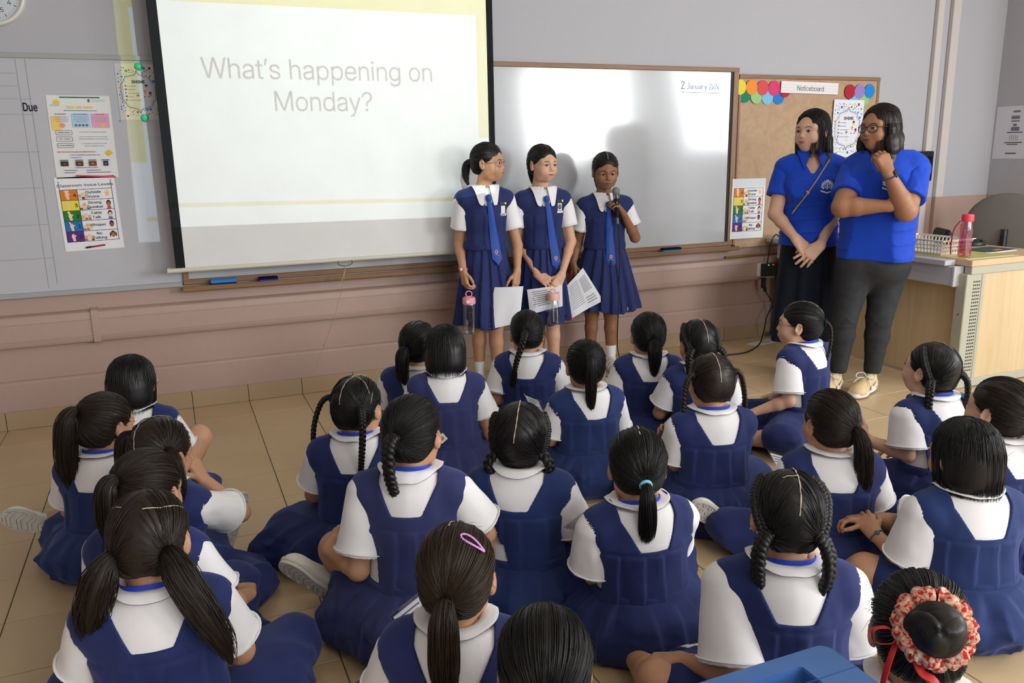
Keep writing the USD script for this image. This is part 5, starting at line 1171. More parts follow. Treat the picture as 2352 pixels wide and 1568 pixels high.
SLV = np.array([.010, 0, -.010])
def sleeve(sh, el, frac, r0, r1, h, seed, wr=.004, cuff=True, inner=None):
    d = unit(el - sh); e = sh + (el - sh) * frac; ext = e + d * .05
    f = Field(np.minimum(sh, ext) - r1 - .03, np.maximum(sh, ext) + r1 + .03, h); X, Y, Z = f.grid()
    f.cap(sh + SLV * [np.sign(d[0]) if abs(d[0]) > .02 else np.sign(sh[0]), 1, 1], ext, r0, r1); ax = (X - e[0]) * d[0] + (Y - e[1]) * d[1] + (Z - e[2]) * d[2]
    f.warp(lambda p: wr * (fbm(np.concatenate([(p - sh) @ np.stack([d, np.cross(d, [.3, .5, .8]), np.cross(d, np.cross(d, [.3, .5, .8]))], 1) * [14, 30, 30]], 1), 2, seed) - .5) * 2.2)
    f.keep(ax); f.cutcap(e - d * .030, e + d * .08, r1 * .55, r1 * .95)
    m = f.mesh()
    return m, e, d

def collar_mesh(T, c, r0, r1, gap=22, rise=.016, pts=56, seed=0, point=.0, fx=1.0, flare=0):
    """Turned-down collar: stands round the neck, folds over and lies on the shoulders of the field T. gap: half-angle of the opening in front."""
    a = np.radians(np.linspace(90 + gap, 450 - gap, pts)); prof = [(0.0, 0.0), (.04, .75), (.16, 1.0), (.32, .8), (.55, .3), (.8, 0), (1.0, 0)]
    fr = np.abs(np.linspace(-1, 1, pts)) ** 6
    rows, top_rows = [], []
    for i, (u, v) in enumerate(prof):
        gu = gap + flare * u; a = np.radians(np.linspace(90 + gu, 450 - gu, pts))
        ro = r1 * (1 + point * fr); r = r0 + (ro - r0) * u
        x, y = c[0] + r * np.cos(a) * fx, c[1] + r * np.sin(a)
        z = c[2] + rise * v - (u > .6) * 0
        zt = T.top(x, y)
        if u > .3: z = np.where(zt > -5, np.maximum(zt + .0075 + .001 * math.cos(u * 3), c[2] - .09), c[2] - .03 * u) if u > .5 else np.maximum(c[2] + rise * v, np.where(zt > -5, zt + .006, -9))
        rows.append(np.stack([x, y, z + 0 * x], 1))
    P = np.array(rows)
    P[:, :, 2] = np.minimum(P[:, :, 2], c[2] + rise * 1.3)
    for _ in range(2): P[4:, 1:-1, 2] = (P[4:, :-2, 2] + 2 * P[4:, 1:-1, 2] + P[4:, 2:, 2]) / 4
    nr, ncol = P.shape[:2]; th = .0022
    B = P + [0, 0, th]
    V_ = np.vstack([P.reshape(-1, 3), B.reshape(-1, 3)]); i, j = np.meshgrid(np.arange(nr - 1), np.arange(ncol - 1), indexing='ij'); b = i * ncol + j; o = nr * ncol
    q = np.stack([b, b + 1, b + ncol + 1, b + ncol], -1).reshape(-1, 4); F = [q, q[:, ::-1] + o]
    k = np.arange(ncol - 1); e = (nr - 1) * ncol
    F += [np.stack([e + k, e + k + 1, e + k + 1 + o, e + k + o], 1), np.stack([k, k + o, k + 1 + o, k + 1], 1)]
    k = np.arange(nr - 1) * ncol; F += [np.stack([k, k + ncol, k + ncol + o, k + o], 1), np.stack([k + ncol - 1, k + ncol - 1 + o, k + 2 * ncol - 1 + o, k + 2 * ncol - 1], 1)]
    F = np.vstack(F); return trimesh.Trimesh(V_, np.vstack([F[:, :3], F[:, [0, 2, 3]]])[:, ::-1], process=False)

def pleats(p, period, amp, cx=0.0):
    s = ((p - cx) / period) % 1.0
    return -amp * np.where(s < .85, s / .85, (1 - s) / .15)
def lod_h(depth): return float(np.clip(depth * .00185, .0042, .0080))

def dress(root, T, J, h, navy, seed, sleeves=(), pleat=.007):
    """Shirt body, pinafore bodice and belt over the torso field."""
    X, Y, Z = T.grid(); c7, belt = J['c7'], J['belt']; wz = belt[2]
    cx, cy = c7[0], c7[1]
    S = T.copy(.006); S.keep(wz + .006 - Z)
    nz = c7[2]
    S.keep(Z - (nz + .012)); obj('shirt', S.mesh(), 'white_cotton', root, True)
    B = T.copy(.0125)
    yk = wz + (nz - wz) * .60
    B.warp(lambda p: np.where(p[:, 2] < yk, pleats(p[:, 0] + .03 * (p[:, 2] - wz) * np.sign(p[:, 0]) + .014 * (vnoise(p * [16, 16, 5], seed) - .5), .066, pleat * np.clip((yk - p[:, 2]) / .012, 0, 1), .033), .0) + np.where(np.abs(p[:, 2] - yk) < .004, .0012, 0) + .008 * (fbm(p * [20, 20, 12], 2, seed + 3) - .5), .02)
    B.keep(wz - .012 - Z)
    zb = nz - J.get('neck_back', .085); zf = nz - J.get('neck_front', .10)
    rise_ = np.where(Y < cy, Z - zb, Z - zf)
    w = np.where(Y < cy, J.get('nw', .040) + .52 * (Z - zb), .016 + .55 * (Z - zf))
    N = np.maximum(np.abs(X - cx) - np.clip(w, .0, J.get('nwmax', .080)), -rise_) * .8
    B.keep(-N)
    for (sh, el, r0, r1) in sleeves:
        dd = unit(el - sh); B.cutcap(sh + SLV * [np.sign(dd[0]) if abs(dd[0]) > .02 else np.sign(sh[0]), 1, 1], sh + dd * .24, r0 - .006, r1 - .006 + (r1 - r0) * .1)
    bod = obj('pinafore_bodice', B.mesh(), navy, root, True)
    K = T.copy(.0175); K.keep(np.abs(Z - (wz + .004)) - .0165, .003); K.warp(lambda p: .001 * np.sin(p[:, 0] * 60)); obj('belt', K.mesh(), navy, root, True)
    return S

def put_head(root, H, R, hc, skin, lip='fair', face=True):
    P = H['parts']
    if face:
        for i in range(2):
            e = obj('eye', moved(P['eye'][i], R, hc), 'eye_white', root, True); obj('iris', moved(P['iris'][i], R, hc), 'iris', e, True)
            obj('eyelash', moved(P['eyelash'][i], R, hc), 'iris', root, True); obj('eyebrow', moved(P['eyebrow'][i], R, hc), 'brow_hair', root, True)
            obj('nostril', moved(P['nostril'][i], R, hc), 'lip_brown', root, True)
        obj('lips', moved(cat(P['lip']), R, hc), 'lip_' + lip, root, True); obj('mouth_line', moved(P['mouth_line'][0], R, hc), 'brow_hair', root, True)
    return H['skin'].transform(np.hstack([R, np.asarray(hc, float)[:, None]]))

def lanyard(root, T, c7, r=.062, card=None):
    a = np.radians(np.linspace(100, 440, 40)); x, y = c7[0] + r * np.cos(a), c7[1] + .006 + r * np.sin(a) * 1.05
    z = c7[2] + .010 + .016 * np.maximum(0, -np.sin(a)) - .02 * np.maximum(0, np.sin(a))
    obj('lanyard', tube(np.stack([x, y, z], 1), .006, 6, .25, up=np.stack([np.cos(a), np.sin(a), 0 * a], 1)), 'lanyard_blue', root, True)

def name_card(label, centre, u, v, group=None):
    """Clear card holder with a printed white card; u along the text, v up the card."""
    t = thing('name_card', label, 'name card'); u, v = unit(u), unit(v); n = np.cross(u, v); R = np.stack([u, v, n], 1); M = lambda m: moved(m, R, centre)
    obj('holder', M(bx((-.055, -.045, -.0016), (.055, .045, .0016), .0008)), 'clear_plastic', t, False)
    obj('card', M(bx((-.048, -.040, -.0009), (.030, .036, .0008))), 'paper_white', t, False)
    obj('print', M(cat([bx((-.044 + .004 * (k % 2), .024 - .010 * k, .0008), (.020 - .012 * (k % 3), .027 - .010 * k, .0011)) for k in range(6)])), ink(70, 70, 80), t, False)
    obj('holder_edge', M(cat([bx((.033, -.045, -.0022), (.055, .045, .0022), .001)])), 'clear_plastic', t, False)
    return t
# ------------------------------------------------------------------ seated pupils
def seated(label, at, hz=.52, turn=0.0, hturn=0.0, pitch=8, roll=0.0, lean=.03, side=0.0, hair=None, skin='skin_tan', navy='navy_cotton', arms=None, legs=None, shoes=(), skirt=(), lany=False, size=1.0, seed=1, face=True, spread=1.0, extra=None, group=None, sleeve_r=(.052, .068)):
    """at: where the head is (world x, y); hz: its height; turn, hturn: degrees the body and the head are turned left from facing straight away from the camera."""
    rg = np.random.default_rng(seed)
    az = math.degrees(math.atan2(at[0] - CAM_POS[0], at[1] - CAM_POS[1])); yaw = math.radians(-az + turn); hyaw = math.radians(hturn - turn)
    Rz = rotm([0, 0, 1], yaw)
    R = euler(hyaw, math.radians(pitch), math.radians(roll))
    c7 = np.array([side, lean, hz - .100 * size])
    hc = c7 + R @ np.array([0, .030, .0]) * size + np.array([0, .004, .100]) * size
    base = np.array([at[0], at[1], 0]) - Rz @ np.array([hc[0], hc[1], 0]); hc = hc + np.array([0, 0, hz - hc[2]])
    depth = (np.array([at[0], at[1], hz]) - CAM_POS) @ FWD; h = lod_h(depth); lod = float(np.clip(2.6 / depth, .6, 1.5))
    root = thing('pupil', label, 'person', tuple(base), yaw, group)
    W2L = lambda p: (np.asarray(p, float) - base) @ Rz
    pel = np.array([0, 0, .095]); belt = np.array([side * .45, lean * .35, .170 + .25 * (hz - .52)]); chest = belt * .42 + c7 * .58
    sw = .112 * size
    J = dict(pel=pel, belt=belt, chest=chest, c7=c7, shL=c7 + (-sw, .004, -.048), shR=c7 + (sw, .004, -.048), r=(.120 * size, .110 * size, .111 * size), flat=.74)
    T = torso(J, h)
    # arms
    A = {}
    skins = []; sl = []
    arms = arms or {}
    for e, S_ in ((-1, 'L'), (1, 'R')):
        sh = J['sh' + S_]; a = arms.get(S_, 'lap')
        if a == 'lap': el = sh + np.array([e * .050, .045, -.165]); wr = np.array([e * .075, .215, .165]); hd = dict(d=np.array([-e * .75, .55, -.25]), n=np.array([0, .35, 1.0]), thumb=1, curl=.35)
        elif a == 'down': el = sh + np.array([e * .055, -.005, -.165]); wr = sh + np.array([e * .085, .02, -.315]); wr[2] = max(wr[2], .035); hd = dict(d=np.array([e * .3, .7, -.25]), n=np.array([0, .2, 1.0]), thumb=1, curl=.2)
        else:
            el, wr = np.array(a['el']), np.array(a['wr'])
            if a.get('world'): el, wr = W2L(el), W2L(wr)
            dvec = np.array(a['d'], float); nvec = np.array(a['n'], float)
            if a.get('world'): dvec, nvec = dvec @ Rz, nvec @ Rz
            hd = dict(d=dvec, n=nvec, thumb=a.get('thumb', 1), curl=a.get('curl', .5), pinch=a.get('pinch', 0), spread=a.get('spread', .12))
        hd['thumb'] *= 1 if e < 0 else -1
        sl.append((sh, el, sleeve_r[0] * size, sleeve_r[1] * size))
        m, ce, cd = sleeve(sh, el, arms.get('frac', .74), sleeve_r[0] * size, sleeve_r[1] * size, h, seed + (5 if e > 0 else 9))
        obj('sleeve', m, 'white_cotton', root, True)
        obj('cuff', ring(ce - cd * .010, cd, sleeve_r[1] * size * .985, .0035, 28, 6, .4), 'white_cotton', root, True)
        skins.append(arm_mesh(sh, el, wr, hd, h=max(.0032, h * .8), L=.125 * size)); A[S_] = (el, wr, hd)
    dress(root, T, J, h, navy, seed, sl)
    # legs and skirt
    lg = legs or {}
    kL = np.array(lg.get('kL', (-.225, .20, .085))); kR = np.array(lg.get('kR', (.225, .20, .085)))
    if lg.get('world'): kL, kR = W2L(kL), W2L(kR)
    for S_, kn, e in (('L', kL, -1), ('R', kR, 1)):
        an = np.array(lg.get('a' + S_, (-e * .04, .27, .05)))
        if lg.get('world') and ('a' + S_) in lg: an = W2L(an)
        skins.append(leg_mesh(np.array([e * .07, .03, .09]), kn, an, (.070, .052, .043, .028), h=max(.006, h)))
    hs = max(h * 1.25, .0065)
    wz = belt[2]
    f = Field((-.46 * max(1, spread), -.30, -.01), (.46 * max(1, spread), .50, wz + .05), hs)
    f.ell((0, -.01, .075), (.178 * size, .168 * size, .115), k=.0); f.cap((0, 0, .06), belt + (0, 0, -.02), .135 * size, .108 * size, k=.05, flat=((0, 1, 0), .85))
    for S_, kn, e in (('L', kL, -1), ('R', kR, 1)):
        cov = lg.get('cov' + S_, 1.06); p = np.array([e * .06, .03, .09]); q = p + (kn - p) * cov
        f.cap(p, q, .090, .074, k=.045)
    f.cap((-.20 * spread, .16, .03), (.20 * spread, .16, .03), .06, k=.06); f.ell((0, .10, .02), (.27 * spread, .22, .055), k=.05)
    for a_, b_, r0, r1 in skirt: f.cap(W2L(a_), W2L(b_), r0, r1, k=.06)
    X, Y, Z = f.grid()
    sd = seed * 3.7
    def folds(p):
        th = np.arctan2(p[:, 0] - belt[0], -(p[:, 1] - belt[1])); r = np.hypot(p[:, 0] - belt[0], p[:, 1] - belt[1]); dz = wz - p[:, 2]
        fall = np.clip((dz + .01) / .03, 0, 1) * np.clip(1.35 - r * 3.4, 0, 1) * np.clip((p[:, 2] - .015) / .05, .0, 1)
        s = (th * 13 / (2 * np.pi) + 1.1 * vnoise(np.stack([th * 1.7 + sd, p[:, 2] * 5, 0 * th], 1), 2)) % 1
        saw = np.where(s < .86, s / .86, (1 - s) / .14)
        n3 = fbm(np.stack([p[:, 0] * .8, p[:, 1] * .8, p[:, 2] * 1.5], 1) * 11 + sd, 3, seed)
        rid = 1 - np.abs(2 * vnoise(np.stack([th * 3.2 + sd, r * 5 + p[:, 2] * 4, 0 * th], 1), seed + 4) - 1)
        return -.014 * saw * fall + (.042 * (n3 - .5) - .018 * rid ** 4) * np.clip(dz / .06, 0, 1) * np.clip((p[:, 2]) / .03, .25, 1)
    f.warp(folds, .035)
    f.keep(.004 - Z, .006); f.keep(Z - (wz + .006))
    obj('pinafore_skirt', f.mesh(), navy, root, True)
    hm = put_head(root, KID, R, hc, skin, 'brown' if 'brown' in skin else 'fair', face)
    core = T.copy(-.012).half(); core.keep(belt[2] - core.grid()[2])
    obj('body', weld([core.mesh(), hm] + skins), skin, root, True)
    S = T.copy(.015)
    obj('collar', collar_mesh(S, c7 + (0, .012, .004), .046 * size, .088 * size, seed=seed), 'white_cotton', root, True)
    if lany: lanyard(root, T, c7 + (0, .004, .010))
    add_hair(root, hair or dict(style='bob'), KID, R, hc, rg, lod)
    for (an, toe, upv, kind) in shoes:
        an_, toe_, up_ = W2L(an), np.array(toe) @ Rz, np.array(upv) @ Rz
        put_shoe(root, kind, an_, toe_, up_)
    fig = dict(root=root, Rz=Rz, base=base, R=R, hc=hc, A=A, W2L=W2L, L2W=lambda p: np.asarray(p) @ Rz.T + base, c7=c7, T=T, J=J)
    if extra: extra(fig)
    return fig
LEFT, BACK = np.array([-1.0, 0, 0]), np.array([0, -1.0, 0])
W = lambda el, wr, d, n, **k: dict(el=el, wr=wr, d=d, n=n, world=True, **k)
CP = [(0, .75, .75), (0, .1, 1), (0, -.75, .65), (0, -1, -.05)]                      # a parting over the whole head
CPH = [(0, .75, .75), (0, .1, 1), (0, -.55, .85)]                                    # one that stops at the crown
pupils = {}
# left group
pupils[1] = seated('girl with a smooth black bob and round glasses nearest the pink wall at left', (-.204, -1.432), .53, -14, -32, 6, hair=dict(style='bob', crown=(.0, .1, 1)), seed=21,
    legs=dict(kR=(.001, -1.40, .27), kL=(-.42, -1.30, .08), aR=(-.05, -1.20, .05), aL=(-.12, -1.2, .05), world=True, covR=.50), navy='navy_cotton', skirt=[((-.10, -1.35, .05), (.03, -1.30, .04), .05, .03)])
pupils[2] = seated('girl with a bushy side-swept ponytail and one tread-soled shoe stuck out on the far left', (-.28, -1.80), .49, -28, -52, 8, hair=dict(style='pony', tie=(-.25, -1, .38), len=.27, sway=(-.01, -.03, 0), rad=(.013, .022, .036, .04, .032, .008), wave=.006, mat='hair_dark_brown'), seed=22, lany=True, navy='navy_cotton_bright',
    legs=dict(kL=(-.50, -1.60, .085), aL=(-.50, -1.62, .07), kR=(-.10, -1.62, .085), aR=(-.20, -1.50, .05), world=True, covL=.64), shoes=[((-.50, -1.60, .085), (-.85, .10, .42), (.15, .85, -.05), 'chunky')], skirt=[((-.33, -1.85, .05), (-.42, -1.86, .03), .08, .03)])
pupils[3] = seated('girl with two pigtails and a curved parting resting her chin on her hand at left', (-.107, -2.20), .50, -36, -45, 10, roll=4, hair=dict(style='twin_pony', ties=((-.85, -.35, .25), (.85, -.45, .05)), part=[(.05, .7, .8), (-.15, .1, 1), (-.3, -.5, .8), (-.05, -.95, .25), (.1, -1, -.1)], len=.22, rad=(.011, .018, .028, .030, .022, .006), mat='hair_dark_brown'), seed=23,
    arms=dict(R=W((.10, -2.14, .24), (.00, -2.10, .36), (-.35, .1, .9), (.6, -.4, .3), curl=.6)), legs=dict(kR=(.016, -1.95, .12), kL=(-.30, -2.02, .085), aR=(.03, -1.92, .06), aL=(-.1, -1.9, .05), world=True, covR=.62), shoes=[((.03, -1.96, .08), (.40, .5, .7), (-.6, .6, .1), 'round')])
pupils[4] = seated('girl with a high ponytail and loose crown hair sitting behind the long-pigtailed girl', (-.136, -2.58), .53, -34, -34, 12, hair=dict(style='pony', tie=(-.28, -1, .25), len=.20, rad=(.015, .020, .026, .028, .02, .007), mat='hair_dark_brown', tie_mat='hair_tie_black'), seed=24, sleeve_r=(.053, .066),
    legs=dict(kL=(-.33, -2.28, .11), kR=(.04, -2.34, .09), aL=(-.2, -2.2, .05), aR=(.03, -2.3, .05), world=True, covL=.64), shoes=[((.055, -2.42, .08), (.30, .80, .25), (.6, -.25, .7), 'round')], arms=dict(R=dict(el=(.185, .06, .22), wr=(.16, .22, .16), d=(-.5, .8, -.1), n=(0, .3, 1))))
pupils[5] = seated('girl with a blue-tied topknot and two long loose low pigtails nearest the camera at left', (-.123, -2.943), .56, -8, -16, 14, hair=dict(style='twin_pony', ties=((-.62, -.72, -.42), (.62, -.75, -.42)), len=.27, sways=((-.05, 0, .08), (.10, -.03, .02)), rad=(.014, .024, .036, .034, .026, .006), wave=.012, tie_mat='blue_ribbon', mat='hair_dark_brown', parts2=[[(.9, .1, .55), (.45, -.62, .62), (.12, -.78, .66)], [(-.85, .0, .6), (-.5, -.5, .72), (-.35, -.62, .7)]]), seed=25, lany=True,
    legs=dict(kL=(-.33, -2.72, .09), kR=(.16, -2.72, .09), aL=(-.2, -2.6, .05), aR=(0, -2.6, .05), world=True), skirt=[((.10, -2.86, .06), (.17, -2.95, .04), .10, .06)])
# the middle
pupils[6] = seated('girl with two thin braids and a four-way parting, wide skirt spread left', (.507, -2.109), .53, -8, -26, 6, hair=dict(style='twin_braid', ties=((-.95, -.25, .18), (.55, -.80, -.05)), part=[(.25, .6, .85), (.1, 0, 1), (-.1, -.6, .75), (-.15, -.98, .1)], parts2=[[(.1, -.2, 1), (.5, -.3, .8), (.75, -.45, .45)], [(.85, -.3, .5), (.85, -.5, .1)]], len=.20, r=.012, tail=.07, stick=1.2, sways=((-.05, -.02, 0), (.0, -.03, 0))), seed=26, lany=True, face=True,
    legs=dict(kL=(.27, -2.03, .09), kR=(.66, -1.93, .085), aL=(.4, -1.9, .05), aR=(.5, -1.9, .05), world=True), skirt=[((.33, -2.05, .06), (.20, -2.05, .035), .13, .07), ((.30, -2.15, .05), (.36, -2.20, .035), .08, .06)])
pupils[7] = seated('tall girl with one thick back braid leaning on her left knee, chunky shoe sole showing', (.549, -2.64), .60, -10, -20, 6, hair=dict(style='braid', tie=(-.18, -1, -.10), len=.15, r=.019, tail=.11, part=[(.1, .75, .75), (.02, .3, 1), (.02, -.15, 1)]), skin='skin_tan', navy='navy_cotton_worn', seed=27, lany=True, size=1.04, sleeve_r=(.053, .072), lean=.02,
    arms=dict(L=W((.37, -2.66, .235), (.31, -2.545, .26), (.3, .9, .1), (-.6, .1, .6), curl=.3), R=dict(el=(.20, .05, .30), wr=(.17, .22, .22), d=(-.4, .8, -.2), n=(0, .3, 1)), frac=.80),
    legs=dict(kL=(.34, -2.50, .23), kR=(.80, -2.42, .09), aL=(.36, -2.40, .08), aR=(.6, -2.35, .05), world=True, covL=.62), shoes=[((.335, -2.46, .10), (-.62, .25, .55), (.55, .65, .35), 'chunky')], skirt=[((.42, -2.66, .07), (.36, -2.60, .05), .11, .09), ((.55, -2.74, .07), (.50, -2.76, .05), .13, .11)])
def patch(F):
    o = F['root']; c = np.array([-.035, -.098, .235]); R_ = np.stack([[1, 0, 0], [0, .25, .97], [0, -.97, .25]], 1)
    g = affinity.rotate(sbox(-.016, -.016, .016, .016), 38)
    obj('back_patch', moved(prism(g, .003), R_, c), ink(206, 214, 206), o, False, label='small white diamond patch with a red crest'); obj('patch_crest', moved(prism(disc(0, 0, .008, .009), .001), R_, c + R_ @ np.array([0, 0, .003])), ink(206, 110, 70), o, False)
pupils[8] = seated('girl with a short thick bob and a diamond patch on her pinafore back', (.99, -1.593), .56, 4, -4, 10, hair=dict(style='bob', crown=(.0, -.3, 1)), navy='navy_cotton_worn', seed=28, sleeve_r=(.050, .064), arms=dict(R='down', frac=.82), legs=dict(kL=(-.2, .16, .085), kR=(.2, .16, .085)), extra=patch)
pupils[9] = seated('girl half hidden by the bobbed girl, low wavy ponytail with a blue bobble', (.95, -1.33), .53, -8, -24, 6, hair=dict(style='pony', tie=(-.18, -1, -.28), len=.16, tie_mat='blue_ribbon', rad=(.012, .024, .032, .030, .022, .008), wave=.008), seed=29, skirt=[((.80, -1.35, .05), (.70, -1.36, .04), .09, .06)])
pupils[10] = seated('girl with a single twisted braid seen between the first and second standing girls', (1.479, -1.319), .53, -6, 6, 6, hair=dict(style='braid', tie=(-.2, -1, -.1), len=.16, r=.016, tail=.06, sway=(-.05, -.02, 0)), seed=30, arms=dict(L=W((1.33, -1.30, .22), (1.38, -1.12, .19), (.4, .8, 0), (0, 0, 1), curl=.6), frac=.8), sleeve_r=(.053, .070), legs=dict(kL=(-.2, .2, .085), kR=(.2, .2, .085)))
pupils[11] = seated('girl with a long straight high ponytail holding up a name card', (1.498, -1.872), .50, 24, 8, 4, hair=dict(style='pony', tie=(.04, -1, .42), len=.27, rad=(.011, .016, .022, .024, .02, .006)), seed=31, navy='navy_cotton_bright', arms=dict(L=W((1.345, -1.86, .205), (1.375, -1.745, .235), (.3, .7, .5), (-.7, -.1, .4), curl=.8, pinch=.4), frac=.86), sleeve_r=(.053, .070))
pupils[12] = seated('girl with a smooth low ponytail seated in front of the microphone girl', (1.978, -1.58), .52, 10, 12, 4, hair=dict(style='pony', tie=(.05, -1, -.32), len=.17, rad=(.013, .024, .034, .030, .022, .01), mat='hair_black'), seed=32, arms=dict(L='down'), legs=dict(kL=(-.2, .2, .085), kR=(.2, .2, .085)))
pupils[13] = seated('girl with a centre parting and head-hugging plaits, half hidden by the thin-braided girl', (2.079, -1.829), .52, 20, 24, 8, hair=dict(style='twin_braid', ties=((-.7, -.68, -.42), (.75, -.62, -.42)), part=CP, len=.10, r=.016, french=(.55, .3, .75), tail=.05), seed=33, sleeve_r=(.053, .070))
pupils[14] = seated('girl with a pale centre parting and two thin dangling braids', (1.755, -2.364), .52, 24, 20, 10, hair=dict(style='twin_braid', ties=((-.92, -.30, .18), (.95, -.28, .28)), part=CP, len=.24, r=.0115, tail=.07, sways=((-.01, 0, 0), (.035, .02, .0)), mat='hair_dark_brown'), seed=34, lany=True, size=1.03, sleeve_r=(.053, .072),
    arms=dict(L=W((1.64, -2.33, .215), (1.675, -2.20, .255), (.45, .45, .6), (-.7, .2, .5), curl=.9, pinch=.5), R=W((1.80, -2.17, .23), (1.745, -2.17, .26), (-.75, .1, .5), (.2, .7, .4), curl=.8, pinch=.5), frac=.84))
pupils[21] = seated('girl with a pale blue band on her low ponytail, reading a clear name card', (1.117, -2.898), .50, 26, 8, 10, hair=dict(style='pony', tie=(.10, -1, -.55), len=.17, rad=(.010, .014, .022, .025, .024, .008), tie_mat='aqua_band', part=CPH), seed=41, lany=True, size=1.04, navy='navy_cotton', sleeve_r=(.056, .076),
    arms=dict(L=W((.985, -2.90, .20), (.965, -2.845, .275), (.5, .55, .35), (-.7, -.1, .5), curl=.9, pinch=.5), R=dict(el=(.15, .15, .20), wr=(.05, .27, .23), d=(-.8, .3, .2), n=(.2, .5, .7)), frac=.86),
    legs=dict(kL=(.985, -2.70, .09), kR=(1.34, -2.76, .09), aL=(1.0, -2.70, .07), aR=(1.1, -2.6, .05), world=True, covL=.98), shoes=[((1.02, -2.745, .075), (-.78, .25, .45), (.35, .75, .12), 'round')])
pupils[22] = seated('girl with a crown of plaits and a middle parting propped on one straight arm', (.879, -2.63), .54, -12, -6, -16, hair=dict(style='twin_braid', ties=((-.78, -.50, -.5), (.78, -.50, -.5)), part=[(0, .7, .8), (.03, .1, 1), (.0, -.6, .8), (-.08, -.95, .3)], len=.05, r=.016, french=(.8, .35, .55), tail=.03), seed=42, navy='navy_cotton_bright', lean=.0,
    arms=dict(L=W((.765, -2.66, .22), (.815, -2.60, .045), (-.35, -.75, -.3), (-.2, -.4, .9), curl=.15, spread=.2), frac=.82), sleeve_r=(.053, .070), legs=dict(kL=(-.17, .19, .085), kR=(.19, .19, .085)))
pupils[23] = seated('brown-haired girl with a low ponytail and a lilac snap clip in the front row', (.458, -3.273), .51, -6, -10, 8, hair=dict(style='pony', tie=(-.06, -1, -.42), len=.20, rad=(.012, .020, .030, .032, .026, .009), wave=.008, mat='hair_brown', part=[(-.1, .7, .8), (-.12, .25, 1), (-.12, -.15, 1)]), seed=43, legs=dict(kL=(-.2, .2, .085), kR=(.2, .2, .085)))
pupils[24] = seated('dark-haired girl of whom only the top of the head shows at the bottom edge', (.50, -3.61), .50, 0, 0, 4, hair=dict(style='pony', tie=(0, -1, -.5), len=.16), seed=44, legs=dict(kL=(-.19, .18, .085), kR=(.19, .18, .085)))
# right-hand group
pupils[15] = seated('girl in profile with a neat parting and one thin braid looking left near the desk', (2.619, -1.854), .56, 58, 84, 0, hair=dict(style='braid', tie=(.12, -1, -.05), len=.20, r=.012, tail=.07, part=[(-.25, .75, .72), (-.2, .2, 1), (-.1, -.5, .85), (0, -.9, .4)]), seed=35, skin='skin_fair', lany=True, lean=.02, sleeve_r=(.053, .072),
    arms=dict(L=W((2.50, -1.95, .235), (2.375, -1.86, .17), (-.6, .6, -.3), (-.3, .3, .8), curl=.5), frac=.84),
    legs=dict(kL=(2.42, -2.02, .09), kR=(2.45, -1.66, .09), aL=(2.3, -1.85, .05), aR=(2.3, -1.75, .05), world=True))
pupils[16] = seated('girl looking up to the left with a French plait and wispy fringe beside the desk', (2.57, -2.609), .53, 48, 58, -8, roll=3, hair=dict(style='twin_braid', ties=((-.8, -.5, -.4), (.55, -.78, -.1)), part=[(.15, .72, .75), (.12, .2, 1), (.1, -.5, .85)], len=.17, r=.015, tail=.05, french=(.55, .3, .75), mat='hair_black'), seed=36, skin='skin_fair', lany=True, size=1.05, sleeve_r=(.056, .076),
    arms=dict(L=W((2.44, -2.66, .235), (2.37, -2.52, .255), (-.35, .55, .65), (-.5, -.55, .3), curl=.35, spread=.2), frac=.84))
pupils[17] = seated('girl cut by the right edge, fringe and earring, with a dark ponytail', (2.391, -3.02), .52, 46, 62, -6, hair=dict(style='pony', tie=(.2, -1, -.25), len=.22, rad=(.013, .022, .03, .03, .022, .008), mat='hair_dark_brown'), seed=37, skin='skin_fair', arms=dict(L='down'), legs=dict(kL=(-.19, .19, .085), kR=(.19, .19, .085)))
def watch_band(F):
    el, wr, hd = F['A']['L']; d = unit(wr - el); obj('wrist_watch', cat([ring(wr - d * .012, d, .0215, .005, 26, 6, .5), ball(wr - d * .012 + unit(np.array([-.3, -.5, .8])) * .021, (.008, .008, .008), 1)]), ink(96, 104, 110, .35), F['root'], True, label='grey patterned wrist band')
pupils[18] = seated('girl with a chin-length bob, grey wrist band and bare knee at right', (1.989, -3.221), .50, 34, 52, 6, hair=dict(style='bob', crown=(.05, -.1, 1)), seed=38, skin='skin_tan', navy='navy_cotton_bright', size=1.05, sleeve_r=(.056, .078), extra=watch_band,
    arms=dict(L=W((1.86, -3.19, .165), (1.855, -3.06, .215), (.2, .8, .25), (-.5, .1, .8), curl=.6), R=W((1.99, -3.02, .20), (1.90, -3.0, .225), (-.7, .5, .0), (.0, .2, .9), curl=.9), frac=.86),
    legs=dict(kL=(1.80, -3.09, .12), kR=(2.12, -2.98, .09), aL=(1.80, -3.00, .06), aR=(1.95, -2.95, .05), world=True, covL=.62), shoes=[((1.79, -3.05, .075), (-.15, .9, .30), (.75, -.1, .6), 'round')], skirt=[((2.02, -3.30, .07), (2.05, -3.33, .05), .13, .10)])
pupils[19] = seated('girl with a side ponytail at shoulder height holding a badge, right of centre', (1.884, -2.821), .49, 18, 34, 4, hair=dict(style='pony', tie=(.30, -1, -.30), len=.23, rad=(.012, .020, .028, .028, .022, .008), wave=.006, sway=(.02, 0, 0), mat='hair_dark_brown'), seed=39, sleeve_r=(.053, .072), arms=dict(L=dict(el=(-.17, .05, .20), wr=(-.08, .19, .22), d=(.1, .8, .4), n=(-.7, 0, .6), curl=.8)),
    legs=dict(kL=(1.66, -2.66, .09), kR=(2.06, -2.60, .09), aL=(1.72, -2.62, .06), aR=(1.9, -2.55, .05), world=True), shoes=[((1.69, -2.60, .075), (-.65, .35, .52), (.35, .75, .1), 'round')])
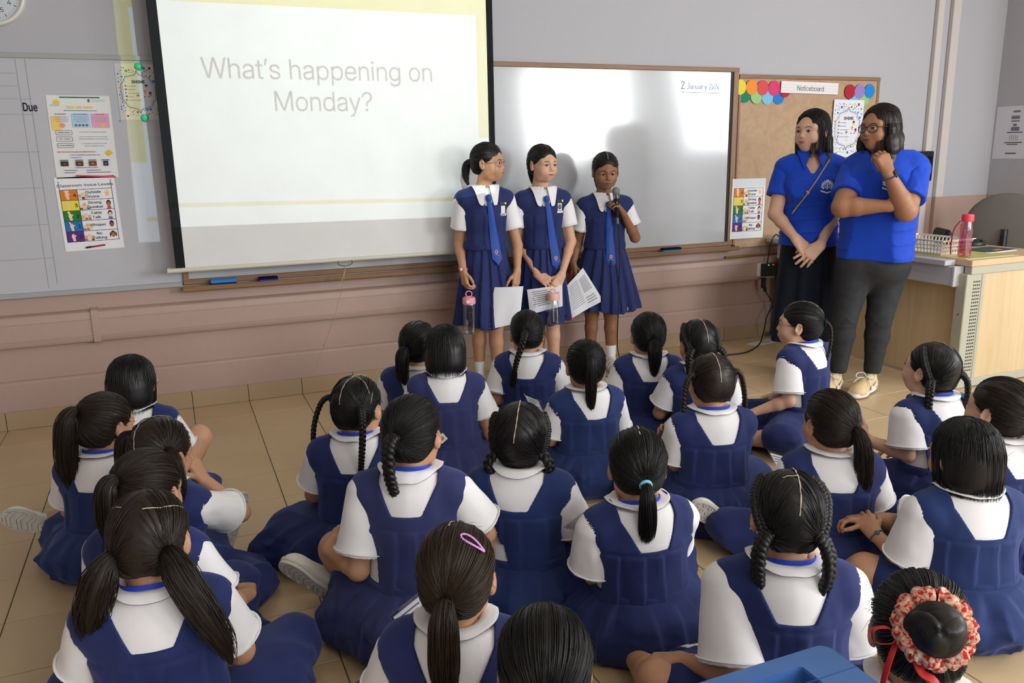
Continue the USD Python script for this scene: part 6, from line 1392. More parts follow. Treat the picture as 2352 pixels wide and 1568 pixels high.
pupils[20] = seated('girl with two chunky plaits tied low, hand on her bare knee, at front right', (1.228, -3.372), .53, 14, 12, 8, hair=dict(style='twin_braid', ties=((-.66, -.72, -.48), (.62, -.76, -.48)), part=[(.1, .7, .8), (.1, .1, 1), (.12, -.45, .9), (.05, -.98, .15)], len=.13, r=.0175, tail=.075, french=(.60, .25, .78), parts2=[[(.12, -.35, .95), (-.25, -.4, .9)]]), seed=40, skin='skin_tan', size=1.06, lany=True, sleeve_r=(.058, .080),
    arms=dict(L=W((1.06, -3.42, .195), (1.005, -3.285, .165), (-.4, .35, -.15), (-.1, .2, .95), curl=.75), frac=.88), legs=dict(kL=(.955, -3.275, .115), kR=(1.42, -3.20, .09), aL=(1.0, -3.10, .05), aR=(1.2, -3.1, .05), world=True, covL=.66), shoes=[((1.10, -3.16, .06), (.85, .2, 0), (0, -.3, .9), 'round')])
pupils[25] = seated('girl with a scrunchie-wrapped bun and red ribbons at the bottom right', (1.132, -3.819), .52, 4, 10, 10, hair=(BUN := dict(style='bun', tie=(.02, -.95, .30), mat='hair_black')), seed=45, legs=dict(kL=(-.19, .18, .085), kR=(.19, .18, .085)))

# things worn in or held by the pupils
def snap_clip(F):
    """Lilac snap clip lying on the hair of the brown-haired girl."""
    cap = CAPS['tied']; a = cap.at(np.array([(.20, -.42, .88)]), .006)[0]; b = cap.at(np.array([(.58, -.48, .68)]), .006)[0]
    X = lambda p: np.asarray(p) @ F['R'].T + F['hc']
    d = unit(b - a); n = unit((a + b) / 2 - HC); s = np.cross(n, d); L = np.linalg.norm(b - a) * 1.35; u = np.linspace(0, 2 * np.pi, 40)
    P = a + L / 2 * d + (L / 2 * np.cos(u))[:, None] * d + (.0095 * np.sin(u) * (1.15 - .75 * np.cos(u)) / 1.5)[:, None] * s - ((np.cos(u) ** 2) * .004)[:, None] * n
    o = obj('hair_clip', X0(F, tube(X(P), .0024, 8)), ink(214, 150, 214, .25), None, True, 'lilac snap clip in the brown-haired girl\'s hair', 'hair clip')
def X0(F, m): return moved(m, F['Rz'], F['base'])
snap_clip(pupils[23])
def scrunchie(F):
    p0, T, a1, a2 = BUN['_bun']; n = 160; u = np.linspace(0, 2 * np.pi, n + 1)
    r = .047 + .002 * np.sin(u * 9); wob = .007 * np.sin(u * 7 + 1)
    P = p0 + T * (.016 + wob)[:, None] + r[:, None] * (np.cos(u)[:, None] * a1 + np.sin(u)[:, None] * a2)
    rad = .0165 + .0020 * np.sin(u * 11) + .0026 * np.sin(u * 27 + 1)
    m = tube(P @ F['R'].T + F['hc'], rad, 16, cap=False)
    nodes = {'t': ('texture_coordinate', {}), 'm': ('mapping', dict(scale=(1, 1, 1))), 'k': ('noise_texture', dict(scale=150, detail=1.0, roughness=.4)), 'c': ('checker_texture', dict(scale=95, color1=(.42, .02, .02), color2=(.66, .48, .32))), 'r': ('rgb_ramp', dict(ramp=[(.49, (.42, .025, .025)), (.58, (.72, .56, .38))])), 'x': ('mix', dict(fac=.55)), 'p': ('principled_bsdf', dict(roughness=.85, specular_ior_level=.2))}
    MATS['scrunchie_check'] = usdkit.material(stage, '/World/Looks/scrunchie_check', nodes, [('t.object', 'm.vector'), ('m.vector', 'k.vector'), ('m.vector', 'c.vector'), ('k.fac', 'r.fac'), ('r.color', 'x.color1'), ('c.color', 'x.color2'), ('x.color', 'p.base_color')], surface='p.BSDF')
    t = obj('scrunchie', X0(F, m), 'scrunchie_check', None, True, 'red and cream checked scrunchie round the bun at the bottom right', 'scrunchie')
    mat('red_ribbon', (0.48, 0.012, 0.010), 0.5, 0.4)
    rb = thing('ribbon', 'red ribbon bow with hanging tails tied below the bun', 'ribbon')
    def tail(pts, w=.005): return tube(X0P(F, curve(pts, 24) @ F['R'].T + F['hc']), w, 8, .22)
    L = p0 + T * .012 - a1 * 0
    ex, ez = np.array([1.0, 0, 0]), np.array([0, 0, 1.0])
    k1 = p0 + ex * -.050 + np.array([0, -.012, -.022]); k2 = p0 + ex * -.004 + np.array([0, -.020, -.058])
    obj('loop', tail([k1, k1 + (-.018, -.008, .018), k1 + (-.040, -.012, .012), k1 + (-.036, -.012, -.008), k1 + (-.012, -.008, -.008), k1]), 'red_ribbon', rb, True); obj('tail', tail([k1, k1 + (-.012, -.014, -.03), k1 + (-.020, -.012, -.08), k1 + (-.016, -.010, -.13)]), 'red_ribbon', rb, True)
    obj('tail', tail([k2 + (-.02, -.004, .012), k2 + (-.012, -.014, -.006), k2 + (.010, -.016, -.02), k2 + (.016, -.010, -.06), k2 + (.006, -.010, -.12)], .008), 'red_ribbon', rb, True)
def X0P(F, P): return np.asarray(P) @ F['Rz'].T + F['base']
scrunchie(pupils[25])
def spectacles(F, parent, mat_='metal', round_=True, lens=True):
    k = F.get('k', 1.0); X = lambda P: np.asarray(P) @ F['R'].T + F['hc']; u = np.linspace(0, 2 * np.pi, 33); g = thing('glasses', parent=parent)
    for e in (-1, 1):
        c = np.array([e * .031, .0835, -.003]) * k; rx, rz = (.0215 * k, .0195 * k) if round_ else (.0245 * k, .0155 * k); pw = 1.0 if round_ else .6
        P = c + np.stack([np.sign(np.cos(u)) * np.abs(np.cos(u)) ** pw * rx, -.006 * k * e * np.sign(np.cos(u)) * np.abs(np.cos(u)) ** 2, np.sign(np.sin(u)) * np.abs(np.sin(u)) ** pw * rz], 1)
        obj('rim', tube(X(P), .0011 if round_ else .0019, 6, cap=False), mat_, g, True)
        obj('temple', tube(X(np.array([[e * .0525, .079, .004], [e * .073, .05, .004], [e * .0775, .0, .002], [e * .076, -.022, -.010]]) * k), .0010 if round_ else .0018, 6), mat_, g, True)
        if lens:
            v = np.vstack([c[None], P[:-1]]); f = np.array([[0, i + 1, (i + 1) % 32 + 1] for i in range(32)]); obj('lens', moved(trimesh.Trimesh(v, f, process=False), F['R'], F['hc']), 'lens_glass', g, True)
    obj('bridge', tube(X(np.array([[-.010, .0855, .002], [0, .0895, .004], [.010, .0855, .002]]) * k), .0011 if round_ else .0019, 6), mat_, g, True)
    return g
spectacles(pupils[1], pupils[1]['root'])
for n_ in (16, 17, 2, 20):
    F = pupils[n_]; e = 1 if n_ == 2 else -1; obj('earring', ball(np.array([e * .081, .000, -.033]) @ F['R'].T + F['hc'], .0022, 1), 'ear_ring', F['root'], True)
name_card('clear name card held up by the girl with the high ponytail', (1.372, -1.66, .285), (.80, .25, -.45), (-.30, .35, .85))
name_card('clear name card with a printed white slip held by the blue-banded girl', (1.000, -2.83, .318), (-.88, -.05, .42), (-.38, .55, -.65))
name_card('clear badge held out over the floor beside the side-ponytail girl', (1.905, -2.60, .262), (.85, .1, -.35), (-.1, .6, .75))
name_card('clear card holder standing up behind the brown-haired girl\'s collar', (.425, -3.06, .30), (.85, .2, .35), (-.3, .3, .8))
name_card('pale plastic badge in the lap of the girl in profile', (2.36, -1.80, .185), (.7, .2, -.5), (-.2, .7, .6))
# ------------------------------------------------------------------ people who stand
VIEW = math.pi - CAM_YAW
mat('polo_blue', (0.004, 0.050, 0.47), 0.7, 0.25, noise=(12, 0.10), bump=(900, 0.0004), sheen_weight=0.2, sheen_tint=(.4, .5, 1))
mat('dark_denim', (0.030, 0.031, 0.034), 0.8, 0.2, noise=(25, 0.2), bump=(900, 0.0005)); mat('denim_seam', (0.05, 0.052, 0.058), 0.8, 0.2)
mat('dark_navy_skirt', (0.006, 0.009, 0.018), 0.8, 0.2, noise=(8, 0.15), bump=(700, 0.0004))
mat('tan_leather', (0.62, 0.46, 0.25), 0.55, 0.35, noise=(30, .05)); mat('gum_sole', (0.26, 0.13, 0.04), 0.5, 0.4); mat('midsole_white', (0.76, 0.73, 0.74), 0.5, 0.4)
mat('badge_white', (0.74, 0.74, 0.74), 0.4, 0.4); mat('crest_red', (0.55, 0.08, 0.06), 0.6, 0.3); mat('gold', (0.55, 0.36, 0.06), 0.35, 0.5, 0.7); mat('cord_tan', (0.42, 0.31, 0.17), 0.7, 0.3); mat('black_shoe', (0.012, 0.011, 0.012), 0.45, 0.4)

def front_y(T, x, z, off=.0):
    i = int(np.clip(round((x - T.lo[0]) / T.h), 0, len(T.ax[0]) - 1)); k = int(np.clip(round((z - T.lo[2]) / T.h), 0, len(T.ax[2]) - 1)); c = np.nonzero(T.v[i, :, k] < off)[0]
    return T.ax[1][c[-1]] + T.h * .5 if len(c) else 0.0
def strip(T, path, off, th, name, m_, root, ncol=5):
    """Band of cloth lying on the front of a body: path = [(x, z, half width)], th its thickness."""
    rows = []
    for x, z, w in path:
        xs = x + np.linspace(-w, w, ncol); y = np.array([front_y(T, a, z, off) for a in xs]); y = np.maximum(y, y.mean() - .004); rows.append(np.stack([xs, y, np.full(ncol, z)], 1))
    P = np.array(rows); Y = P[:, :, 1]
    for _ in range(3): Y[1:-1] = (Y[:-2] + 2 * Y[1:-1] + Y[2:]) / 4
    P[:, :, 1] = Y; n, c = P.shape[:2]
    bul = .0025 * (1 - np.linspace(-1, 1, c) ** 2)[None, :, None] * np.array([0, 1, 0])
    B = P + bul + [0, th, 0]; V_ = np.vstack([P.reshape(-1, 3), B.reshape(-1, 3)]); o = n * c
    i, j = np.meshgrid(np.arange(n - 1), np.arange(c - 1), indexing='ij'); b = (i * c + j).ravel(); q = np.stack([b, b + 1, b + c + 1, b + c], 1)
    e = lambda k0, k1: np.stack([k0, k1, k1 + o, k0 + o], 1)
    k = np.arange(c - 1); kk = np.arange(n - 1) * c
    F = np.vstack([q, q[:, ::-1] + o, e(k + 1, k), e((n - 1) * c + k, (n - 1) * c + k + 1), e(kk, kk + c), e(kk + 2 * c - 1, kk + c - 1)])
    return obj(name, (V_, F), m_, root, 40), P
def plate(T, x, z, w, h, off, m_, name, root, th=.0025, tilt=0.0, cut=None):
    y = front_y(T, x, z, off); y2 = front_y(T, x + .015, z, off); y3 = front_y(T, x - .015, z, off); a = math.atan2(y3 - y2, .03)
    pts = cut if cut is not None else sbox(-w / 2, -h / 2, w / 2, h / 2)
    m = moved(prism(pts, th), np.array([[-1.0, 0, 0], [0, 0, 1], [0, 1, 0]]))
    return obj(name, moved(moved(m, rotm([0, 1, 0], tilt)), rotm([0, 0, 1], -a), (x, y, z)), m_, root, False)

def standing(label, at, z, turn, hturn, pitch, arms, skin, hair, head=KID, seed=1, roll=0, sway=0.0, name='pupil', face=True):
    """Common part: at = world x, y of the feet; z = dict of heights; returns the frame and torso."""
    yaw = VIEW + math.radians(turn); Rz = rotm([0, 0, 1], yaw); base = np.array([at[0], at[1], 0.0])
    Vt_ = rotm([0, 0, 1], -math.radians(turn))
    V = lambda lat, tow, zz: Vt_ @ np.array([-lat, tow, zz])
    root = thing(name, label, 'person', tuple(base), yaw)
    R = euler(math.radians(hturn - turn), math.radians(pitch), math.radians(roll))
    return dict(root=root, Rz=Rz, base=base, V=V, R=R, L2W=lambda p: np.asarray(p) @ Rz.T + base, k=head['k'])

def school_girl(label, at, zs, turn, hturn, pitch, arms, skin, hair, seed, lat0=0.0, hemw=(.19, .165), feet=((-.045, .0), (.053, .03)), toes=((-.15, 1), (.25, 1)), lean=0.0, head_lat=0.0, glasses=False, size=1.0, lip='fair', sw=.122, sock=.15):
    F = standing(label, at, zs, turn, hturn, pitch, arms, skin, hair, seed=seed); root, V = F['root'], F['V']; h = .0055; rg = np.random.default_rng(seed)
    c7 = V(lat0 + lean, 0, zs['c7']); hc = V(lat0 + lean + head_lat, .025, zs['head']); F['hc'] = hc
    pel = V(lat0, 0, zs['belt'] - .10); belt = V(lat0 + lean * .5, 0, zs['belt']); chest = belt * .42 + c7 * .58
    J = dict(pel=pel, belt=belt, chest=chest, c7=c7, shL=c7 + (-sw, .004, -.052), shR=c7 + (sw, .004, -.052), r=(.125, .104, .112), flat=.74, neck_front=.085, neck_back=.09, nw=.03, sr=.042, nr=.040)
    T = torso(J, h); F['T'], F['J'] = T, J
    dress(root, T, J, h, 'navy_cotton', seed, [(J['sh' + q], V(*arms[q]['el']), .050, .063) for q in 'LR'], pleat=.006)
    skins = []
    for e, S_ in ((-1, 'L'), (1, 'R')):
        a = arms[S_]; sh = J['sh' + S_]; el, wr = V(*a['el']), V(*a['wr']); d, n = V(*a['d']), V(*a['n'])
        m, ce, cd = sleeve(sh, el, a.get('frac', .64), .050, .063, h, seed + e); obj('sleeve', m, 'white_cotton', root, True); obj('cuff', ring(ce - cd * .012, cd, .0612, .003, 28, 6, .4), 'white_cotton', root, True)
        skins.append(arm_mesh(sh, el, wr, dict(d=d, n=n, thumb=a.get('thumb', 1) * (1 if e < 0 else -1), curl=a.get('curl', .5), spread=a.get('spread', .1), pinch=a.get('pinch', 0)), r=(.037, .031, .028, .019), h=.0035, L=.150))
    # flared pinafore skirt
    wz, hz = zs['belt'], zs['hem']; f = Field((-.30, -.26, hz - .03), (.30, .26, wz + .03), .0062); f.lo = f.lo + [belt[0], belt[1], 0]; f.ax = [f.ax[0] + belt[0], f.ax[1] + belt[1], f.ax[2]]
    X, Y, Z = f.grid(); t = np.clip((wz - Z) / (wz - hz), 0, 1.1); th = np.arctan2(X - belt[0], Y - belt[1]); u = t ** .8
    rx = .116 + (hemw[0] - .116) * u; ry = .090 + (hemw[1] - .090) * u
    s = (th * 14 / (2 * np.pi) + .25 * np.sin(th * 2 + seed) + .10 * np.sin(t * 4 + th * 3)) % 1; saw = np.where(s < .8, s / .8, (1 - s) / .2)
    rr = np.sqrt(((X - belt[0]) / rx) ** 2 + ((Y - belt[1]) / ry) ** 2); amp = .010 + .014 * t
    f.v = ((rr - 1) * np.minimum(rx, ry) * .95 - amp * (saw - .5) - .012 * np.sin(th * 5 + seed + t * 2) * t).astype(np.float32)
    inner = f.v + .012; f.keep(-np.where(Z < hz + .05, inner, 1)); f.keep((hz + .010 * np.sin(th * 3 + seed)) - Z); f.keep(Z - (wz + .016)); obj('pinafore_skirt', f.mesh(), 'navy_cotton', root, True)
    # legs, socks, shoes
    for (lat, tow), toe in zip(feet, toes):
        an = V(lat, tow, .065); kn = V(lat * .9 + lat0 * .2, tow * .6 + .012, .36); hip = V(lat * .8 + lat0 * .3, 0, .62)
        skins.append(leg_mesh(hip, kn, an, (.062, .045, .041, .026), .006))
        up_ = unit(kn - an); obj('sock', tube([an - up_ * .02, an + up_ * .02, an + up_ * (sock - .075), an + up_ * (sock - .065)], [.030, .0295, .0335, .032], 20), 'sock_white', root, 40)
        td = V(toe[0], toe[1], 0); S_, R_, t_ = put_shoe(root, 'girl', an + (0, 0, -.011), td, (0, 0, 1))
        for q in (.42, .60): obj('velcro_strap', moved(tube(curve([(-.046, .225 * q + .012, .030), (-.030, .225 * q + .004, .062 - .03 * (q - .42)), (0, .225 * q, .078 - .06 * (q - .42)), (.030, .225 * q - .002, .062 - .03 * (q - .42)), (.046, .225 * q, .030)], 14), .011, 8, .22, up=[0, 0, 1]), R_, t_), 'shoe_white', S_, True)
    hm = put_head(root, KID, F['R'], hc, skin, lip); neck = Field(np.minimum(hc, c7) - .1, np.maximum(hc, c7) + .08, .005).cap(hc + F['R'] @ np.array([0, -.02, -.06]), c7 + (0, .008, -.01), .040, .042)
    core = T.copy(-.012).half(); obj('body', weld([core.mesh(), hm, neck.mesh()] + skins), skin, root, True)
    S = T.copy(.016); obj('collar', collar_mesh(S, c7 + (0, .014, .006), .045, .082, gap=5, flare=17, point=.30), 'white_cotton', root, True)
    add_hair(root, hair, KID, F['R'], hc, rg, .8)
    # tie, name badge, crest badge
    zt = c7[2] - .030; zb = zs['tie']; x0 = c7[0]; xb = zs.get('tiex', x0); lx = lambda zz: x0 + (xb - x0) * (zt - zz) / (zt - zb)
    path = [(lx(zt), zt, .014), (lx(zt - .028), zt - .028, .011), (lx(zt - .034), zt - .034, .012)] + [(lx(zz), zz, .012 + .020 * (zt - zz) / (zt - zb)) for zz in np.linspace(zt - .06, zb + .035, 9)] + [(lx(zb), zb, .0015)]
    o, P = strip(T, path, .017, .0035, 'necktie', 'tie_blue', root)
    obj('tie_knot', ball((lx(zt - .012), front_y(T, x0, zt - .012, .017) + .006, zt - .012), (.0165, .008, .020), 2), 'tie_blue', root, True)
    zc = zb + .075; c = disc(0, 0, .010, .013, 8)
    def on_tie(shape, dz, m_, nm, lift): obj(nm, moved(prism(shape, .0008), np.array([[-1.0, 0, 0], [0, 0, 1], [0, 1, 0]]), (lx(zc), P[:, 2, 1][np.argmin(np.abs(P[:, 2, 2] - zc))] + .0068 + lift, zc + dz)), m_, root, False)
    on_tie(c, 0, ink(198, 190, 190), 'crest', 0); on_tie(disc(0, .001, .006, .009, 6), 0, 'crest_red', 'crest_shield', .0008); on_tie(unary_union([disc(.0105 * math.cos(q), .0135 * math.sin(q), .0022, n=2) for q in np.linspace(0, 5.8, 10)]), 0, ink(70, 90, 150), 'crest_leaves', .0004); on_tie(sbox(-.018, -.001, .018, .001), -.019, 'gold', 'crest_motto', 0)
    if zs.get('badge'):
        bx_, bz_ = zs['badge']; x = c7[0] - bx_
        plate(T, x, bz_ + .034, .042, .012, .0145, 'black_plastic', 'name_bar', root); plate(T, x - .017, bz_ + .034, .009, .011, .0160, 'gold', 'pin_badge', root); plate(T, x, bz_, .032, .042, .0145, 'badge_white', 'crest_badge', root); plate(T, x, bz_, 0, 0, .0168, ink(60, 60, 84), 'badge_leaves', root, .0008, cut=unary_union([disc(.0098 * math.cos(q), .0125 * math.sin(q), .003, n=2) for q in np.linspace(0, 5.8, 11)])); plate(T, x, bz_, 0, 0, .0168, 'crest_red', 'badge_shield', root, .001, cut=disc(0, 0, .006, .008, 6))
        plate(T, x, bz_ - .029, .046, .012, .0145, 'badge_white', 'name_tag', root); plate(T, x, bz_ - .029, .028, .004, .0168, ink(50, 50, 60), 'name_lettering', root, .0006)
    if glasses: spectacles(F, root)
    return F

def paper_sheet(name, label, corners, bulge, nrm, prints=(), nu=14, nv=14, cat_='paper'):
    """A limp sheet between four corners (top left, top right, bottom right, bottom left), bowed along nrm."""
    A, B, C, D = (np.asarray(c, float) for c in corners); nrm = unit(nrm)
    def S(u, v, lift=0.0):
        u, v = np.asarray(u, float)[..., None], np.asarray(v, float)[..., None]
        return (A * (1 - u) + B * u) * (1 - v) + (D * (1 - u) + C * u) * v + nrm * (bulge * np.sin(np.pi * u) * (.4 + .6 * v) + .012 * np.sin(u * 7 + 1) * v + lift)
    U, Vv = np.meshgrid(np.linspace(0, 1, nu), np.linspace(0, 1, nv), indexing='ij'); P = S(U, Vv).reshape(-1, 3)
    i, j = np.meshgrid(np.arange(nu - 1), np.arange(nv - 1), indexing='ij'); b = (i * nv + j).ravel(); q = np.stack([b, b + nv, b + nv + 1, b + 1], 1); n = len(P); F = np.vstack([q, q[:, ::-1] + n])
    t = thing(name, label, cat_); obj('sheet', (np.vstack([P + nrm * .0004, P - nrm * .0004]), F), 'paper_white', t, True)
    if prints:
        ms = []
        for (u0, u1, v0, v1) in prints:
            uu, vv = np.meshgrid(np.linspace(u0, u1, 4), np.linspace(v0, v1, 2), indexing='ij'); Q = S(uu, vv, .0011).reshape(-1, 3); i, j = np.meshgrid(np.arange(3), np.arange(1), indexing='ij'); b = (i * 2 + j).ravel(); ms.append(trimesh.Trimesh(Q, np.vstack([np.stack([b, b + 2, b + 3], 1), np.stack([b, b + 3, b + 1], 1)]), process=False))
        obj('printed_lines', cat(ms), ink(120, 120, 130), t, False, kind='stuff')
    return t

def carry_bottle(label, top, lean, prof, capm, cap_r, cap_h, loop_r, water_h, group=None, straw=False, sticker=False):
    """Clear bottle hanging from its loop; top = the loop's top, lean = which way down it hangs."""
    d = unit(lean); x = unit(np.cross(d, [0.3, 1, 0])); y = np.cross(-d, x); R = np.stack([x, y, -d], 1); H = max(p[1] for p in prof)
    t = thing('water_bottle', label, 'bottle'); o = np.asarray(top, float) + d * (H + cap_h + loop_r * 2.2); M = lambda m: moved(m, R, o)
    inner = [(max(r - .0016, 0), z + (.002 if z < .01 else 0)) for r, z in prof]
    obj('body', M(lathe([(0, 0)] + prof, 32)), 'clear_plastic', t, 40)
    obj('cap', M(lathe([(0, H - .004), (cap_r, H - .004), (cap_r * 1.02, H), (cap_r, H + cap_h * .8), (cap_r * .85, H + cap_h), (0, H + cap_h)], 28)), capm, t, 40)
    obj('carry_loop', M(cat([ring((0, 0, H + cap_h + loop_r), (0, 1, 0), loop_r, .0035, 24, 8), bx((-.010, -.005, H + cap_h - .004), (.010, .005, H + cap_h + .006), .002)])), capm, t, True)
    wp_ = [(r, z) for r, z in inner if z <= water_h]; obj('water', M(lathe([(0, .003)] + wp_ + [(wp_[-1][0], water_h), (0, water_h)], 28)), 'water', t, 40)
    if straw: obj('straw', M(tube([(0.002, 0, .012), (0, 0, H)], .004, 8)), ink(206, 206, 210, .3), t, 40)
    if sticker: obj('sticker', M(bx((-.016, -cap_r - .002, H + cap_h * .15), (.004, -cap_r * .9, H + cap_h * .65))), 'paper_white', t, False); obj('print_mark', M(cat([ball((.006 * math.sin(k * 2.1), -.033, H * .45 + .012 * k), (.010, .002, .007), 1) for k in range(5)])), ink(40, 40, 50), t, True)
    return t

# --- girl on the left of the three
A1 = dict(R=dict(el=(-.150, .0, .845), wr=(-.125, .115, .705), d=(.14, .26, -1), n=(-.85, .45, 0), curl=.95, pinch=.6), L=dict(el=(.185, -.03, .830), wr=(.182, .04, .690), d=(-.12, .15, -1), n=(.8, .5, 0), curl=.35, thumb=1))
g1 = school_girl('standing girl in glasses with a pink watch, looking right, projector light on her side', (1.656, -.335), dict(c7=1.155, head=1.305, belt=.832, hem=.375, tie=.735, tiex=-.045, badge=(.088, 1.045)), 16, 68, 2, A1, 'skin_tan', dict(style='pony', tie=(-.02, -1, -.18), len=.13, rad=(.010, .018, .024, .022, .016, .007), sway=(0, -.01, 0)), 61, hemw=(.185, .150), glasses=True, head_lat=.03, feet=((-.055, -.02), (.055, .03)))
wr_ = g1['V'](-.128, .105, .718)
ww = thing('wristwatch', parent=g1['root']); obj('strap', ring(wr_, unit(g1['V'](-.025, .115, -.14)), .0225, .0055, 28, 8, .35), 'pink_plastic', ww, True, label='pink watch strap'); obj('watch_case', moved(lathe([(0, -.004), (.0125, -.004), (.0135, 0), (.0125, .004), (0, .004)], 24), np.stack([unit(np.cross([0, 0, 1], g1['V'](-.35, 1, 0))), [0, 0, 1.0], unit(g1['V'](-.35, 1, 0))], 1), wr_ + unit(g1['V'](-.35, 1, 0)) * .023), 'pink_plastic', ww, 40); obj('watch_face', ball(wr_ + unit(g1['V'](-.35, 1, 0)) * .0265, .0085, 2), 'badge_white', ww, True)
vw = lambda F, *p: F['L2W'](F['V'](*p))
carry_bottle('clear water bottle with a pink ring cap held by the girl in glasses', vw(g1, -.095, .175, .605), vw(g1, -.09, .16, 0) - vw(g1, -.083, .175, .9), [(.033, 0), (.036, .004), (.0365, .12), (.035, .13), (.036, .14), (.036, .17), (.031, .178)], 'pink_plastic', .037, .034, .017, .06, sticker=True)
paper_sheet('paper', 'blank white sheet hanging from the hand of the girl in glasses', [vw(g1, .050, .12, .612), vw(g1, .215, .10, .612), vw(g1, .190, .10, .40), vw(g1, .000, .13, .372)], .03, vw(g1, 0, 1, 0) - vw(g1, 0, 0, 0))
# --- girl in the middle
A2 = dict(R=dict(el=(-.165, .0, .845), wr=(-.055, .11, .655), d=(.75, .45, -.50), n=(-.1, .75, .6), curl=.8, pinch=.4), L=dict(el=(.150, -.005, .835), wr=(.085, .12, .650), d=(-.45, .35, -.8), n=(.45, .8, .3), curl=.75, pinch=.5))
g2 = school_girl('standing girl in the middle with both hands on a clear bottle and folded notes', (2.045, -.33), dict(c7=1.135, head=1.290, belt=.815, hem=.360, tie=.675, tiex=-.045, badge=(.085, 1.045)), 12, 34, 4, A2, 'skin_fair', dict(style='pony', tie=(-.15, -1, .05), len=.16, rad=(.012, .022, .028, .026, .018, .008)), 62, hemw=(.165, .150), feet=((-.05, -.01), (.045, .03)), head_lat=.005, lat0=-.02)
carry_bottle('clear bottle with a peach cap and straw held in both hands by the middle girl', vw(g2, .032, .19, .585), vw(g2, .03, .17, 0) - vw(g2, .032, .19, .9), [(.040, 0), (.044, .005), (.0445, .06), (.041, .10), (.034, .135), (.031, .148)], 'peach_plastic', .034, .034, .013, .085, straw=True)
paper_sheet('paper', 'folded printed notes behind the peach-capped bottle', [vw(g2, -.120, .155, .575), vw(g2, .088, .150, .60), vw(g2, .088, .155, .475), vw(g2, -.105, .16, .43)], .02, vw(g2, 0, 1, 0) - vw(g2, 0, 0, 0), prints=[(.12 + .02 * (k % 3), .55 + .1 * (k % 2), .12 + .085 * k, .15 + .085 * k) for k in range(8)] + [(.72, .92, .3 + .08 * k, .33 + .08 * k) for k in range(5)])
# --- girl with the microphone
A3 = dict(R=dict(el=(-.165, -.03, .80), wr=(-.200, .05, .680), d=(.02, .25, -1), n=(-.75, .5, .0), curl=.35, thumb=1), L=dict(el=(.190, .0, .832), wr=(.098, .115, .990), d=(-.50, .35, .72), n=(.80, .10, .55), curl=1.0, pinch=.5))
g3 = school_girl('standing girl on the right speaking into a microphone', (2.46, -.30), dict(c7=1.085, head=1.238, belt=.785, hem=.385, tie=.655, tiex=-.02), 6, 6, 12, A3, 'skin_brown', dict(style='pony', tie=(.1, -1, -.2), len=.15, part=[(0, .75, .72), (0, .2, 1), (0, -.4, .95)]), 63, hemw=(.215, .17), feet=((-.085, -.01), (.045, .02)), toes=((-.3, 1), (.15, 1)), lip='brown', sock=.165)
mc = thing('microphone', 'grey-headed black microphone held by the girl on the right', 'microphone')
m0, m1 = vw(g3, .047, .165, 1.125), vw(g3, .062, .125, .945); md = unit(m1 - m0); P_ = lambda *t: [m0 + md * q for q in t]
obj('grille', ball(m0, .0245, 3), ink(120, 122, 126, .35), mc, True); obj('collar_ring', tube(P_(.018, .040), [.021, .0195], 20), 'metal', mc, 40); obj('handle', tube(P_(.038, .09, .16), [.0185, .0165, .0125], 20), 'black_plastic', mc, 40); obj('plug_sleeve', tube(P_(.155, .20), [.010, .0095], 14), 'metal', mc, 40); obj('switch', ball(m0 + md * .07 + unit(vw(g3, 0, 1, 0) - vw(g3, 0, 0, 0)) * .017, (.004, .004, .008), 1), 'metal', mc, True)
obj('microphone_lead', tube(curve([m0 + md * .198, vw(g3, .068, .16, .88), vw(g3, .075, .165, .74), vw(g3, .070, .185, .55), vw(g3, .066, .19, .40), vw(g3, .070, .13, .25), vw(g3, .078, .10, .14), vw(g3, .10, .16, .05), vw(g3, .10, .22, .008), vw(g3, .05, .26, .006), vw(g3, -.01, .22, .006)], 90), .0035, 7), 'black_rubber', None, True, 'thin black lead hanging from the microphone to the floor', 'cable')
paper_sheet('paper', 'printed worksheet held at the side of the microphone girl', [vw(g3, -.250, .16, .56), vw(g3, -.145, .13, .668), vw(g3, -.022, .14, .468), vw(g3, -.232, .18, .362)], .02, vw(g3, 0, 1, 0) - vw(g3, 0, 0, 0), prints=[(.15, .55, .12 + .06 * k, .135 + .06 * k) for k in range(12)] + [(.62, .92, .15 + .03 * k, .162 + .03 * k) for k in range(14)] + [(.62, .9, .70 + .07 * k, .72 + .07 * k) for k in range(3)])
rbt = thing('red_bottle', 'red drinks bottle whose lower end shows below the worksheet', 'bottle'); p_ = vw(g3, -.225, .06, .335)
obj('body', moved(lathe([(0, 0), (.032, 0), (.035, .004), (.036, .15), (.030, .165), (0, .165)], 28), None, p_), 'red_plastic', rbt, 40); obj('lid', moved(lathe([(0, .163), (.024, .163), (.024, .19), (.018, .20), (0, .20)], 24), None, p_), 'red_plastic', rbt, 40); obj('hanging_strap', tube(curve([p_ + (0, 0, .195), p_ + (.004, -.01, .25), p_ + (.01, -.02, .31)], 10), .004, 6), 'red_plastic', rbt, True)

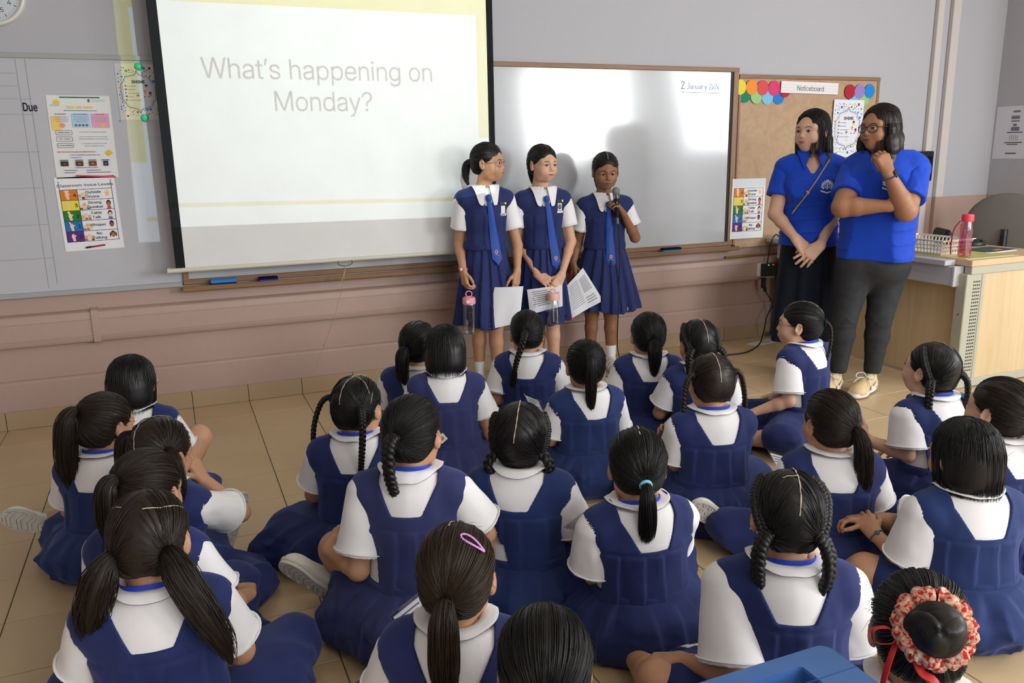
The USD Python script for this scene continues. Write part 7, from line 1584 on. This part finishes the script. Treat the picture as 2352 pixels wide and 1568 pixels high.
# --- teachers
def teacher(label, at, zs, turn, hturn, pitch, arms, skin, hair, seed, dims, legs=None, skirt=None, lat0=0.0, toph=0.0, roll=0):
    F = standing(label, at, zs, turn, hturn, pitch, arms, skin, hair, head=ADULT, seed=seed, name='teacher', roll=roll); root, V = F['root'], F['V']; h = .0065; rg = np.random.default_rng(seed)
    c7 = V(zs['lat'], 0, zs['c7']); hc = V(zs['hlat'], .03, zs['head']); F['hc'] = hc; sw = dims['sw']
    pel = V(lat0, 0, zs['pel']); belt = V(lat0 * .7 + zs['lat'] * .3, 0, zs['belt']); chest = belt * .40 + c7 * .60
    J = dict(pel=pel, belt=belt, chest=chest, c7=c7, shL=c7 + (-sw, .0, dims.get('sz', -.076)), shR=c7 + (sw, .0, dims.get('sz', -.076)), r=dims['r'], flat=dims.get('flat', .78), sr=dims['sr'], nr=.050, bust=np.array([.07, .085, -.05]), br=dims['br'])
    T = torso(J, h, .14); F['T'], F['J'] = T, J; X, Y, Z = T.grid()
    B = T.copy(.012); B.warp(lambda p: .012 * (fbm(p * [10, 10, 16], 3, seed) - .5) - .006 * np.clip(1 - np.abs(np.sin(p[:, 2] * 42 + 5 * p[:, 0])) * 2.2, 0, 1) * np.clip((zs['belt'] + .10 - p[:, 2]) / .05, 0, 1), .04)
    B.keep(zs['hem'] + .02 * (X - belt[0]) - Z); vz = c7[2] - .105
    B.keep(-np.maximum(np.abs(X - c7[0]) - .010 - .62 * np.maximum(Z - vz, 0), np.maximum(vz - Z, (c7[1] + .02) - Y)) * .8); B.keep(Z - (c7[2] + .006))
    obj('polo_shirt', B.mesh(), 'polo_blue', root, True)
    skins = []
    for e, S_ in ((-1, 'L'), (1, 'R')):
        a = arms[S_]; sh = J['sh' + S_]; el, wr = V(*a['el']), V(*a['wr']); d, n = V(*a['d']), V(*a['n'])
        m, ce, cd = sleeve(sh, el, a.get('frac', .70), dims['sl'][0], dims['sl'][1], h, seed + e, wr=.007); obj('sleeve', m, 'polo_blue', root, True)
        skins.append(arm_mesh(sh, el, wr, dict(d=d, n=n, thumb=a.get('thumb', 1) * (1 if e < 0 else -1), curl=a.get('curl', .5), spread=a.get('spread', .1), pinch=a.get('pinch', 0)), r=dims['arm'], h=.0042, L=.178)); F['arm' + S_] = (el, wr)
    hm = put_head(root, ADULT, F['R'], hc, skin, 'brown' if 'brown' in skin else 'fair')
    neck = Field(np.minimum(hc, c7) - .12, np.maximum(hc, c7) + .1, .006).cap(hc + F['R'] @ np.array([0, -.02, -.07]), c7 + (0, .01, -.02), .046, .052)
    bare = []
    if legs:
        f = Field((-.42, -.32, .02), (.42, .36, zs['hem'] + .09), .0075); f.ell(pel + (0, -.01, .0), (dims['r'][0] * 1.02, dims['r'][0] * .84, .13))
        for (hp, kn, an) in legs:
            hp, kn, an = V(*hp), V(*kn), V(*an); f.cap(hp, kn, dims['thigh'], .068, k=.03); m = kn + (an - kn) * .3; f.cap(kn, m, .066, .064, k=.02).cap(m, an, .064, .043, k=.02)
        f.warp(lambda p: .006 * (fbm(p * [14, 14, 26], 2, seed) - .5) - .004 * np.clip(1 - np.abs(p[:, 2] - .43 - .02 * np.sin(p[:, 0] * 60)) / .010, 0, 1) - .003 * np.clip(1 - np.abs(p[:, 2] - .39) / .008, 0, 1)); XX, YY, ZZ = f.grid(); f.keep(.11 - ZZ); f.keep(ZZ - zs['hem'] - .06)
        obj('jeans', f.mesh(), 'dark_denim', root, True)
    if skirt:
        hz, rx, ry, dx = skirt; f = Field((-.40, -.34, hz - .02), (.40, .34, zs['hem'] + .08), .0075); XX, YY, ZZ = f.grid(); t = np.clip((zs['hem'] - ZZ) / (zs['hem'] - hz), 0, 1); cx_ = pel[0] + dx * t; th = np.arctan2(XX - cx_, YY - pel[1])
        RX = dims['r'][0] * .98 + (rx - dims['r'][0] * .98) * t; RY = dims['r'][0] * .80 + (ry - dims['r'][0] * .80) * t
        f.v = ((np.sqrt(((XX - cx_) / RX) ** 2 + ((YY - pel[1]) / RY) ** 2) - 1) * np.minimum(RX, RY) - (.004 + .014 * t) * np.sin(th * 7 + 1.5 * np.sin(th * 2))).astype(np.float32); inn = f.v + .014
        f.keep(-np.where(ZZ < hz + .06, inn, 1)); f.keep(hz - ZZ); f.keep(ZZ - zs['hem'] - .06); obj('long_skirt', f.mesh(), 'dark_navy_skirt', root, True)
        for (kn, an) in zs['shins']: bare.append(leg_mesh(V(*kn) + (0, 0, .08), V(*kn), V(*an), (.055, .052, .048, .030), .007))
    core = T.copy(-.014).half(); core.keep(zs['hem'] + .06 - core.grid()[2]); obj('body', weld([core.mesh(), hm, neck.mesh()] + skins + bare), skin, root, True)
    S = T.copy(.017); obj('collar', collar_mesh(S, c7 + (0, .02, .002), .056, .092, gap=9, flare=16, point=.25, rise=.020), 'polo_blue', root, True)
    add_hair(root, hair, ADULT, F['R'], hc, rg, .95)
    # embroidered crest on the chest: shield, ribbon and leaves in white thread
    ex, ez = zs['crest']; leaf = lambda a, r: affinity.rotate(affinity.translate(disc(0, 0, .006, .003, 2), r, 0), math.degrees(a), origin=(0, 0))
    sh_ = Polygon([(-.014, .018), (.014, .018), (.014, -.004), (0, -.020), (-.014, -.004)]); emb = [sh_.difference(sh_.buffer(-.003)), strokes([[(-.014, .016), (.012, -.010)], [(.014, .016), (-.012, -.010)], [(0, .018), (0, -.018)]], .003)] + [leaf(a, .024) for a in np.linspace(-.6, 3.74, 17)] + [leaf(a, .030) for a in np.linspace(-.3, 3.44, 12)] + [Polygon([(-.034, -.022), (0, -.034), (.034, -.022), (.034, -.030), (0, -.042), (-.034, -.030)]), disc(0, .030, .006, .005, 3)]
    plate(T, c7[0] - ex, ez, 0, 0, .0165, ink(206, 210, 226), 'embroidered_crest', root, .002, cut=unary_union(emb))
    return F
TR = dict(c7=1.330, head=1.452, lat=.105, hlat=.045, pel=.72, belt=.98, hem=.755, crest=(.055, 1.17))
AR = dict(R=dict(el=(-.150, .10, 1.045), wr=(.050, .215, 1.055), d=(.75, .05, .45), n=(.1, .9, .1), curl=.35, frac=.72), L=dict(el=(.130, .225, 1.030), wr=(.012, .245, 1.225), d=(-.30, -.25, .80), n=(.15, .85, .25), curl=1.15, frac=.74, pinch=.2))
tR = teacher('teacher in glasses, blue polo and dark jeans, hand held at her chin', (3.46, -1.36), TR, -34, -64, 2, AR, 'skin_adult_brown', dict(style='long', mat='hair_dark_brown', crown=(.25, .35, 1), wave=.014, locks=[(-.074, -.005, .27, .027), (-.060, -.042, .26, .034), (.074, -.008, .26, .028), (.060, -.045, .26, .034), (0, -.060, .25, .044), (-.076, .018, .27, .020), (.078, .016, .24, .020)]), 71, dict(sw=.148, sz=-.088, r=(.188, .172, .172), sr=.060, br=.085, sl=(.067, .084), arm=(.064, .055, .049, .028), thigh=.106, flat=.84),
    legs=[((-.01, 0, .70), (-.060, .02, .43), (-.065, .0, .10)), ((.175, -.01, .70), (.130, .03, .43), (.120, .02, .08))], lat0=.085)
spectacles(tR, tR['root'], 'black_plastic', round_=False)
for lat, tow, tl in ((-.075, .0, (-.70, .8)), (.115, .02, (-.75, .75))):
    S_, R_, t_ = put_shoe(tR['root'], 'adult', tR['V'](lat, tow, .070), tR['V'](tl[0], tl[1], 0), (0, 0, 1), ('tan_leather', 'midsole_white', 'shoe_white', 'gum_sole'))
    sw_ = Polygon(np.vstack([curve([(.085, .062), (.060, .048), (.046, .044), (.038, .050), (.042, .068)], 16), curve([(.042, .068), (.050, .054), (.060, .053), (.075, .057), (.085, .062)], 16)])).buffer(0)
    sw_ = Polygon([(.118, .052), (.126, .034), (.112, .026), (.090, .030), (.030, .058), (.092, .041), (.108, .040)])
    for e in (-1, 1):
        m = prism(sw_.buffer(.002), .004); v = m.vertices; M_ = trimesh.Trimesh(np.stack([e * (.0405 + .006 * (v[:, 0] > .08) + v[:, 2]), v[:, 0] + .02, v[:, 1] + .004], 1), m.faces, process=False); obj('side_mark', moved(M_, R_, t_), 'midsole_white', S_, False)
    obj('lace_bow', moved(cat([tube(curve([(0, .105, .088), (e * .02, .095, .108), (e * .05, .11, .104), (e * .045, .13, .086), (e * .012, .115, .088)], 18), .003, 6) for e in (-1, 1)] + [tube(curve([(0, .105, .088), (e * .03, .14, .085), (e * .045, .165, .062)], 10), .0028, 6) for e in (-1, 1)]), R_, t_), 'shoe_white', S_, True)
el, wr = tR['armL']; q = wr + unit(el - wr) * .022
sw1 = thing('wristwatch', parent=tR['root']); obj('strap', ring(q, unit(wr - el), .0335, .010, 30, 8, .28), ink(44, 84, 116), sw1, True, label='blue-grey watch strap'); nn_ = unit(tR['V'](.45, .55, .35)); obj('watch_case', moved(bx((-.016, -.018, -.005), (.016, .018, .005), .003), np.stack([unit(np.cross(unit(wr - el), nn_)), unit(wr - el), nn_], 1), q + nn_ * .034), 'black_plastic', sw1, False)
TL_ = dict(c7=1.318, head=1.446, lat=-.085, hlat=-.105, pel=.74, belt=.98, hem=.800, crest=(.075, 1.145), shins=[((-.03, .0, .36), (.005, .0, .08)), ((-.12, .0, .36), (-.12, .02, .08))])
AL = dict(R=dict(el=(-.285, .02, .985), wr=(-.200, .155, .850), d=(.55, .25, -.75), n=(.2, .85, .4), curl=.35, frac=.62), L=dict(el=(.060, .03, 1.00), wr=(-.075, .185, .815), d=(-.72, .12, -.62), n=(.0, .90, .35), curl=.30, spread=.2, frac=.62))
tL = teacher('teacher with half-tied dark hair, blue polo and long navy skirt, hands folded', (3.50, -1.03), TL_, -14, -52, 0, AL, 'skin_adult_fair', dict(style='long', mat='hair_black', crown=(.0, .3, 1), wave=.005, locks=[(-.072, -.022, .24, .020), (.072, -.028, .26, .022), (-.05, -.058, .24, .030), (.05, -.058, .25, .030), (0, -.070, .25, .036)]), 72, dict(sw=.142, r=(.160, .138, .142), sr=.050, br=.066, sl=(.060, .074), arm=(.048, .040, .036, .023), thigh=.09), skirt=(.235, .185, .16, .015), lat0=-.075)
def cord():
    T = tL['T']; c7 = tL['J']['c7']; pts = []
    for u in np.linspace(0, 1, 26):
        x = c7[0] - .085 + u * .185; z = c7[2] - .03 - u * .30; pts.append((x, front_y(T, x, z, .016) + .004, z))
    P = np.array(pts); P[1:-1] = (P[:-2] + 2 * P[1:-1] + P[2:]) / 4
    g = thing('cross_body_cord', parent=tL['root']); obj('cord', tube(P, .0042, 8), 'cord_tan', g, True); obj('knot', cat([ball(P[15], .010, 2), ball(P[15] + (.006, .006, .008), .006, 1)]), 'cord_tan', g, True)
cord()
for lat, tow in ((.005, .0), (-.12, .02)): put_shoe(tL['root'], 'adult', tL['V'](lat, tow, .070), tL['V'](-.3, 1, 0), (0, 0, 1), ('black_shoe', 'black_shoe', 'black_shoe'))
